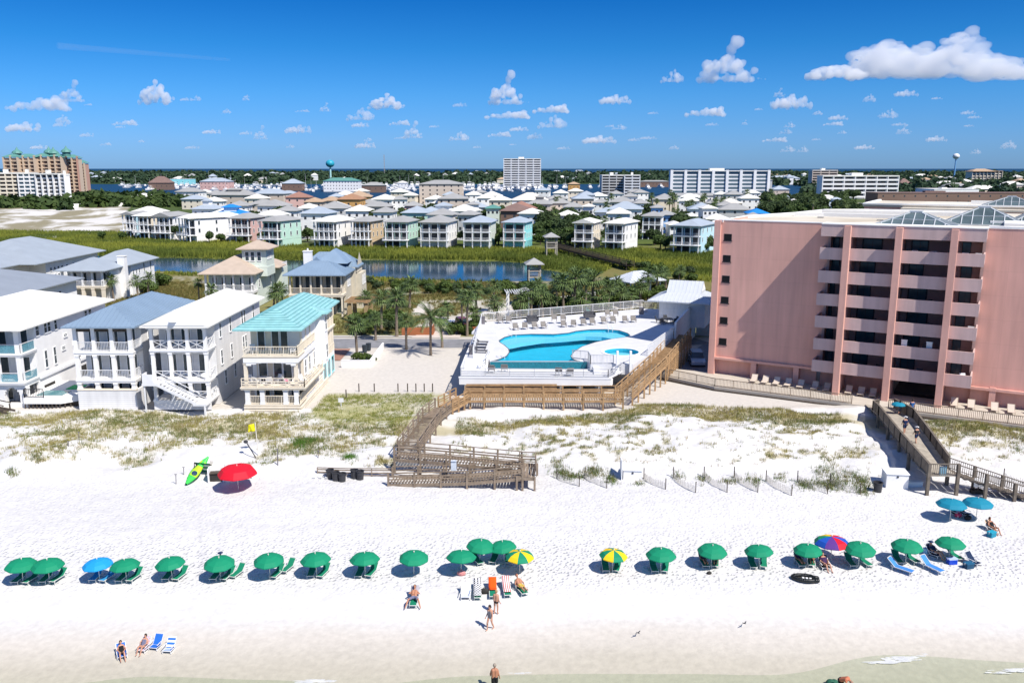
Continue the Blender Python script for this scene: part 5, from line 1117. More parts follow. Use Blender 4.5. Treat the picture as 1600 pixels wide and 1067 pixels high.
# marsh reeds
n = 100000; X = r_.uniform(-260, 120, n); Y = r_.uniform(215, 420, n); k = inpoly(X, Y, MARSH); rz = inpoly(X, Y, [tuple(at(x, y, 1.6)[:2]) for x, y in ((245,431),(500,437),(640,443),(800,447),(800,441),(640,437),(500,430),(330,428),(245,425))]); k = k | rz; X, Y = X[k], Y[k]
nz = fbm(X*.06, Y*.05, 4)[:, None]; t = np.clip((nz-.35)*3.5, 0, 1); lk = np.zeros(len(X), bool)
for ox, oy in ((0, -5), (0, 5), (5, 0), (-5, 0)): lk |= inpoly(X+ox, Y+oy, LAKE)
cols = np.array([.27, .29, .045])*(1-t)+np.array([.12, .16, .03])*t; cols = np.where((lk & (r_.uniform(0, 1, len(X)) > .3))[:, None], np.array([.10, .13, .02]), cols)
tufts('marsh_reeds', X, Y, height(X, Y), np.where(lk, np.where(Y < 245, .9, 1.9), 1.1)*r_.uniform(.7, 1.2, len(X)), cols, 'yellow green reeds of the marsh around the lake', 5, .11, .3, 7, 'reeds')
# scrub on the near lake side
n = 30000; X = r_.uniform(-90, 45, n); Y = r_.uniform(140, 215, n); m = fbm(X*.09+3, Y*.09, 4)+np.where((X > -19)&(X < 5)&(Y > 146)&(Y < 176), -.13, .13); k = (m > .44)&~inpoly(X, Y, LAKE)&~((X > -62)&(X < -29)&(Y > 152)&(Y < 187))&~((X > -6)&(Y < 150)); X, Y = X[k], Y[k]
t = r_.uniform(0, 1, (len(X), 1)); cols = np.array([.10, .12, .03])*(1-t)+np.array([.25, .19, .07])*t
tufts('scrub_grass', X, Y, height(X, Y), np.full(len(X), .55), cols, 'brown green scrub grass behind the street', 6, .06, .45, 8)
# distant woods: masses of leaf cards on lumps
def woods(name, X, Y, Z, rad, label, cards=34, seed=3, dark=(.030, .062, .034), light=(.065, .105, .05)):
    r = np.random.RandomState(seed); n = len(X); N = n*cards; d = r.normal(size=(N, 3)); d /= np.linalg.norm(d, axis=1)[:, None]; R_ = np.repeat(rad, cards)[:, None]; d[:, 2] = np.abs(d[:, 2])
    p = np.stack([np.repeat(X, cards), np.repeat(Y, cards), np.repeat(Z, cards)], 1)+d*R_*r.uniform(.6, 1, (N, 1))*np.array([1, 1, 1.15]); nn = d+r.normal(size=(N, 3))*.5; nn /= np.linalg.norm(nn, axis=1)[:, None]
    t = np.cross(nn, r.normal(size=(N, 3))); t /= np.linalg.norm(t, axis=1)[:, None]; bt = np.cross(nn, t); s = R_*r.uniform(.25, .5, (N, 1)); V = np.stack([p-t*s, p-bt*s*.7, p+t*s, p+bt*s*.7], 1).reshape(-1, 3)
    w = np.repeat(r.uniform(0, 1, (n, 1)), cards, 0)*.7+r.uniform(0, .3, (N, 1)); C = np.repeat(np.array(dark)*(1-w)+np.array(light)*w, 4, 0)
    o = bulk(name, V, np.arange(N*4).reshape(-1, 4), leafm, C); return tag(o, label, 'woods', kind='stuff')
X = []; Y = []; Rr_ = []; 
for i in range(5200):
    u = rnd.uniform(-.66, .66); px = 800+u*1333
    if px < 1000: Yv = rnd.choice((1, 1, 0))and rnd.uniform(1720, 2700) or rnd.uniform(2400, 5000)
    elif px < 1250: Yv = rnd.uniform(1400, 4600)
    else: Yv = rnd.uniform(900, 4600)
    if vnoise(np.array([u*30]), np.array([Yv*.004]))[0] < .28 and Yv < 2600: continue
    X.append(u*Yv); Y.append(Yv); Rr_.append(rnd.uniform(5, 9)*(1+Yv/4000))
X = np.array(X); Y = np.array(Y); woods('far_woods', X, Y, np.full(len(X), 1.5), np.array(Rr_), 'dark green woods stretching along the horizon')
X = []; Y = []
for px0, px1, Y0, Y1, m in ((105, 262, 640, 800, 260), (0, 110, 600, 660, 60), (250, 300, 640, 700, 30)):
    for _ in range(m): Yv = rnd.uniform(Y0, Y1); X.append((rnd.uniform(px0, px1)-800)/1333*Yv*1.0); Y.append(Yv)
woods('oak_grove', np.array(X), np.array(Y), np.full(len(X), 1.8), np.array([rnd.uniform(4, 8) for _ in X]), 'rounded green grove behind the white dune field at left', 60, 4, (.03, .06, .02), (.08, .12, .03))
# ------------------------------------------------------------------ town
WM = dict(white=white, cream=cream, mint=mat('mint_siding', (.46, .66, .56), .8, .05), tan=mat('ochre_siding', (.60, .46, .30), .8, .05), turquoise=mat('turquoise_siding', (.28, .70, .72), .7, .04),
          blue=mat('pale_blue_siding', (.46, .66, .74), .8, .05), green=paleg, pink=mat('rose_stucco', (.62, .40, .36), .85, .05), orange=mat('orange_stucco', (.54, .31, .11), .85, .06), skyblue=mat('sky_blue_siding', (.26, .46, .78), .8, .05), grey=mat('grey_siding', (.50, .50, .49), .85, .06), beige=mat('beige_stucco', (.58, .49, .41), .85, .05), brown=mat('brown_siding', (.20, .13, .10), .85, .08))
RM = dict(grey=mat('town_grey_roof', (.32, .32, .31), .7, .06, .3), white=roof_white, blue=mat('blue_grey_roof', (.36, .41, .46), .5, .06, .3), red=mat('red_tile_roof', (.30, .16, .12), .8, .1, .5), tan=mat('town_tan_roof', (.42, .30, .20), .8, .1, .5), orange=mat('orange_tile_roof', (.34, .19, .11), .8, .1, .5),
          bright=mat('bright_blue_roof', (.02, .22, .60), .5, .06, .3), brown=mat('brown_roof', (.20, .13, .11), .8, .08, .4), green=mat('green_metal_roof', (.10, .26, .22), .6, .08, .4), cream=mat('cream_flat_roof', (.66, .62, .54), .8, .06, .2))
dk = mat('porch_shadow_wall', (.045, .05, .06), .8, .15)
def rowhouse(label, px0, px1, by, rot, d, wall, roof, floors=3, fh=3.0, nb=3, deck=True, gable=False, group='porch houses along the far marsh edge'):
    a, c = at(px0, by, 2.0), at(px1, by, 2.0); w = (c-a).length; P = empty('marsh_house', (a.x, a.y, hgt(a.x, a.y)-.1), R(rot), label, 'house', group)
    wm_, rm = WM[wall], RM[roof]; H = floors*fh+.4; pd = 2.4; b = MB(); b.box(0, pd, fh-.5 if deck else 0, w, d, H); b.box(w*.55, pd+.5, -.5, w, d, fh-.4); b.build('wall', wm_, P)
    b = MB(); b.hip(-.7, -.8, w+.7, d+.7, H+.15, w*.21, gf=gable); b.build('roof', rm, P)
    if gable: b = MB(); b.add([(0, -.1, H+.15), (w, -.1, H+.15), (w/2, -.1, H+w*.2)], [(0, 1, 2)]); b.build('gable_wall', wm_, P)
    for i in range(nb+1):
        x = .2+(w-.4)*i/nb; b = MB(); b.box(x-.17, 0, -.6, x+.17, .34, H-.02); b.build('post', white_trim, P)
    for f in range(1, floors):
        z = f*fh; slab(P, -(.8 if f == 1 and deck else 0), -(.9 if f == 1 and deck else 0), w+(.1 if f == 1 else 0), pd, z, white_trim, .32)
        rail(P, [(0 if f > 1 else -.7, .05 if f > 1 else -.8, z), (w-.1, .05 if f > 1 else -.8, z)], metal_w, 1.0, 'bal', w/nb)
        for i in range(nb):
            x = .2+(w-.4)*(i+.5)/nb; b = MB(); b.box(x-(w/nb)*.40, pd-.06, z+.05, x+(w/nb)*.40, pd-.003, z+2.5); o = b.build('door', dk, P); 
        for k in range(3): win(P, 'R', pd+1.8+k*(d-pd-2)/2.6, z+.9, .8, 1.5, w, mull=0); win(P, 'L', pd+1.8+k*(d-pd-2)/2.6, z+.9, .8, 1.5, 0, mull=0)
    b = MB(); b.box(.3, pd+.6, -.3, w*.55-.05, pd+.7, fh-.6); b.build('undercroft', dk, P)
    return P
rowhouse('grey gabled porch house at the left end of the marsh row', 193, 212, 370, -10, 14, 'blue', 'grey', gable=True)
rowhouse('narrow white roofed house second in the marsh row', 212, 236, 373, -12, 15, 'cream', 'white')
rowhouse('white porch house with grey gable, third in the marsh row', 242, 270, 374, -12, 16, 'white', 'grey', gable=True)
rowhouse('long white house with white roof, fourth in the marsh row', 281, 312, 377, -40, 24, 'white', 'white')
rowhouse('grey roofed house with pink side wall in the marsh row', 359, 392, 378, -12, 14, 'pink', 'grey')
rowhouse('mint green sided porch house in the marsh row', 407, 440, 384, -20, 15, 'mint', 'grey', nb=2)
rowhouse('white roofed house with broad lower deck in the marsh row', 491, 526, 385, -16, 17, 'white', 'white', nb=4)
rowhouse('ochre porch house with brown grey roof in the marsh row', 549, 579, 385, -14, 14, 'tan', 'grey', nb=4)
rowhouse('pale mint porch house right of the ochre one', 602, 638, 386, -10, 14, 'mint', 'grey')
rowhouse('white porch house with tall open ground floor arches in the marsh row', 657, 700, 387, -10, 15, 'white', 'grey', deck=False)
rowhouse('pale green sided white porch house with blue grey roof', 724, 766, 387, -8, 14, 'green', 'blue', deck=False)
rowhouse('turquoise porch house with pale blue roof in the marsh row', 786, 820, 387, -14, 13, 'turquoise', 'blue', nb=2, deck=False)
rowhouse('cream house with white gabled roof right of the marsh tower', 897, 926, 388, -18, 13, 'cream', 'white', nb=2, gable=True)
rowhouse('tall white house with bright white roof in the right marsh row', 945, 974, 389, -27, 16, 'white', 'white', nb=2)
rowhouse('small grey roofed white house on stilts set back in the right marsh row', 1003, 1032, 373, -14, 12, 'white', 'grey', nb=3)
rowhouse('pale blue porch house with blue grey roof nearest the pink building', 1051, 1092, 394, -29, 18, 'blue', 'blue', nb=3)
rowhouse('cream house half hidden by the pink building edge', 1109, 1140, 388, -20, 15, 'cream', 'white', nb=3)
def block(name, label, px0, px1, ey, eave, d, wall, roof, rh=None, nw=4, nf=2, rot=0, flat=False, group='houses of the beach town', cat='house', z0=1.9, win_w=1.1, gl=dk, cup=False, winh=1.3):
    """building placed by its front eave line: ey = photo row of the eave, eave = its height"""
    a, c = at(px0, ey, eave+z0), at(px1, ey, eave+z0); w = max(4, (c-a).length); P = empty(name, (a.x, a.y, z0), R(rot), label, cat, group)
    b = MB(); b.box(0, 0, -2, w, d, eave); b.build('wall', WM[wall], P); b = MB()
    if flat: b.box(-.3, -.3, eave, w+.3, d+.3, eave+.3); b.box(w*.3, d*.3, eave+.3, w*.42, d*.5, eave+1.6)
    else: b.hip(-.8, -.8, w+.8, d+.8, eave+.15, rh or min(w, d)*.24)
    b.build('roof', RM[roof], P); fh = eave/max(nf, 1)
    for f in range(nf):
        for i in range(nw):
            x = w*(i+.5)/nw; z = fh*f+fh*.35; o = MB(); o.box(x-win_w/2, -.05, z, x+win_w/2, -.003, z+winh); o.build('window', gl, P)
        if not flat:
            for i in range(2): x = d*(i+.6)/2.4; z = fh*f+fh*.35; o = MB(); o.box(w+.003, x-.5, z, w+.05, x+.5, z+1.2); o.build('window', gl, P)
    if cup: b = MB(); b.box(w*.35, d*.3, eave, w*.65, d*.6, eave+4); b.build('cupola', WM[wall], P); b = MB(); b.hip(w*.3, d*.25, w*.7, d*.65, eave+4.1, 1.2); b.build('cupola_roof', RM[roof], P)
    return P
T_ = [ # px0, px1, eave row, eave height, depth, wall, roof, extra
(330,395,305,8,16,'beige','grey',0),(395,445,303,8,16,'beige','blue',0),(274,312,300,9,14,'white','grey',0),(322,388,340,8,14,'white','bright',0),(333,372,333,8,14,'white','white',0),(402,440,322,8,15,'white','grey',0),
(400,432,337,8,14,'white','white',0),(446,482,309,8,16,'pink','red',0),(475,502,316,8,14,'beige','tan',0),(500,525,314,8,14,'cream','tan',0),(527,562,312,10,18,'orange','orange',0),(540,578,308,9,20,'orange','tan',0),
(470,512,334,8,14,'white','blue',0),(497,540,326,8,15,'grey','grey',0),(580,614,312,8,14,'white','white',0),(560,585,318,7,12,'grey','grey',0),(540,575,330,8,14,'white','white',0),(583,612,332,8,13,'white','grey',0),(612,634,312,8,12,'white','grey',0),
(632,659,322,8,12,'pink','grey',0),(628,668,333,8,14,'mint','blue',0),(660,684,330,8,12,'white','blue',0),(668,706,336,8,13,'white','grey',0),(680,702,322,10,8,'white','blue',0),(700,740,330,8,13,'white','white',0),(731,748,320,10,7,'white','grey',0),
(715,740,336,8,12,'grey','grey',0),(760,780,326,8,12,'green','green',0),(782,826,330,9,16,'brown','brown',0),(795,838,326,8,16,'brown','red',0),(811,840,334,9,14,'white','white',0),(800,856,313,7,20,'white','cream',0),(822,860,319,7,16,'beige','grey',0),
(855,893,318,7,16,'beige','grey',0),(896,928,311,9,14,'beige','blue',0),(905,930,305,9,12,'white','blue',0),(926,950,317,8,12,'white','grey',0),(911,926,323,10,7,'white','white',0),(930,958,332,8,13,'white','blue',0),(950,984,334,9,13,'white','white',0),
(950,1002,327,8,15,'white','blue',0),(952,988,316,7,15,'cream','grey',0),(991,1015,318,8,12,'white','grey',0),(1018,1036,325,8,10,'skyblue','grey',0),(1026,1050,336,8,12,'skyblue','grey',0),(1021,1058,312,8,15,'cream','grey',0),(1047,1068,352,6,10,'white','white',0),
(1061,1092,314,8,13,'white','white',0),(1072,1088,338,6,10,'white','white',0),(1064,1090,308,8,10,'white','white',0),(1099,1120,326,9,10,'white','white',0),(1102,1136,343,7,12,'white','white',0),(1124,1172,328,6,14,'grey','grey',0),(1128,1160,318,6,13,'cream','cream',0),
(1105,1123,318,6,10,'grey','grey',0),(1170,1200,334,6,12,'white','bright',0),(1235,1260,316,6,12,'white','white',0),(1275,1318,313,6,14,'white','white',0),(1325,1345,320,5,12,'beige','tan',0),(1160,1195,341,5,10,'grey','grey',0),(1290,1330,322,5,12,'white','blue',0),
(870,900,337,7,12,'white','white',0),(465,495,326,8,12,'white','white',0),(430,462,330,8,12,'white','grey',0),(355,385,322,8,12,'white','grey',0),(300,335,327,8,12,'white','blue',0)]
NM = dict(skyblue='sky blue', bright='bright blue')
out = []
for t in T_:
    o = block('town_house', 'x', t[0], t[1], t[2], t[3], t[4], t[5], t[6], nw=3, nf=2, rot=rnd.uniform(-14, 6), cup=(t[1]-t[0] > 30 and rnd.random() < .12)); out.append((o, t))
rr2 = random.Random(31); cen = [((at((t[0]+t[1])/2, t[2], t[3]+1.9)).x, (at((t[0]+t[1])/2, t[2], t[3]+1.9)).y) for t in T_]; tries = 0; added = 0
while added < 46 and tries < 4000:      # more houses in the gaps of the town
    tries += 1; px = rr2.uniform(215, 1190); Yv = rr2.uniform(385, 800); x = (px-800)/1333*Yv*1.01
    if any(math.hypot(x-a, (Yv-c)*.7) < 21 for a, c in cen) or Yv < 400+(px > 840)*30: continue
    wl = rr2.choice(('white', 'white', 'white', 'cream', 'grey', 'beige', 'white', 'cream')); rf = rr2.choice(('white', 'white', 'grey', 'white', 'grey', 'blue')); cen.append((x, Yv)); added += 1
    w_ = rr2.uniform(10, 15)*1333/Yv/2; ev = rr2.uniform(6.5, 8.5); pe = 533.5+FPX*math.tan(math.atan((CH-ev-1.9)/Yv)-PITCH)
    o = block('town_house', 'x', px-w_, px+w_, pe, ev, rr2.uniform(10, 14), wl, rf, nw=3, nf=2, rot=rr2.uniform(-14, 8)); out.append((o, (0, 0, 0, 0, 0, wl, rf)))
def tname(o):
    for p, t in out:
        if p is o: return '%s house with %s roof' % (NM.get(t[5], t[5]), NM.get(t[6], t[6]))
label_row([o for o, t in out], tname, 'in the town behind the marsh row')
# larger blocks
LB = dict(group=None, cat='building')
block('apartment_block', 'big beige five storey block with grey roof in the middle of the town', 655, 722, 288, 16, 22, 'beige', 'grey', 3, 6, 5, 0, group=None, cat='building')
block('apartment_block', 'lower beige hipped block in front of the big beige one', 684, 730, 311, 10, 16, 'beige', 'grey', 3, 4, 3, group=None, cat='building')
block('low_building', 'long low building with grey roof left of the pink building roof', 1052, 1200, 306, 5, 12, 'white', 'grey', 2, 14, 1, group=None, cat='building')
block('low_building', 'long low building with green grey roof seen above the grove', 1180, 1310, 309, 5, 14, 'grey', 'blue', 2, 10, 1, flat=True, group=None, cat='building')
block('low_building', 'long dark flat roofed building with rooftop machines behind the pink wings', 1372, 1640, 302, 9, 24, 'brown', 'brown', 2, 16, 2, flat=True, group=None, cat='building', gl=MATS['window_glass'])
block('low_building', 'long white flat roofed market hall near the right horizon', 1460, 1530, 296, 8, 40, 'white', 'white', 2, 8, 1, flat=True, group=None, cat='building')
block('harbour_house', 'dark red peaked pavilion on the far right shore', 1406, 1424, 287, 7, 14, 'pink', 'brown', 7, 3, 1, group=None, cat='building')
block('harbour_house', 'blue roofed lodge right of the long white condominium', 1205, 1250, 279, 9, 20, 'white', 'blue', 5, 8, 3, group=None, cat='building')
block('harbour_house', 'grey roofed villa pair near the right horizon', 1480, 1512, 291, 6, 15, 'beige', 'grey', 4, 4, 2, group=None, cat='building')
block('resort_hotel', 'long white lodge with green roof behind the harbour', 505, 560, 283, 12, 22, 'white', 'green', 4, 12, 3, group=None, cat='building')
block('harbour_house', 'mint green restaurant on the harbour far left', 264, 298, 280, 9, 24, 'turquoise', 'white', 3, 4, 1, flat=True, group=None, cat='building')
block('harbour_house', 'pink and blue roofed harbour hall', 312, 357, 284, 10, 24, 'pink', 'blue', 5, 8, 2, group=None, cat='building')
block('harbour_house', 'brown peaked boathouse on the far left quay', 232, 264, 286, 8, 20, 'brown', 'brown', 9, 4, 1, group=None, cat='building')
block('harbour_house', 'grey roofed pavilion behind the marina left of centre', 440, 470, 287, 8, 22, 'brown', 'blue', 6, 4, 1, group=None, cat='building')
block('harbour_house', 'brown roofed boat shed near the harbour centre', 565, 600, 290, 7, 20, 'brown', 'grey', 4, 4, 1, group=None, cat='building')
block('harbour_house', 'yellow shop on the wooded shore right of the tower', 888, 906, 288, 7, 14, 'orange', 'tan', 3, 3, 1, group=None, cat='building')
block('harbour_house', 'dark long boathouse between the banded tower blocks', 1001, 1046, 284, 7, 18, 'brown', 'grey', 2, 8, 1, group=None, cat='building')
block('harbour_house', 'white marina office right of the boat shed', 620, 636, 286, 6, 14, 'white', 'white', 3, 3, 1, group=None, cat='building')
L = []
for px, ey, w in ((140,272,9),(160,270,7),(425,271,9),(440,273,6),(712,272,12),(735,273,9),(760,272,8),(745,268,8),(870,268,12),(905,267,12),(920,271,8),(1235,277,10),(385,275,8),(298,275,8),(330,276,8),(490,274,8),(650,275,8),(695,274,8)):
    L.append(block('shore_villa', 'x', px-w/2, px+w/2, ey, 12, 20, 'white', rnd.choice(('white', 'grey', 'blue')), 5, 2, 1, group='white villas on the wooded far shore', cat='villa'))
label_row(L, 'white villa', 'among the trees of the far shore')
L = []; rr2 = random.Random(5)
for i in range(96):
    right = i % 3 == 0; px = rr2.uniform(1180, 1600) if right else rr2.uniform(130, 1260); Yv = rr2.uniform(900, 2600) if right else rr2.uniform(1730, 3200); w = rr2.uniform(14, 34)*1333/Yv/2; ev = rr2.uniform(5, 11)
    pe = 533.5+FPX*math.tan(math.atan((CH-ev-1.9)/Yv)-PITCH); L.append(block('shore_building', 'x', px-w, px+w, pe, ev, 16, rr2.choice(('white', 'white', 'cream', 'beige', 'grey')), rr2.choice(('white', 'grey', 'blue', 'tan', 'white')), 4, 2, 1, group='low buildings along the far shore', cat='building'))
label_row(L, 'low pale building', 'along the far wooded shore')
# condo slabs with balconies
def condo(label, px0, px1, ty, by, d, wall, nf, nb, rot=0, z0=1.9, bal=True, top=None, dkm=None, topm=None, fins=False, name='condo_tower'):
    Yc = at(0, by, z0).y; a, c = along(px0, ty, Yc), along(px1, ty, Yc); H = a.z-z0; a.z = c.z = z0; w = (c-a).length; P = empty(name, (a.x, a.y, z0), R(rot), label, 'building'); wm_ = WM[wall]; fh = H/nf; dm = dkm or dk
    b = MB(); b.box(0, 1.5, -2, w, d, H); b.build('wall', wm_, P); b = MB(); b.box(-.3, -.2, H, w+.3, d+.3, H+1.0); b.box(w*.4, d*.3, H+1, w*.55, d*.7, H+3.5); b.build('roof', topm or RM['white'], P)
    for f in range(nf):
        z = f*fh
        if bal: b = MB(); b.box(-.2, -.1, z+fh*.0, w+.2, 1.5, z+.35); b.box(-.1, -.1, z+.35, w+.1, .15, z+fh*.42); b.build('balcony', wm_, P)
        for i in range(nb):
            x0 = w*i/nb+w/nb*.12; x1 = w*(i+1)/nb-w/nb*.12; b = MB(); b.box(x0, 1.42, z+fh*.25, x1, 1.497, z+fh*.85); b.build('window', dm, P)
    for i in range(nb+1):
        x = w*i/nb; b = MB(); b.box(x-(1.5 if fins else .35), -.3 if fins else -.12, -1, x+(1.5 if fins else .35), 1.5, H+(1.5 if fins else .3)); b.build('fin', wm_, P)
    return P
condo('tall white banded condominium tower in the centre of the horizon', 787, 845, 249, 292, 30, 'white', 12, 5)
condo('dark banded condominium block on the harbour shore', 941, 975, 275, 305, 25, 'grey', 7, 3, dkm=dark); condo('white balconied end of the banded block on the shore', 976, 1000, 275, 306, 25, 'white', 7, 2, -8)
condo('long white condominium with seven projecting fins', 1050, 1202, 268, 303, 18, 'white', 6, 7, fins=True, bal=False, dkm=mat('blue_grey_glass', (.10, .15, .18), .3, .2))
condo('tan balconied block with stepped crown left of the white one', 1270, 1309, 267, 294, 18, 'beige', 7, 3)
condo('white five storey condominium with grey balconies above the pink roof', 1286, 1405, 276, 309, 16, 'white', 5, 7)
o = condo('cream hotel with tan hip roof near the right horizon', 1520, 1567, 268, 287, 25, 'cream', 5, 8, bal=False, topm=RM['tan']); b = MB(); b.hip(-2, -2, 44, 27, 22.6, 5); b.build('hip_roof', RM['tan'], o)
condo('cream end block of the white condominium at the left edge', -14, 26, 272, 321, 7, 'cream', 8, 4, 8); condo('white condominium with blue glass balconies at left', 27, 52, 272, 321, 7, 'white', 8, 3, 10, dkm=mat('teal_glass', (.08, .2, .26), .3, .2))
condo('bright white condominium wing with small windows at left', 54, 93, 273, 321, 7, 'white', 8, 4, -6, bal=False)
condo('glass balconied right corner of the white condominium at left', 93, 103, 274, 321, 5, 'white', 8, 1, -30, dkm=MATS['teal_glass'])
# grand hotel with green roof
HP = empty('grand_hotel', (0, 0, 0), 0, 'large ornate beige hotel with green roof and turrets at the far left', 'hotel')
segs = [(6, 28, 247, 900), (28, 54, 247, 905), (54, 76, 246, 912), (76, 96, 246, 915), (96, 121, 248, 930), (121, 132, 256, 960)]
hw = [mat('hotel_beige', (.60, .46, .33), .85, .06), mat('hotel_rose', (.52, .30, .22), .85, .06)]; hd = mat('hotel_shadow', (.13, .09, .08), .9)
for i, (p0, p1, ty, Yv) in enumerate(segs):
    a = along(p0, ty, Yv); c = along(p1, ty, Yv); H = a.z; b = MB(); b.box(a.x, Yv, -1, c.x, Yv+9, H); b.build('wall', hw[1 if i in (5,) else 0], HP)
    b = MB(); b.hip(a.x-1, Yv-2, c.x+1, Yv+10, H+1, 3.2); b.build('roof', RM['green'], HP); nf = 11; n_ = max(2, int((c.x-a.x)/5))
    for f in range(nf):
        z = H*f/nf
        b = MB(); b.box(a.x, Yv-1.5, z, c.x, Yv, z+.9); b.build('balcony', hw[0], HP)
    for k in range(n_): x = a.x+(c.x-a.x)*(k+.5)/n_; b = MB(); b.box(x-1.5, Yv-.1, 2, x+1.5, Yv-.003, H-3); b.build('window_bay', hd, HP)
    for k in range(n_+1): x = a.x+(c.x-a.x)*k/n_; b = MB(); b.box(x-.7, Yv-2, 0, x+.7, Yv, H+(2.5 if k % 2 else 1)); b.build('pier', hw[k % 2 if i > 3 else 0], HP)
for px, ty in ((23, 236), (73, 235), (80, 236), (100, 234)):
    q = along(px, ty+7, 915); b = MB(); b.lathe([(4, -2), (4, 2), (5.5, 2), (4.5, 4), (1.5, 6), (.001, 9)], 10, (q.x, 920, q.z)); b.build('turret', RM['green'], HP)
# water towers, mast
def wtower(label, px, ty, by, Yv, rad, colr, stem):
    q = along(px, ty, Yv); P = empty('water_tower', (q.x, Yv, 1.5), 0, label, 'water tower'); H = q.z-1.5
    b = MB(); b.cyl((0, 0, -2), (0, 0, H-rad), rad*.22, rad*.18, 12); b.lathe([(rad*.5, -2), (rad*.22, rad*.5)], 12); b.build('stem', stem, P)
    b = MB(); b.ball((0, 0, H-rad*.85), rad, 20, .85); b.build('tank', colr, P, smooth=True); b = MB(); b.cyl((0, 0, H-.3), (0, 0, H+1.5), .5); b.build('vent', stem, P)
tl = mat('teal_tank', (.03, .33, .45), .4, .08); wtower('teal round water tower on a pale stem above the harbour', 515.5, 250, 273, 1900, 9.5, tl, mat('pale_aqua', (.40, .66, .66), .6)); wtower('white topped water tower on a slim blue stem near the right edge', 1494.5, 240, 268, 2200, 8.2, metal_w, mat('blue_paint', (.15, .35, .62), .6))
q = along(600, 242, 2600); b = MB()
for k in range(10): z0 = q.z*k/10; z1 = q.z*(k+1)/10; b.beam((-1, 0, z0), (1, 0, z1), .5); b.beam((1, 0, z0), (-1, 0, z1), .5)
b.beam((-1, 0, 0), (-1, 0, q.z), .5); b.beam((1, 0, 0), (1, 0, q.z), .5); o = b.build('radio_mast', mat('mast_grey', (.4, .38, .38), .6), loc=(q.x, 2600, 0)); tag(o, 'slim lattice radio mast beyond the harbour', 'mast')
# harbour boats
def boat(L, kind):
    P = empty('motor_boat', (0, 0, 0), 0, 'x', 'boat', 'boats in the harbour'); w = L*.28; b = MB(); vs = []
    for z, s in ((-.3, .75), (L*.1, 1.0)):
        for x, y in ((-.5, -.5), (.15, -.5), (.38, -.3), (.5, 0), (.38, .3), (.15, .5), (-.5, .5)): vs.append((x*L*(.94 if s < 1 else 1), y*w*s, z))
    b.add(vs, [(6,5,4,3,2,1,0), (7,8,9,10,11,12,13)]+[(i, (i+1) % 7, 7+(i+1) % 7, 7+i) for i in range(7)]); b.build('hull', white, P); h = L*.1
    if kind < 2:
        b = MB(); b.prism([(-L*.25, -w*.36), (L*.12, -w*.34), (L*.24, -w*.12), (L*.24, w*.12), (L*.12, w*.34), (-L*.25, w*.36)], h, h+L*.1); b.build('cabin', white, P); b = MB(); b.box(-L*.24, -w*.37, h+L*.035, L*.16, w*.37, h+L*.075); b.build('window', dk, P)
        b = MB(); b.box(-L*.18, -w*.3, h+L*.18, L*.06, w*.3, h+L*.2)
        for x in (-L*.16, L*.04):
            for y in (-w*.28, w*.28): b.beam((x, y, h+L*.1), (x, y, h+L*.18), .15)
        b.build('flybridge', white if kind == 0 else mat('canvas_blue', (.05, .14, .30), .8), P)
    else: b = MB(); b.cyl((0, 0, h), (0, 0, L*1.2), .12, .06, 6); b.cyl((0, 0, h+1.5), (-L*.4, 0, h+1.6), .2, n=6); b.box(-L*.2, -w*.25, h, L*.2, w*.25, h+L*.06); b.build('mast', metal_w, P)
    return P
BT = [Proto(boat(17, 0)), Proto(boat(13, 1)), Proto(boat(14, 2)), Proto(boat(22, 0))]; L = []
rows = [(190,1040,294,1.1,46),(480,860,299,1,22),(190,470,291,1.0,34),(130,330,284,1.2,22),(230,300,296,1,8),(330,500,297,1.1,18),(590,650,297,1.2,9),(690,860,297,1.2,22),(720,800,291,1.2,10),(500,660,291,1,16),(840,900,293,1,5),(330,430,285,1,12)]
for x0, x1, y, s, n_ in rows:
    for i in range(n_):
        px = x0+(x1-x0)*(i+.5)/n_+rnd.uniform(-2, 2); q = at(px, y+rnd.uniform(-1.3, 1.3), 0); o = BT[rnd.choice((0, 0, 1, 2, 3))].put((q.x, q.y, .1), rnd.choice((1.57, -1.57, 1.5, 1.7))+rnd.uniform(-.4, .4), sc=s*rnd.uniform(.8, 1.25)); o['row'] = y; L.append(o)
label_row(L, 'white boat', 'moored in the harbour')
for o in L: del o['row']
for x0, x1, y, lb in ((185, 475, 290, 'long grey dock among the boats at the left of the harbour'), (590, 860, 296, 'long grey dock among the boats below the central tower'), (330, 500, 296, 'grey dock nearer the town left of centre')):
    b = MB(); a, c = at(x0, y, 0), at(x1, y, 0); b.beam((a.x, a.y, .6), (c.x, c.y, .6), 4, .6); tag(b.build('marina_dock', soil), lb, 'dock')
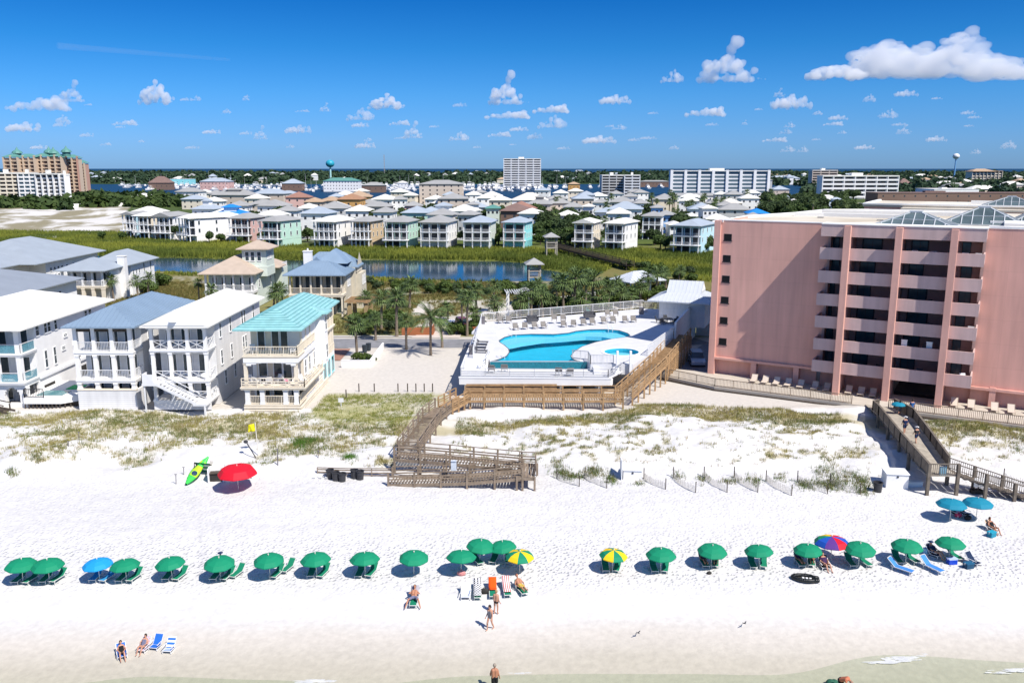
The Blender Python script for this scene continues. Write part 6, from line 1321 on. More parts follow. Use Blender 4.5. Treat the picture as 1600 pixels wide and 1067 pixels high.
# white wall and road edge beyond the dune field; marsh walkway; towers
b = MB(); a, c = at(0, 327, 2), at(200, 322, 2); b.beam((a.x, a.y, 2.5), (c.x, c.y, 2.5), .6, 4); tag(b.build('boundary_wall', white), 'long low white wall between the dune field and the grove', 'wall')
walkway('marsh_walkway', 'long dark timber walkway crossing the marsh toward the houses', [(14, 304, 3.2), (33.5, 241, 3.2)], 2.4, woodd, 'bal', 1.1, 5, 1, cat='walkway')
def lookout(label, x, y, z0, H, w, roof, wallm, open_=True):
    P = empty('lookout_tower', (x, y, z0), .1, label, 'tower')
    for sx in (-1, 1):
        for sy in (-1, 1): b = MB(); b.box(sx*w/2-.15, sy*w/2-.15, -.5, sx*w/2+.15, sy*w/2+.15, H); b.build('post', wallm, P)
    for z in (H*.42, H*.7): b = MB(); b.box(-w/2-.2, -w/2-.2, z-.2, w/2+.2, w/2+.2, z); b.build('platform', wallm, P); rail(P, [(-w/2, -w/2, z), (w/2, -w/2, z), (w/2, w/2, z), (-w/2, w/2, z), (-w/2, -w/2, z)], wallm, .9, 'bal', w)
    b = MB(); b.hip(-w/2-.9, -w/2-.9, w/2+.9, w/2+.9, H, 1.4); b.build('roof', roof, P); return P
tw = mat('pale_weathered', (.40, .37, .32), .9, .15, 2)
lookout('open timber lookout tower with hip roof at the lake edge', 5.4, 209, 1.6, 5.6, 2.8, RM['grey'], tw)
q = at(861, 398, 2); lookout('grey roofed gazebo tower at the end of the marsh walkway', q.x, q.y, 1.8, 6.2, 3.4, RM['grey'], tw)
P = empty('pavilion', (25.6, 182.5, 3), R(30), 'open sided pavilion with broad grey metal hip roof behind the pool', 'pavilion'); b = MB(); b.hip(-1, -1, 9, 6.5, 3.1, 1.9, seam=.8); b.build('roof', MATS['light_metal_roof'], P)
for x in (0, 2.7, 5.3, 8): 
    for y in (0, 5.5): b = MB(); b.box(x-.15, y-.15, -.5, x+.15, y+.15, 2.95); b.build('post', white_trim, P)
b = MB(); b.box(1.5, 2, -.3, 7, 4.5, 1.1); b.build('counter', soil, P)
P = empty('shed', (1.0, 168.5, 2.8), 0, 'small dark thatched hut with grey roof among palms behind the pool deck', 'hut'); b = MB(); b.hip(-.6, -.6, 3.8, 3.6, 2.9, 1.0); b.build('roof', RM['grey'], P); b = MB(); b.box(0, 0, -.5, 3.2, 3, 2.75); b.build('wall', woodd, P)
P = empty('white_pergola', at(812, 503, 3.0), .1, 'white slatted pergola just behind the pool deck fence', 'pergola')
for x in (-2, 2):
    for y in (0, 3): b = MB(); b.box(x-.12, y-.12, -.2, x+.12, y+.12, 5.2); b.build('post', white_trim, P)
b = MB()
for k in range(12): b.beam((-2.4+.43*k, -.6, 5.35), (-2.4+.43*k, 3.6, 5.35), .08, .2)
b.build('beams', white_trim, P)
sheet('lagoon_pool', [tuple(at(x, y, 3.3)[:2]) for x, y in ((850,488),(862,476),(895,470),(938,470),(945,478),(920,486),(880,492))], 3.3, mat('lagoon_water', (.12, .55, .58), .1, .06), label='turquoise lagoon pool behind the pool deck palms', cat='pool')
tag(bpy.data.objects['lagoon_pool'], None, None, kind='thing')
fence([tuple(at(x, y, 3.0)) for x, y in ((842, 486), (850, 478), (880, 473), (930, 466))], metal_w, 1.3, 'white fence around the lagoon pool among the palms')
# white garden wall behind the turquoise house, street lot details
b = MB(); b.box(-23.6, 115.0, 2.8, -19.6, 115.2, 4.0); b.box(-19.7, 115.2, 2.8, -19.5, 127.2, 4.0); b.box(-23.6, 114.97, 4.0, -19.48, 115.23, 4.06); b.box(-19.73, 115.23, 4.0, -19.47, 127.2, 4.06); tag(b.build('garden_wall', white), 'low white L shaped garden wall right of the turquoise roofed house', 'wall')
b = MB(); b.box(-18.2, 138.2, 2.9, -13.2, 138.5, 4.3); b.box(-13.2, 138.2, 2.9, -13.0, 141, 4.5); tag(b.build('timber_fence', mat('rust_fence', (.34, .12, .05), .8, .1)), 'rust coloured timber fence left of the driveway', 'fence'); b = MB(); b.box(-8.4, 140, 2.9, -4.5, 140.3, 4.1); tag(b.build('timber_fence', MATS['rust_fence']), 'short rust coloured timber fence right of the driveway', 'fence')
def vehicle(name, label, loc, rz, L, W_, H, paint, cart=False):
    P = empty(name, loc, rz, label, 'golf cart' if cart else 'car'); h = H*.5
    if not cart:
        b = MB(); pr = [(-.5, .18), (-.5, .5), (-.47, .58), (-.2, .60), (.25, .58), (.45, .5), (.5, .4), (.5, .18)]; vs = [(x*L, s*W_/2, z*H) for s in (-1, 1) for x, z in pr]
        b.add(vs, [tuple(range(7, -1, -1)), tuple(range(8, 16))]+[(i, (i+1) % 8, 8+(i+1) % 8, 8+i) for i in range(8)]); b.build('body', paint, P)
        b = MB(); vs = [(x*L, y*W_/2, z*H) for x, y, z in ((-.46, -.92, .58), (.24, -.92, .58), (.24, .92, .58), (-.46, .92, .58), (-.40, -.78, .97), (.08, -.78, .97), (.08, .78, .97), (-.40, .78, .97))]
        b.add(vs, [(0,1,5,4),(1,2,6,5),(2,3,7,6),(3,0,4,7),(4,5,6,7)]); b.build('cabin_glass', glass, P); b = MB(); b.box(-.40*L, -.79*W_/2, .965*H, .09*L, .79*W_/2, H); b.build('roof', paint, P)
    else:
        b = MB(); b.box(-L/2, -W_/2, .3, L/2, W_/2, .62); b.box(-L/2, -W_/2, .62, -L*.1, W_/2, .85); b.box(L*.3, -W_/2, .62, L*.5, W_/2, .9); b.build('body', paint, P); b = MB(); b.box(-L*.45, -W_/2, H-.08, L*.35, W_/2, H); b.build('roof', paint, P)
        b = MB()
        for x in (-.42, .32):
            for s in (-1, 1): b.beam((x*L, s*W_*.45, .6), (x*L, s*W_*.45, H-.05), .05)
        b.build('roof_frame', metal_d, P); b = MB(); b.box(-L*.3, -W_*.42, .85, -L*.05, W_*.42, .97); b.box(-L*.33, -W_*.42, .9, -L*.27, W_*.42, 1.35); b.build('seat', dark, P)
    for x in (-.31, .31):
        for s in (-1, 1):
            b = MB(); b.cyl((x*L, s*W_*.42, .33), (x*L, s*W_*.51, .33), .33, n=16); o = b.build('wheel', dark, P); b = MB(); b.cyl((x*L, s*W_*.51, .33), (x*L, s*W_*.515, .33), .19, n=12); b.build('rim', metal_w, o)
    for s in (-1, 1): b = MB(); b.box(L*.485, s*W_*.38-.18, H*.36, L*.503, s*W_*.38+.18, H*.46); b.build('headlight', metal_w, P)
    return P
vehicle('parked_car', 'silver blue SUV parked in the deep shade left of the pink building', (26.0, 117.3, 3.07), R(-95), 4.7, 1.95, 1.75, mat('silver_blue_paint', (.42, .50, .58), .25, .04, spec=.6))
vehicle('golf_cart', 'white golf cart parked on the driveway beyond the street', (-10.3, 141.5, 3.12), R(-90), 2.6, 1.3, 1.8, white, True)
vehicle('parked_car', 'dark red car parked under the trees beyond the driveway', (-8.6, 146.5, 3.05), R(-70), 4.4, 1.8, 1.45, mat('dark_red_paint', (.20, .03, .03), .3, .05, spec=.6))
for x, y, lb in ((588, 560, 'left'), (594, 557, 'right')):
    b = MB(); b.lathe([(.001, 0), (.34, 0), (.4, 1.0), (.42, 1.05), (.001, 1.12)], 10); o = b.build('garden_bin', mat('garden_bin_mat', (.03, .04, .05), .6), loc=at(x-18, y-10, 3.1)); tag(o, lb+' dark bin inside the white garden wall', 'bin')
# ------------------------------------------------------------------ beach things
umb_mats = dict(green=mat('green_canvas', (.002, .225, .11), .75, .05, 1), teal=mat('teal_canvas', (.004, .20, .30), .75, .05, 1), skyblue=mat('sky_blue_canvas', (.01, .28, .62), .75, .05, 1), red=mat('red_canvas', (.60, .004, .02), .7, .05, 1),
    yellow=mat('yellow_canvas', (.80, .52, .01), .75, .05, 1), orange=mat('orange_canvas', (.80, .18, .01), .75, .05, 1), violet=mat('violet_canvas', (.10, .03, .22), .75, .05, 1), navy=mat('blue_canvas', (.01, .08, .42), .75, .05, 1))
pole_m = mat('pole_white', (.70, .66, .58), .5, .05)
def umbrella(cols, label, rad=1.08, apex=1.8, drop=.46, tilt=(0, 0)):
    P = empty('beach_umbrella', (0, 0, 0), 0, label, 'umbrella'); b = MB(); n = 8; T = Matrix.Rotation(tilt[0], 4, 'X') @ Matrix.Rotation(tilt[1], 4, 'Y')
    def pt(a, r, z): v = T @ Vector((r*math.cos(a), r*math.sin(a), z-apex)); return (v.x, v.y, v.z+apex)
    prof = [(0, apex), (.42, apex-.07), (.78, apex-.22), (1.0, apex-drop)]
    for i in range(n):
        for k in range(4):      # each panel sags a little between its ribs
            a0 = 2*math.pi*(i+k/4)/n; a1 = 2*math.pi*(i+(k+1)/4)/n; s0 = 1-.055*math.sin(math.pi*k/4); s1 = 1-.055*math.sin(math.pi*(k+1)/4)
            for j in range(3):
                (r0, z0), (r1, z1) = prof[j], prof[j+1]
                b.add([pt(a0, rad*r0*s0, z0), pt(a0, rad*r1*s0, z1), pt(a1, rad*r1*s1, z1), pt(a1, rad*r0*s1, z0)], [(0, 1, 2, 3)], i % len(cols))
            b.add([pt(a0, rad*s0, prof[3][1]), pt(a0, rad*s0*1.0, prof[3][1]-.07), pt(a1, rad*s1, prof[3][1]-.07), pt(a1, rad*s1, prof[3][1])], [(0, 1, 2, 3)], i % len(cols))
    b.build('canopy', [umb_mats[c] for c in cols], P)
    b = MB(); b.cyl((0, 0, -.4), (0, 0, apex+.10), .028, n=8); b.build('pole', pole_m, P)
    b = MB(); b.ball((0, 0, apex+.08), .05, 8); b.build('finial', pole_m, P)
    b = MB()
    for i in range(n):
        a = 2*math.pi*i/n; b.beam((0, 0, apex-.45), pt(a, rad*.6, apex-.17), .015); b.beam(pt(a, .05, apex-.03), pt(a, rad*.98, prof[3][1]-.01), .015)
    b.build('ribs', metal_w, P); return P
UP = {('green',): Proto(umbrella(['green'], 'x'))}
UP[('skyblue',)] = Proto(umbrella(['skyblue'], 'x', 1.08)); UP[('teal',)] = Proto(umbrella(['teal'], 'x', 1.2, 1.9)); UP[('yellow', 'green')] = Proto(umbrella(['yellow', 'green'], 'x', 1.08))
UP['rainbow'] = Proto(umbrella(['red', 'orange', 'yellow', 'green', 'navy', 'violet', 'red', 'navy'], 'x', 1.25, 1.8, .5)); UP['big'] = Proto(umbrella(['red'], 'x', 1.75, 2.3, .75))
gsl = mat('green_sling', (.004, .19, .10), .8, .06); bsl = mat('blue_sling', (.015, .13, .50), .8, .06); tanfr = mat('pale_frame', (.62, .62, .58), .5, .05)
LG = Proto(lounger('beach_lounger', gsl, tanfr, 'x', .62)); LB_ = Proto(lounger('beach_lounger', mat('blue_lounger_sling', (.03, .26, .50), .8, .06), tanfr, 'x', .62))
def base_of(px, py, extra=21):
    """canopy centre in the photo -> where its pole stands"""
    q = at(px, py, 2.22 if py > 830 else 2.4); return (q.x, q.y, hgt(q.x, q.y))
rowu = [(33,885,'g'),(75,885,'g'),(154,883,'b'),(196,884,'g'),(268,881,'g'),(343,881,'g'),(421,879,'g'),(494,877,'g'),(570,877,'g'),(646,874,'g'),(720,874,'g'),(749,857,'g'),(788,857,'g'),(812,872,'y'),(957,869,'y'),(1033,870,'g'),(1112,863,'g'),(1188,864,'g'),(1263,862,'g'),(1300,853,'r'),(1343,862,'g'),(1417,858,'g'),(1485,853,'g')]
LBLU = {33: 'green umbrella at the left edge of the beach row', 75: 'green umbrella touching the leftmost one', 154: 'light blue umbrella in the row of green ones', 196: 'green umbrella touching the light blue one', 268: 'green umbrella first right of the light blue pair',
  343: 'green umbrella with a person in dark cap behind it', 421: 'green umbrella right of the one with the capped person', 494: 'green umbrella third to the left of the umbrella cluster', 570: 'green umbrella second to the left of the umbrella cluster', 646: 'green umbrella directly above the man on the lounger',
  720: 'green umbrella at the lower left of the central cluster', 749: 'green umbrella at the top left of the central cluster', 788: 'green umbrella at the top right of the central cluster', 812: 'yellow and green umbrella in the central cluster', 957: 'yellow and green umbrella standing alone right of centre',
  1033: 'green umbrella right of the lone yellow and green one', 1112: 'green umbrella with two people lying under it', 1188: 'green umbrella between the occupied one and the rainbow group', 1263: 'green umbrella left of the rainbow umbrella', 1300: 'rainbow striped umbrella in the row', 1343: 'green umbrella right of the rainbow umbrella',
  1417: 'green umbrella behind two blue sling chairs', 1485: 'rightmost green umbrella beside a blue cooler'}
UB = {}
for px, py, c in rowu:
    key = {'g': ('green',), 'b': ('skyblue',), 'y': ('yellow', 'green'), 'r': 'rainbow'}[c]; q = base_of(px, py); UB[px] = q
    o = UP[key].put(q, rnd.uniform(0, .78), LBLU[px], rnd.uniform(.95, 1.05), 'umbrellas on the beach'); o.rotation_euler.x = rnd.uniform(-.07, .09); o.rotation_euler.y = rnd.uniform(-.08, .08)
q = base_of(1486, 794); UP[('teal',)].put(q, .2, 'teal umbrella above the row, left of the pair', group='umbrellas on the beach'); UB[1486] = q; q = base_of(1527, 793); UP[('teal',)].put(q, .5, 'teal umbrella above the row, right of the pair', group='umbrellas on the beach'); UB[1527] = q
q = at(371, 742, 3.0); q = (q.x, q.y, hgt(q.x, q.y)); UP['big'].put(q, .1, 'large red umbrella by the kayaks and equipment boxes', group='umbrellas on the beach'); UB[371] = q
# loungers under the umbrellas
def lay(pxu, dx, dy, rz, lb, P=None, tilt=0):
    q = UB[pxu]; x, y = q[0]+dx, q[1]+dy; return (P or LG).put((x, y, hgt(x, y)+.0), rz, lb, sc=.8, group='loungers under the umbrella row')
pos = {33: 'under the leftmost green umbrella', 75: 'under the second green umbrella', 154: 'under the light blue umbrella', 196: 'under the green umbrella beside the light blue one', 268: 'under the umbrella right of the light blue pair', 343: 'under the umbrella with the capped person behind', 421: 'under the umbrella right of the capped person',
  494: 'under the third umbrella left of the cluster', 570: 'under the second umbrella left of the cluster', 957: 'under the lone yellow and green umbrella', 1033: 'under the umbrella right of the lone yellow one', 1112: 'under the umbrella sheltering two people', 1188: 'under the umbrella left of the rainbow group', 1263: 'under the green umbrella left of the rainbow one',
  1343: 'under the green umbrella right of the rainbow one', 1417: 'under the umbrella behind the blue sling chairs', 1485: 'under the rightmost green umbrella'}
for px, ph in pos.items():
    P_l = LB_ if px == 154 else LG; col_ = 'blue' if px == 154 else 'green'
    if px != 421 and px != 1485: lay(px, -.45, .42, rnd.uniform(-.08, .08), 'left '+col_+' lounger '+ph, P_l)
    lay(px, .42 if px < 1300 else .6, .42, -.25 if px < 1300 else .25, 'right '+col_+' lounger '+ph if px != 1485 else 'green lounger '+ph, P_l)
lay(343, 1.0, .75, -.3, 'spare green lounger right of the umbrella with the capped person'); lay(421, 1.0, 1.2, -.3, 'spare green lounger behind the umbrella right of the capped person')
lay(749, -.2, .1, .5, 'green lounger at the left under the central cluster'); lay(749, 1.1, .3, -.2, 'green lounger in the middle under the central cluster'); lay(788, .3, .3, 0, 'green lounger at the right under the central cluster')
# loungers in the sun
def towel_mat(name, kind, c1, c2, sc):
    m = bpy.data.materials.new(name); m.use_nodes = True; n = m.node_tree; b = n.nodes['Principled BSDF']; b.inputs['Roughness'].default_value = .95; tc = n.nodes.new('ShaderNodeTexCoord')
    if kind == 'check': t = n.nodes.new('ShaderNodeTexChecker'); t.inputs['Scale'].default_value = sc; t.inputs['Color1'].default_value = (*c1, 1); t.inputs['Color2'].default_value = (*c2, 1); n.links.new(tc.outputs['Object'], t.inputs['Vector']); n.links.new(t.outputs['Color'], b.inputs['Base Color'])
    else:
        t = n.nodes.new('ShaderNodeTexWave'); t.bands_direction = 'Y' if kind == 'across' else 'X'; t.inputs['Scale'].default_value = sc; r = n.nodes.new('ShaderNodeValToRGB'); r.color_ramp.interpolation = 'CONSTANT'; r.color_ramp.elements[0].color = (*c1, 1); r.color_ramp.elements[1].position = .5; r.color_ramp.elements[1].color = (*c2, 1)
        n.links.new(tc.outputs['Object'], t.inputs['Vector']); n.links.new(t.outputs['Fac'], r.inputs[0]); n.links.new(r.outputs[0], b.inputs['Base Color'])
    return m
def towel(loc, rz, m, label, y0=-.35, w=.56):
    vs = []; prof = [(y0, .36), (0, .345), (.32, .365), (.6, .61), (.86, .86), (.93, .84), (.95, .55)]
    for y, z in prof:
        for x in (-w/2, -w/6, w/6, w/2): vs.append((x+rnd.uniform(-.012, .012), y, z+.012+rnd.uniform(0, .012)))
    b = MB(); b.add(vs, [(j*4+i, j*4+i+1, j*4+i+5, j*4+i+4) for j in range(6) for i in range(3)]); o = b.build('towel', m, loc=loc, rz=rz, smooth=True); sm = o.modifiers.new('s', 'SOLIDIFY'); sm.thickness = .02; return tag(o, label, 'towel')
def gp(px, py): 
    q = at(px, py, .8)
    for _ in range(4): q = at(px, py, hgt(q.x, q.y))
    return Vector((q.x, q.y, hgt(q.x, q.y)))
SL = {}
for px, py, rz, lb in ((647, 942, .0, 'green lounger carrying the man with spread legs'), (746, 930, .08, 'green lounger under the black and white chequered towel'), (770, 928, .05, 'green lounger under the orange towel'), (792, 926, .12, 'green lounger under the red striped towel'), (814, 924, .42, 'green lounger with a person in yellow shorts on it')):
    q = gp(px, py); SL[px] = (q, rz); LG.put(q, rz, lb, group='sunlit green loungers')
towel(SL[746][0], SL[746][1], towel_mat('chequered', 'check', (.8, .8, .8), (.01, .01, .02), 9), 'black and white chequered towel over a green lounger', -.7)
towel(SL[770][0], SL[770][1], mat('orange_towel', (.80, .09, .005), .95, .05), 'bright orange towel over the back of a green lounger', .1)
towel(SL[792][0], SL[792][1], towel_mat('red_striped', 'along', (.80, .74, .70), (.62, .10, .10), 2.3), 'red and white striped towel over a green lounger', -.5)
towel(SL[647][0], SL[647][1], mat('grey_towel', (.35, .33, .36), .95, .1), 'grey towel under the man with spread legs', .1)
def lowchair(name, m, label, grp=None):
    P = empty(name, (0, 0, 0), 0, label, 'beach chair', grp); b = MB(); b.add([(-.3, -.35, .22), (.3, -.35, .22), (.3, .2, .16), (-.3, .2, .16)], [(0, 1, 2, 3)]); o = b.build('seat', m, P); o.modifiers.new('s', 'SOLIDIFY').thickness = .02
    b = MB(); b.add([(-.3, .2, .16), (.3, .2, .16), (.3, .68, .78), (-.3, .68, .78)], [(0, 1, 2, 3)]); o = b.build('backrest', m, P); o.modifiers.new('s', 'SOLIDIFY').thickness = .02
    b = MB()
    for s in (-1, 1): b.beam((s*.32, -.38, .02), (s*.32, -.36, .24), .03); b.beam((s*.32, -.36, .23), (s*.32, .2, .17), .03); b.beam((s*.32, .2, .17), (s*.32, .7, .8), .03); b.beam((s*.32, .5, .02), (s*.32, .15, .3), .03); b.beam((s*.32, -.38, .02), (s*.32, .5, .02), .03)
    b.beam((-.32, .2, .15), (.32, .2, .15), .03); b.beam((-.32, .7, .8), (.32, .7, .8), .03); b.beam((-.32, -.36, .22), (.32, -.36, .22), .03)
    b.build('frame', metal_w, P)
    for s in (-1, 1): b = MB(); b.beam((s*.34, -.3, .42), (s*.34, .42, .44), .05, .025); b.build('armrest', metal_w, P)
    return P
stripe_b = towel_mat('blue_stripes', 'across', (.02, .14, .50), (.70, .74, .78), 1.6)
for px, py, rz, m, nm, lb in ((191, 1026, .5, bsl, 'a', 'blue beach chair carrying the woman in the black swimsuit'), (224, 1016, -.15, towel_mat('pink_print', 'check', (.75, .35, .38), (.40, .55, .70), 7), 'b', 'pink patterned beach chair carrying the second reader'), (243, 1012, -.15, bsl, 'c', 'plain blue empty beach chair by the water'), (264, 1017, -.08, stripe_b, 'd', 'blue and white striped empty beach chair by the water'),
     (728, 933, 0, towel_mat('pale_stripes', 'along', (.40, .50, .70), (.75, .75, .75), 3), 'e', 'pale blue striped low chair left of the chequered towel'), (1551, 831, .2, mat('tan_sling', (.55, .38, .24), .8), 'f', 'tan chair carrying the sunbather below the teal umbrellas'), (1523, 882, .5, mat('navy_sling', (.006, .02, .06), .8), 'g', 'dark navy folding chair at the right end of the umbrella row')):
    q = gp(px, py); o = lowchair('beach_chair', m, lb); o.location = q; o.rotation_euler.z = rz; o.scale = ((.85,)*3 if px < 300 else (1, 1, 1))
for px, py, rz, lb in ((1406, 892, .75, 'left one of two blue sling chairs in front of the right umbrellas'), (1455, 890, .45, 'right one of two blue sling chairs in front of the right umbrellas')):
    q = gp(px, py); lounger('sling_chair', mat('sling_blue', (.05, .22, .70), .8, .05), tanfr, lb, .55).location = q; bpy.context.view_layer.objects.active
    bpy.data.objects[[o.name for o in bpy.data.objects if o.get('label') == lb][0]].rotation_euler.z = rz
def simple(name, lb, cat, loc, build, rz=0):
    P = empty(name, loc, rz, lb, cat); build(P); return P
def cooler(m, lid):
    def f(P): b = MB(); b.box(-.32, -.2, 0, .32, .2, .36); b.build('body', m, P); b = MB(); b.box(-.34, -.22, .36, .34, .22, .44); b.build('lid', lid, P); b = MB(); b.beam((-.36, 0, .3), (-.36, 0, .44), .03); b.beam((.36, 0, .3), (.36, 0, .44), .03); b.build('handle', metal_w, P)
    return f
simple('cooler', 'blue cooler box with white lid left of the rightmost umbrella', 'cooler', gp(1487, 880), cooler(mat('cooler_blue', (.01, .06, .50), .4), mat('cooler_lid', (.45, .55, .85), .4)), .1)
simple('cooler', 'pale blue cooler bag behind the person at the rightmost umbrella', 'cooler', gp(1450, 864), cooler(mat('cooler_pale', (.25, .55, .75), .5), mat('cooler_pale_lid', (.1, .4, .65), .5)), .4)
simple('footrest', 'small teal footrest below the sunbather at right', 'stool', gp(1549, 838), cooler(mat('teal_pad', (.01, .22, .32), .7), mat('teal_pad_top', (.01, .30, .42), .7)), .5)
simple('footrest', 'dark teal folded pad beside the navy chair', 'stool', gp(1513, 887), cooler(mat('navy_pad', (.01, .06, .12), .7), mat('navy_pad_top', (.01, .10, .2), .7)), .3)
def raft(P):
    b = MB(); pts = [(math.cos(t)*.95 if math.cos(t) < 0 else math.cos(t)*.6, math.sin(t)*.42) for t in [math.pi*(.18+1.64*k/40) for k in range(41)]]; pts = [(.75, pts[0][1])]+pts+[(.75, pts[-1][1])]
    for p, q in zip(pts[:-1], pts[1:]): b.cyl((*p, .15), (*q, .15), .15, n=10)
    for p in pts: b.ball((*p, .15), .15, 12)
    b.build('tube', mat('black_rubber', (.012, .014, .014), .3, .1), P, smooth=True); b = MB(); b.box(-.7, -.36, .04, .7, .36, .1); b.build('floor', dark, P)
    for k in range(3): b = MB(); b.box(-.3+.25*k, -.15, .1, -.15+.25*k, .15, .16); b.build('grip', metal_w, P)
simple('inflatable_raft', 'black inflatable raft lying on the sand below the umbrella row', 'raft', gp(1260, 906), raft, -.25)
def bag(P, m=None): b = MB(); b.ball((0, 0, .2), .3, 10, .7, 1.1, .6); b.build('body', m or dark, P, smooth=True); b = MB(); b.beam((-.1, 0, .38), (0, 0, .5), .03); b.beam((.1, 0, .38), (0, 0, .5), .03); b.build('handle', m or dark, P)
simple('beach_bag', 'black bag beside the orange towel lounger', 'bag', gp(757, 927), bag); simple('beach_bag', 'round black bag under the right teal umbrella', 'bag', gp(1512, 812), lambda P: bag(P, mat('black_bag', (.012, .012, .014), .7)))
simple('beach_bag', 'small dark bag on the sand below the umbrella with two people', 'bag', gp(1108, 897), bag).scale = (.6,)*3
simple('beach_bag', 'pinkish striped float bag beneath the lower left cluster umbrella', 'bag', gp(721, 899), lambda P: bag(P, mat('pink_float', (.60, .25, .24), .8, .3, 6)))
simple('beach_bag', 'pink bag in the shade of the left teal umbrella', 'bag', gp(1497, 808), lambda P: bag(P, mat('pink_bag', (.55, .05, .12), .8)))
for px, py, lb in ((1494, 806, 'dark low chair under the left teal umbrella'), (1508, 806, 'dark low chair between the two teal umbrellas')): q = gp(px, py); o = lowchair('beach_chair', mat('dark_sling', (.015, .03, .03), .8), lb); o.location = q; o.rotation_euler.z = .5
# people
from mathutils import Quaternion
skin = mat('skin_light', (.50, .26, .17), .6, .06, 6); skin2 = mat('skin_tan', (.42, .19, .11), .6, .06, 6); hairm = mat('hair_dark', (.03, .018, .012), .8, .2, 20); hairb = mat('hair_fair', (.35, .22, .10), .8, .2, 20)
def V3(*a): return Vector(a)
def body_mesh(J, name, m, P, skirtr=0):
    """capsules along the joints melted into one skin by a voxel remesh"""
    b = MB()
    def cap(p, q, r0, r1): b.cyl(p, q, r0, r1, 10); b.ball(p, r0, 10); b.ball(q, r1, 10)
    hip, chest, neck, head = J['hip'], J['chest'], J['neck'], J['head']; side = J['side']; fwd = J['fwd']
    for s in (-1, 1): cap(hip+side*s*.075, chest+side*s*.09, .115, .125)
    cap(chest+side*-.15, chest+side*.15, .075, .075); cap(chest, neck, .11, .055); cap(neck, head, .055, .06)
    up = (head-neck).normalized(); b.ball(head+up*.02, .098, 12, 1.22, .86, 1.0); b.ball(head+fwd*.095-up*.01, .022, 6); b.ball(head+fwd*.07-up*.07, .045, 8)
    for s in (-1, 1): b.ball(head+side*s*.088, .022, 6)
    for s, a in ((-1, 'l'), (1, 'r')):
        sh = chest+side*s*.175; el, wr = J[a+'el'], J[a+'wr']; cap(sh, el, .055, .042); cap(el, wr, .042, .028)
        d = (wr-el).normalized(); c = d.cross(side); c = c.normalized() if c.length > .01 else fwd; t = d.cross(c).normalized(); palm_ = wr+d*.07; cap(wr+d*.01, palm_, .03, .036)
        for k in range(4):
            f0 = palm_+t*(k-1.5)*.021; L = (.06, .075, .07, .052)[k]; f1 = f0+d*L*.55; f2 = f1+(d+c*.7).normalized()*L*.5; cap(f0, f1, .0105, .010); cap(f1, f2, .010, .009)
        th = wr+d*.035+t*.03; cap(th, th+(t+d).normalized()*.06, .012, .010)
        hp = hip+side*s*.09; kn, an = J[a+'kn'], J[a+'an']; cap(hp, kn, .088, .056); cap(kn, kn.lerp(an, .35), .056, .06); cap(kn.lerp(an, .35), an, .06, .036); toe = J.get(a+'toe') or an+fwd*.17-V3(0, 0, .035); cap(an-V3(0, 0, .01), toe, .038, .028)
    o = b.build(name, m, P); r = o.modifiers.new('r', 'REMESH'); r.mode = 'VOXEL'; r.voxel_size = .0125; r.use_smooth_shade = True; s_ = o.modifiers.new('s', 'SMOOTH'); s_.iterations = 2; s_.factor = .5
    return o
def garment(segs, name, m, P):
    b = MB()
    for p, q, r0, r1 in segs: b.cyl(p, q, r0, r1, 12); b.ball(p, r0, 10)
    o = b.build(name, m, P); r = o.modifiers.new('r', 'REMESH'); r.mode = 'VOXEL'; r.voxel_size = .02; r.use_smooth_shade = True; s_ = o.modifiers.new('s', 'SMOOTH'); s_.iterations = 2; return o
CL = {k: mat('cloth_'+k, c, .9, .12, 8) for k, c in dict(black=(.01, .01, .012), navy=(.012, .03, .09), blue=(.03, .12, .32), yellow=(.55, .40, .08), floral=(.16, .16, .24), purple=(.05, .02, .07), white=(.7, .7, .7), red=(.45, .05, .03), grey=(.2, .2, .22), dark=(.03, .035, .04)).items()}
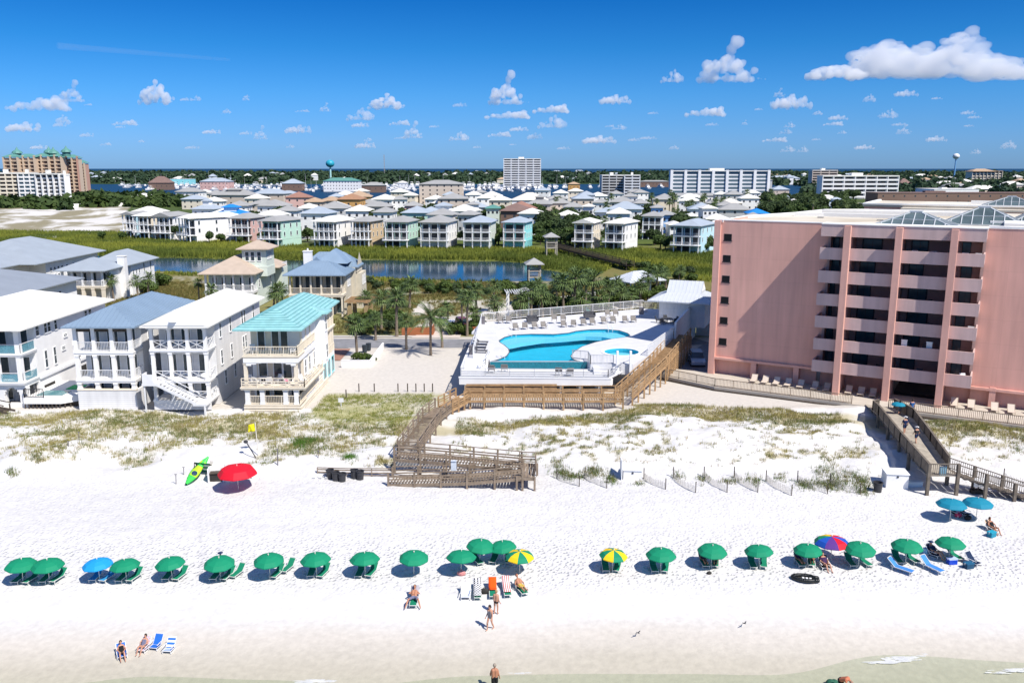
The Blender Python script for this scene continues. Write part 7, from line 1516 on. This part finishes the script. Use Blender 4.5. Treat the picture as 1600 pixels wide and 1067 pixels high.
def person(loc, rz, pose, label, sk=skin, hair=hairm, bottom=None, top=None, suit=None, long=False, hat=None, sc=1.0):
    P = empty('person', loc, rz, label, 'person'); X_ = V3(1, 0, 0); F = V3(0, -1, 0)
    if pose == 'stand' or pose == 'walk':
        w = .16 if pose == 'walk' else .03
        J = dict(hip=V3(0, 0, .93), chest=V3(0, -.02, 1.36), neck=V3(0, -.02, 1.50), head=V3(0, -.05, 1.63), side=X_, fwd=F, lel=V3(-.25, .02+w*.4, 1.10), rel=V3(.25, -.04-w*.4, 1.10), lwr=V3(-.27, -.10, .86), rwr=V3(.25, -.22, .92), lkn=V3(-.10, -w-.03, .50), rkn=V3(.10, w*.3, .50), lan=V3(-.10, -w*1.1, .07), ran=V3(.11, w*1.6, .08))
    elif pose == 'bend':
        J = dict(hip=V3(0, .15, .88), chest=V3(0, -.25, 1.10), neck=V3(0, -.38, 1.10), head=V3(0, -.50, 1.02), side=X_, fwd=V3(0, -.5, -.85).normalized(), lel=V3(-.2, -.4, .85), rel=V3(.2, -.4, .85), lwr=V3(-.13, -.42, .60), rwr=V3(.13, -.42, .60), lkn=V3(-.13, .0, .48), rkn=V3(.13, .02, .48), lan=V3(-.14, .06, .07), ran=V3(.14, .08, .07))
    elif pose == 'sit':       # in a low beach chair
        J = dict(hip=V3(0, .08, .33), chest=V3(0, .36, .70), neck=V3(0, .44, .84), head=V3(0, .44, .97), side=X_, fwd=F, lel=V3(-.30, .18, .55), rel=V3(.30, .18, .55), lwr=V3(-.18, -.06, .52), rwr=V3(.18, -.06, .52), lkn=V3(-.15, -.36, .50), rkn=V3(.15, -.36, .50), lan=V3(-.14, -.62, .09), ran=V3(.16, -.66, .09))
    elif pose == 'lie':       # on a lounger
        J = dict(hip=V3(0, .12, .44), chest=V3(0, .48, .66), neck=V3(0, .60, .79), head=V3(0, .70, .90), side=X_, fwd=V3(0, -.7, .7).normalized(), lel=V3(-.32, .28, .50), rel=V3(.32, .28, .50), lwr=V3(-.25, .02, .48), rwr=V3(.25, .02, .48), lkn=V3(-.10, -.32, .50), rkn=V3(.12, -.32, .46), lan=V3(-.09, -.75, .42), ran=V3(.12, -.75, .42), ltoe=V3(-.11, -.80, .58), rtoe=V3(.14, -.80, .58))
    else:                     # 'spread': legs to both sides of the lounger, feet on the sand
        J = dict(hip=V3(0, .0, .44), chest=V3(0, .42, .66), neck=V3(0, .55, .80), head=V3(0, .62, .92), side=X_, fwd=V3(0, -.8, .6).normalized(), lel=V3(-.36, .25, .60), rel=V3(.36, .25, .60), lwr=V3(-.12, .12, .62), rwr=V3(.12, .12, .62), lkn=V3(-.34, -.40, .50), rkn=V3(.34, -.40, .50), lan=V3(-.52, -.78, .08), ran=V3(.52, -.78, .08))
    body_mesh(J, 'body', sk, P); hip, ch, nk, hd, sd = J['hip'], J['chest'], J['neck'], J['head'], J['side']; up = (hd-nk).normalized(); fw = J['fwd']
    if suit: garment([(hip+sd*-.07, hip+sd*.07, .13, .13), (hip+sd*s*.06, ch+sd*s*.08-up*.06, .13, .14)] if False else [(hip+sd*-.07, hip+sd*.07, .128, .128), (hip+sd*-.06, ch+sd*-.07, .13, .138), (hip+sd*.06, ch+sd*.07, .13, .138)], 'swimsuit', suit, P)
    if bottom:
        sg = [(hip+sd*-.08, hip+sd*.08, .128, .128)]
        if long:
            for s, a in ((-1, 'l'), (1, 'r')): hp = hip+sd*s*.09; sg.append((hp, hp.lerp(J[a+'kn'], .8), .112, .10))
        garment(sg, 'shorts', bottom, P)
    if top:
        sg = [(hip+sd*-.06+up*.06, ch+sd*-.08, .13, .145), (hip+sd*.06+up*.06, ch+sd*.08, .13, .145), (ch-sd*.15, ch+sd*.15, .09, .09)]
        for s, a in ((-1, 'l'), (1, 'r')): sg.append((ch+sd*s*.17, (ch+sd*s*.17).lerp(J[a+'el'], .7), .075, .07))
        garment(sg, 'shirt', top, P)
    b = MB(); b.ball(hd+up*.045-fw*.022, .108, 12, 1.05, .95, 1.0)
    if hair is hairm and not hat: b.ball(hd-fw*.07-up*.05, .08, 8)
    b.build('hair', hair, P, smooth=True)
    if hat: b = MB(); b.ball(hd+up*.075, .115, 12, .8); b.lathe([(.001, .0), (.2, .0), (.2, .015), (.001, .02)], 14, hd+up*.07); b.build('cap', hat, P, smooth=True)
    if sc != 1: P.scale = (sc,)*3
    return P
person(gp(191, 1026), .5, 'sit', 'woman in black swimsuit seated in a blue chair near the water', suit=CL['black'], sc=.85); person(gp(224, 1016), -.15, 'sit', 'person in patterned swimwear seated in the pink chair near the water', suit=CL['floral'], sc=.85)
person(SL[647][0], SL[647][1], 'spread', 'man in dark patterned shorts reclining with legs spread wide', sk=skin2, bottom=CL['floral'], long=True); person(SL[814][0], SL[814][1], 'lie', 'person in yellow shorts lying on the rightmost sunlit lounger', sk=skin2, hair=mat('hair_red', (.14, .04, .02), .8), bottom=CL['yellow'], long=True)
person(gp(775, 959), 2.6, 'stand', 'woman in black bikini bottom standing below the orange towel', bottom=CL['black'], hair=hairb); person(gp(766, 983), -.6, 'walk', 'barefoot woman in striped swimwear walking on the open sand', suit=CL['grey'])
q = at(344, 863, 2.65); person((q[0], q[1], hgt(q[0], q[1])), .4, 'stand', 'bare shouldered person in dark cap behind a green umbrella', sk=skin2, bottom=CL['navy'], hat=CL['navy'], hair=hairm, sc=.97)
q = at(773, 1080, -.12); person((q.x, q.y, -.15), 3.14, 'stand', 'bare backed man in black shorts wading into the shallow water at centre', sk=skin2, bottom=CL['black'], long=True, hair=mat('hair_grey', (.3, .25, .2), .8), sc=1.03)
q = at(1315, 1083, -.12); person((q.x, q.y, -.15), .7, 'bend', 'sunburnt man in black shorts bending forward in the shallow water', sk=mat('skin_red', (.50, .16, .08), .6, .06, 6), bottom=CL['black'], long=True, hair=mat('hair_grey2', (.32, .2, .14), .8))
q = at(1298, 1070, -.05); b = MB(); b.ball((0, 0, .2), .3, 12, .75); b.ball((.25, .1, .2), .22, 12, .8); o = b.build('net_bag', mat('dark_green_net', (.02, .10, .06), .8, .2, 8), loc=(q.x, q.y, -.12), smooth=True); tag(o, 'dark green bag in the water beside the bending man', 'bag')
for px, dx, rz, lb, kw in ((1112, -.42, 0, 'person in dark swimwear lying on the left lounger of the occupied umbrella', dict(bottom=CL['dark'], top=CL['purple'])), (1112, .42, -.25, 'person in pink light lying on the right lounger of the occupied umbrella', dict(bottom=CL['red'])), (1263, -.42, 0, 'person in dark clothes lying under the umbrella left of the rainbow', dict(bottom=CL['dark'], top=CL['purple'])), (1263, .42, -.25, 'person in dark shorts lying right under the umbrella left of the rainbow', dict(bottom=CL['navy'], top=CL['dark']))):
    q = UB[px]; x, y = q[0]+dx, q[1]+.42; person((x, y, hgt(x, y)), rz, 'lie', sc=.88, label=lb.replace('person in pink light', 'bare chested person in red shorts'), sk=skin2, **kw)
q = gp(1289, 888); o = lowchair('beach_chair', CL['dark'], 'dark chair carrying the person in purple by the rainbow umbrella'); o.location = q; person(q, .2, 'sit', 'person in dark purple seated below the rainbow umbrella', bottom=CL['purple'], top=CL['purple'])
q = gp(1461, 869); o = lowchair('beach_chair', CL['navy'], 'dark chair carrying the person in navy at the rightmost umbrella'); o.location = q; o.rotation_euler.z = .6; person(q, .6, 'sit', 'person in navy with dark cap seated left of the rightmost umbrella', bottom=CL['navy'], top=CL['navy'], hat=CL['navy'])
person(gp(1551, 831), .2, 'sit', 'sunbather with sunglasses seated on the tan chair below the teal umbrellas', sk=skin2, suit=CL['black'])
def onb(px, py, z): return tuple(at(px, py, z))
person(onb(1413, 677, 3.95), 3.0, 'walk', 'person in navy shirt and pale cap walking up the timber bridge', top=CL['navy'], bottom=CL['navy'], long=True, hat=CL['white']); person(onb(1431, 692, 3.8), 3.2, 'walk', 'person in dark striped top and white cap on the timber bridge', top=CL['dark'], bottom=CL['navy'], long=True, hat=CL['white'], sc=.95)
person(onb(1424, 648, 3.8), 3.1, 'walk', 'person in bright blue at the top of the timber bridge', top=CL['blue'], bottom=CL['blue'], long=True); person(onb(1405, 650, 3.9), 2.9, 'walk', 'person carrying a teal umbrella at the bridge entrance', top=CL['dark'], bottom=CL['grey'], long=True)
q = onb(1405, 650, 3.9); o = UP[('teal',)].put((q[0]-.15, q[1]+.1, q[2]+.35), 0, 'small open teal umbrella held at the bridge entrance', .62, 'umbrellas on the beach')
# towel on the ramp rail, beach services
b = MB(); b.box(-.25, -.04, 0, .25, .04, .95); b.box(-.25, -.12, .9, .25, .12, .97); tag(b.build('hanging_towel', mat('pale_towel', (.55, .60, .66), .9), loc=along(709, 735, 74.0)), 'pale towel hanging over the rail of the zigzag ramp', 'towel')
b = MB(); b.box(-.32, -.04, 0, .32, .04, .8); tag(b.build('hanging_towel', mat('aqua_towel', (.30, .55, .66), .9), loc=along(1473, 742, 71.9)), 'pale aqua towel hanging on the bridge landing rail', 'towel')
def kayak(P):
    b = MB(); n = 14
    for m_, w0 in ((0, 1), ):
        vs = []; 
        for k in range(n+1):
            t = k/n; x = -1.45+2.9*t; w = .38*math.sin(math.pi*min(.97, max(.03, t)))**.6; 
            for a in range(10): an = 2*math.pi*a/10; vs.append((x, w*math.cos(an), .16*math.sin(an)*(1 if math.sin(an) < 0 else .7)+.10*(2*t-1)**2+.16))
        b.add(vs, [(k*10+a, k*10+(a+1) % 10, (k+1)*10+(a+1) % 10, (k+1)*10+a) for k in range(n) for a in range(10)])
    b.m = [0 if (i//10) < 5 or (i//10) > 10 else 1 for i in range(len(b.f))]
    b.build('hull', [mat('kayak_green', (.05, .58, .08), .35), mat('kayak_lime', (.42, .72, .03), .35)], P, smooth=True); b = MB(); b.lathe([(.001, 0), (.24, 0), (.26, .05), (.2, .05)], 14, (-.1, 0, .27)); b.build('seat', mat('kayak_seat', (.01, .04, .10), .7), P)
for px, py, rz, lb in ((304, 752, 1.25, 'lime green kayak at the far left of the equipment on the sand'), (309, 744, 1.1, 'green kayak lying against the lime one beside the equipment boxes')): o = simple('kayak', lb, 'kayak', gp(px, py)+V3(0, .2, .62), kayak, rz); o.rotation_euler = (.5, -.45, rz)
def cabana(P):
    for s in (-1, 1):
        b = MB(); b.beam((s*.8, -.7, 0), (s*.8, .5, 1.35), .06); b.beam((s*.8, .5, 1.35), (s*.8, .7, 0), .06); b.beam((s*.8, -.7, 0), (s*.8, .7, 0), .06); b.build('frame', woodd, P)
    b = MB(); 
    for k in range(5): t0, t1 = k/5, (k+1)/5; b.add([(-.8, -.7+1.2*t0, 1.35*t0+.02), (.8, -.7+1.2*t0, 1.35*t0+.02), (.8, -.7+1.2*t1, 1.35*t1+.02), (-.8, -.7+1.2*t1, 1.35*t1+.02)], [(0, 1, 2, 3)], k % 2)
    b.build('canopy', [umb_mats['green'], white], P)
simple('beach_shelter', 'green and white striped folding shelter behind the kayaks', 'shelter', gp(322, 742), cabana, 2.9)
def kiosk(P):
    b = MB(); b.box(-.7, -.5, 0, -.6, .5, 1.3); b.box(.6, -.5, 0, .7, .5, 1.3); b.box(-.7, .4, 0, .7, .5, 1.3); b.build('body', white, P); b = MB(); b.box(-.58, -.3, .75, .58, .39, .82); b.build('shelf', woodd, P); b = MB(); b.box(-.55, -.2, 0, .5, .38, .7); b.build('stored_gear', dark, P)
simple('rental_stand', 'white rental stand box in front of the red umbrella', 'stand', gp(339, 751), kiosk, .15)
q = gp(384, 747); simple('equipment_table', 'dark folding table in the shade of the red umbrella', 'table', q, lambda P: (MB().box(-.7, -.3, .68, .7, .3, .72).build('tabletop', dark, P), [MB().beam((x, y, 0), (x, y, .7), .05).build('leg', metal_d, P) for x in (-.6, .6) for y in (-.25, .25)]))
P = empty('flag_pole', gp(404, 712), 0, 'yellow flag flying on a white pole above the red umbrella', 'flag'); b = MB(); b.cyl((0, 0, -.3), (-.15, 0, 3.4), .04, n=8); b.build('pole', pole_m, P)
vs = [(-.15-.09*i, .06*math.sin(i*.9+j*.5), 3.3-.15*j-.03*i-.04*math.sin(i*.8)) for j in range(6) for i in range(9)]; b = MB(); b.add(vs, [(j*9+i, j*9+i+1, j*9+i+10, j*9+i+9) for j in range(5) for i in range(8)]); o = b.build('flag', mat('flag_yellow', (.85, .75, .01), .8, .04), P, smooth=True); o.modifiers.new('s', 'SOLIDIFY').thickness = .01
for px, py, h, lb in ((434, 726, 1.6, 'grey marker post on the sand between flag and ramp'), (125, 702, .8, 'short dark post on the left dune'), (108, 708, .5, 'small dark stake left of the short dune post'), (497, 716, .7, 'small leaning stake beside the green creepers'), (275, 756, .9, 'thin dark marker standing left of the kayaks'), (287, 742, .7, 'thin dark marker just behind the kayaks')):
    q = gp(px, py); b = MB(); b.cyl((0, 0, -.2), (.05, 0, h), .05 if h > 1 else .035, n=8); b.box(-.08, -.03, h, .14, .03, h+.05); tag(b.build('marker_post', mat('post_grey', (.15, .14, .15), .8), loc=q), lb, 'post')
q = gp(400, 716); b = MB(); b.beam((0, 0, .05), (-.9, .3, 1.5), .07); b.ball((-1.0, .34, 1.6), .22, 10, .8); tag(b.build('shade_lamp', metal_d, loc=q), 'leaning dark pole with round head left of the flag pole', 'pole')
for i, x in enumerate((541, 561, 585, 622, 637, 650, 663, 676)):
    q = gp(x, 612+(x < 560)*10); b = MB(); b.cyl((0, 0, -.3), (0, 0, 1.0), .07, n=8); b.ball((0, 0, 1.0), .07, 8); o = b.build('lawn_post', woodd, loc=q); tag(o, 'x', 'post', 'dark posts along the lawn edge behind the dune'); L = [o] if i == 0 else L+[o]
label_row(L, 'dark wooden post', 'along the edge of the sand lot')
q = gp(533, 635); b = MB(); b.box(-.3, -.02, .5, .3, .02, 1.0); b.box(-.04, 0, 0, .04, .05, .6); tag(b.build('small_sign', metal_w, loc=q), 'small blank white sign in the grass right of the turquoise roofed house', 'sign')
q = gp(1528, 772); simple('notice_board', 'small white notice board standing at the timber stair', 'sign', q, lambda P: (MB().box(-.45, -.03, .7, .45, .03, 1.5).build('panel', metal_w, P), MB().box(-.05, .03, 0, .05, .1, 1.4).build('post', woodd, P), MB().box(-.5, .0, 0, .5, .5, .35).build('planter', dark, P)))
for px, py, h, lb in ((997, 996, 3, 'small dark bird just above the sand right of centre'), (1163, 981, 3, 'small dark bird just above the sand, farther right')):
    P = empty('gull', gp(px, py)+V3(0, 0, .35), .8, lb, 'bird'); b = MB(); b.ball((0, 0, 0), .09, 10, .8, .8, 2.2); b.ball((0, -.2, .03), .06, 8); b.add([(-.05, .15, 0), (.05, .15, 0), (.09, .38, 0), (-.09, .38, 0)], [(0, 1, 2, 3)])
    for s in (-1, 1): b.add([(s*.05, -.1, .02), (s*.05, .12, .02), (s*.38, .10, .14), (s*.40, -.08, .15), (s*.75, .16, .05)], [(0, 1, 2, 3), (3, 2, 4)])
    b.build('body', mat('bird_grey', (.05, .05, .06), .8), P, smooth=False); P.scale = (.42,)*3
# ------------------------------------------------------------------ clouds, real bodies of vapour far beyond the bay
def vapour(name, dens):
    m = bpy.data.materials.new(name); m.use_nodes = True; n = m.node_tree; n.nodes.clear(); o = n.nodes.new('ShaderNodeOutputMaterial'); v = n.nodes.new('ShaderNodeVolumeScatter')
    v.inputs['Color'].default_value = (1, 1, 1, 1); v.inputs['Density'].default_value = dens; v.inputs['Anisotropy'].default_value = .0; n.links.new(v.outputs[0], o.inputs['Volume']); return m
import bmesh
def ico(sub):
    bm = bmesh.new(); bmesh.ops.create_icosphere(bm, subdivisions=sub, radius=1); V = np.array([v.co[:] for v in bm.verts]); F = np.array([[v.index for v in f.verts] for f in bm.faces]); bm.free(); return V, F
IV, IF = ico(2)
tex = bpy.data.textures.new('puff', 'CLOUDS'); tex.noise_scale = .32; tex.noise_depth = 4
tex2 = bpy.data.textures.new('puff_small', 'CLOUDS'); tex2.noise_scale = .11; tex2.noise_depth = 3
def cloud_mesh(puffs, vox=.05, d1=.22, d2=.08):
    Vs = []; Fs = []; o = 0
    for x, y, z, r in puffs: Vs.append(IV*np.array([r, r, r*.8])+np.array([x, y, z])); Fs.append(IF+o); o += len(IV)
    V = np.concatenate(Vs); V[:, 2] = np.where(V[:, 2] < -.1, -.1+(V[:, 2]+.1)*.35, V[:, 2]); ob = bulk('cloud', V, np.concatenate(Fs), [vapour('tmp', .1)])
    r = ob.modifiers.new('r', 'REMESH'); r.mode = 'VOXEL'; r.voxel_size = vox
    for t, s in ((tex, d1), (tex2, d2)): d = ob.modifiers.new('d', 'DISPLACE'); d.texture = t; d.strength = s; d.mid_level = .5; d.texture_coords = 'LOCAL'
    dg = bpy.context.evaluated_depsgraph_get(); me = bpy.data.meshes.new_from_object(ob.evaluated_get(dg)); old = ob.data; bpy.data.objects.remove(ob); bpy.data.meshes.remove(old)
    me.polygons.foreach_set('use_smooth', [True]*len(me.polygons)); return me
def rp(n, seed, w=1., h=.45, peak=0.):
    r = random.Random(seed); L = []
    for i in range(n):
        x = r.uniform(-1, 1)*w; e = (1-(x/w)**2)**.5; z = r.uniform(0, 1)*h*e*(1+peak*math.exp(-((x-.1)/.25)**2)); L.append((x, r.uniform(-.3, .3), z, r.uniform(.16, .30)*(.5+.6*e)))
    return L
def rp2(n, seed, h, peak):
    r = random.Random(seed); L = []; lob = [(r.uniform(-.8, .8), r.uniform(.4, 1)) for _ in range(4)]
    for i in range(n):
        cx, cs_ = r.choice(lob); x = max(-1, min(1, r.gauss(cx, .22))); e = (1-x*x)**.5*cs_; z = r.uniform(0, 1)**.8*h*e*(1+peak*math.exp(-((x-.1)/.3)**2)); L.append((x, r.uniform(-.25, .25), z, r.uniform(.08, .20)*(.6+.6*e)))
    for x in np.linspace(-.9, .9, 16): L.append((x, r.uniform(-.15, .15), .02, r.uniform(.07, .13)*(1-.5*abs(x))))
    return L
PM = [cloud_mesh(rp2(44, s, h*1.15, pk), .028, .10, .07) for s, h, pk in ((1, .45, .6), (2, .35, .2), (3, .6, .9), (4, .25, 0), (5, .5, .3))]
CL_ = [ # px centre, py base, px width, mesh, rise
(60,170,92,1,.8),(117,158,48,2,.9),(245,160,58,0,1.1),(35,203,60,3,.9),(135,213,25,3,1),(93,197,24,3,1),(195,195,38,1,.8),(290,157,20,3,1),(355,177,16,0,.8),(386,157,16,2,.7),(410,217,28,2,1),(465,206,46,3,1),(330,208,32,3,.8),(385,152,10,3,1),
(510,174,22,2,.8),(564,187,44,4,.8),(605,169,60,0,.7),(624,195,32,1,.9),(649,215,38,2,.9),(570,230,36,3,1),(718,219,32,4,.8),(678,199,18,3,.8),(625,217,18,1,.8),(797,161,66,2,1),(792,184,70,1,.6),(860,175,56,1,.8),(864,199,46,4,.8),(780,213,36,1,.8),(718,166,24,3,1),
(835,216,26,3,1.4),(935,222,56,3,.8),(960,160,52,3,1),(1051,128,36,4,1),(1148,125,110,2,.8),(1101,180,62,1,.8),(1112,196,22,3,.8),(1235,166,66,3,1.2),(1220,151,22,2,.8),(1210,221,38,1,.7),(1234,199,18,4,.9),(1185,172,14,3,1),(1415,149,38,3,1),(1380,182,16,4,.8),(1415,209,28,2,.7),(1512,178,24,3,1),(1463,155,18,3,.8),
(1020,178,18,3,.8),(990,220,20,3,1),(1275,219,16,3,.8),(745,231,14,3,1),(1165,195,12,2,.8),(60,232,30,3,.8),(300,232,26,3,.7),(880,233,22,3,.8)]
rq = random.Random(77)
for _ in range(34): CL_.append((rq.uniform(0, 1600), rq.uniform(150, 240), rq.uniform(12, 34), rq.randrange(5), rq.uniform(.6, 1)))
L = []; DM = {}
def cloudmat(tau, size):
    k = round(math.log(tau/size), 1)
    if k not in DM: DM[k] = vapour('cloud_vapour', math.exp(k))
    return DM[k]
def put_cloud(me, px, py, wpx, rise, tau):
    el = (PITCH-math.atan((py-533.5)/FPX))*-1; Yd = 14000-9000*max(0, min(1, (200-py)/120)); q = along(px, py, Yd); s = wpx/FPX*math.hypot(Yd, 0)/2.0*.93
    o = bpy.data.objects.new('cloud', me); COL.objects.link(o); o.location = q; o.scale = (s, s, s*rise*1.45); tag(o, 'x', 'cloud', 'small clouds over the horizon')
    if not me.materials or True:
        o.material_slots[0].link = 'OBJECT'; o.material_slots[0].material = cloudmat(tau, s)
    return o
for px, py, w, k, rise in CL_: L.append(put_cloud(PM[k], px, py, w, rise, 1.0 if w < 30 else (1.7 if w < 50 else 2.8)))
def cn(o): w = o['w'] if 'w' in o else 0; return 'small white cumulus cloud'
label_row(L, cn, 'in the blue sky')
# the large cumulus at the upper right
hero = []
r = random.Random(12)
def blobs(x0, x1, zt, n, rr):
    for i in range(n): x = r.uniform(x0, x1); hero.append((x, r.uniform(-.22, .22), r.uniform(0, 1)*zt(x), r.uniform(*rr)))
prof = lambda x: float(np.interp(x, [-1, -.75, -.62, -.45, -.2, 0, .15, .22, .30, .42, .6, .8, 1], [.0, .02, .30, .36, .30, .22, .42, .50, .42, .22, .16, .08, .0]))
blobs(-.72, 1.0, prof, 200, (.035, .085)); 
for x in np.linspace(-.7, .95, 120): hero.append((x, r.uniform(-.2, .2), prof(x)*r.uniform(.8, 1.02), r.uniform(.022, .055)))
for x in np.linspace(-.7, .98, 60): hero.append((x, r.uniform(-.2, .2), .03, r.uniform(.05, .09)))
for i in range(130): x = r.uniform(-.6, .75); hero.append((x, r.uniform(-.15, .15), prof(x)*r.uniform(.1, .75), .10))
hm = cloud_mesh(hero, .011, .05, .035)
q = along(1455, 118, 6500); s = 172/FPX*6500; o = bpy.data.objects.new('cloud', hm); COL.objects.link(o); o.location = q; o.scale = (s, s, s*.74); o.material_slots[0].link = 'OBJECT'; o.material_slots[0].material = cloudmat(5, s); tag(o, 'large billowing cumulus cloud at the upper right', 'cloud')
h2 = cloud_mesh([(x, r.uniform(-.2, .2), .28*(1-x*x)*r.random(), r.uniform(.08, .17)) for x in np.linspace(-.85, .85, 60)], .022, .09, .06)
q = along(1308, 121, 6200); s = 48/FPX*6200; o = bpy.data.objects.new('cloud', h2); COL.objects.link(o); o.location = q; o.scale = (s, s, s); o.material_slots[0].link = 'OBJECT'; o.material_slots[0].material = cloudmat(4, s); tag(o, 'rounded cloud joined to the left end of the large cumulus', 'cloud')
# thin old contrail
b = MB(); pts = [along(90+27*k, 72+2.2*k, 24000) for k in range(11)]
for k in range(10): b.cyl(pts[k], pts[k+1], 45+(10-k)*5, 45+(9-k)*5, 8, caps=(k in (0, 9)))
b.f = [f[::-1] for f in b.f]; o = b.build('contrail', vapour('contrail_vapour', .00045)); tag(o, 'faint thin contrail slanting across the upper left sky', 'contrail')
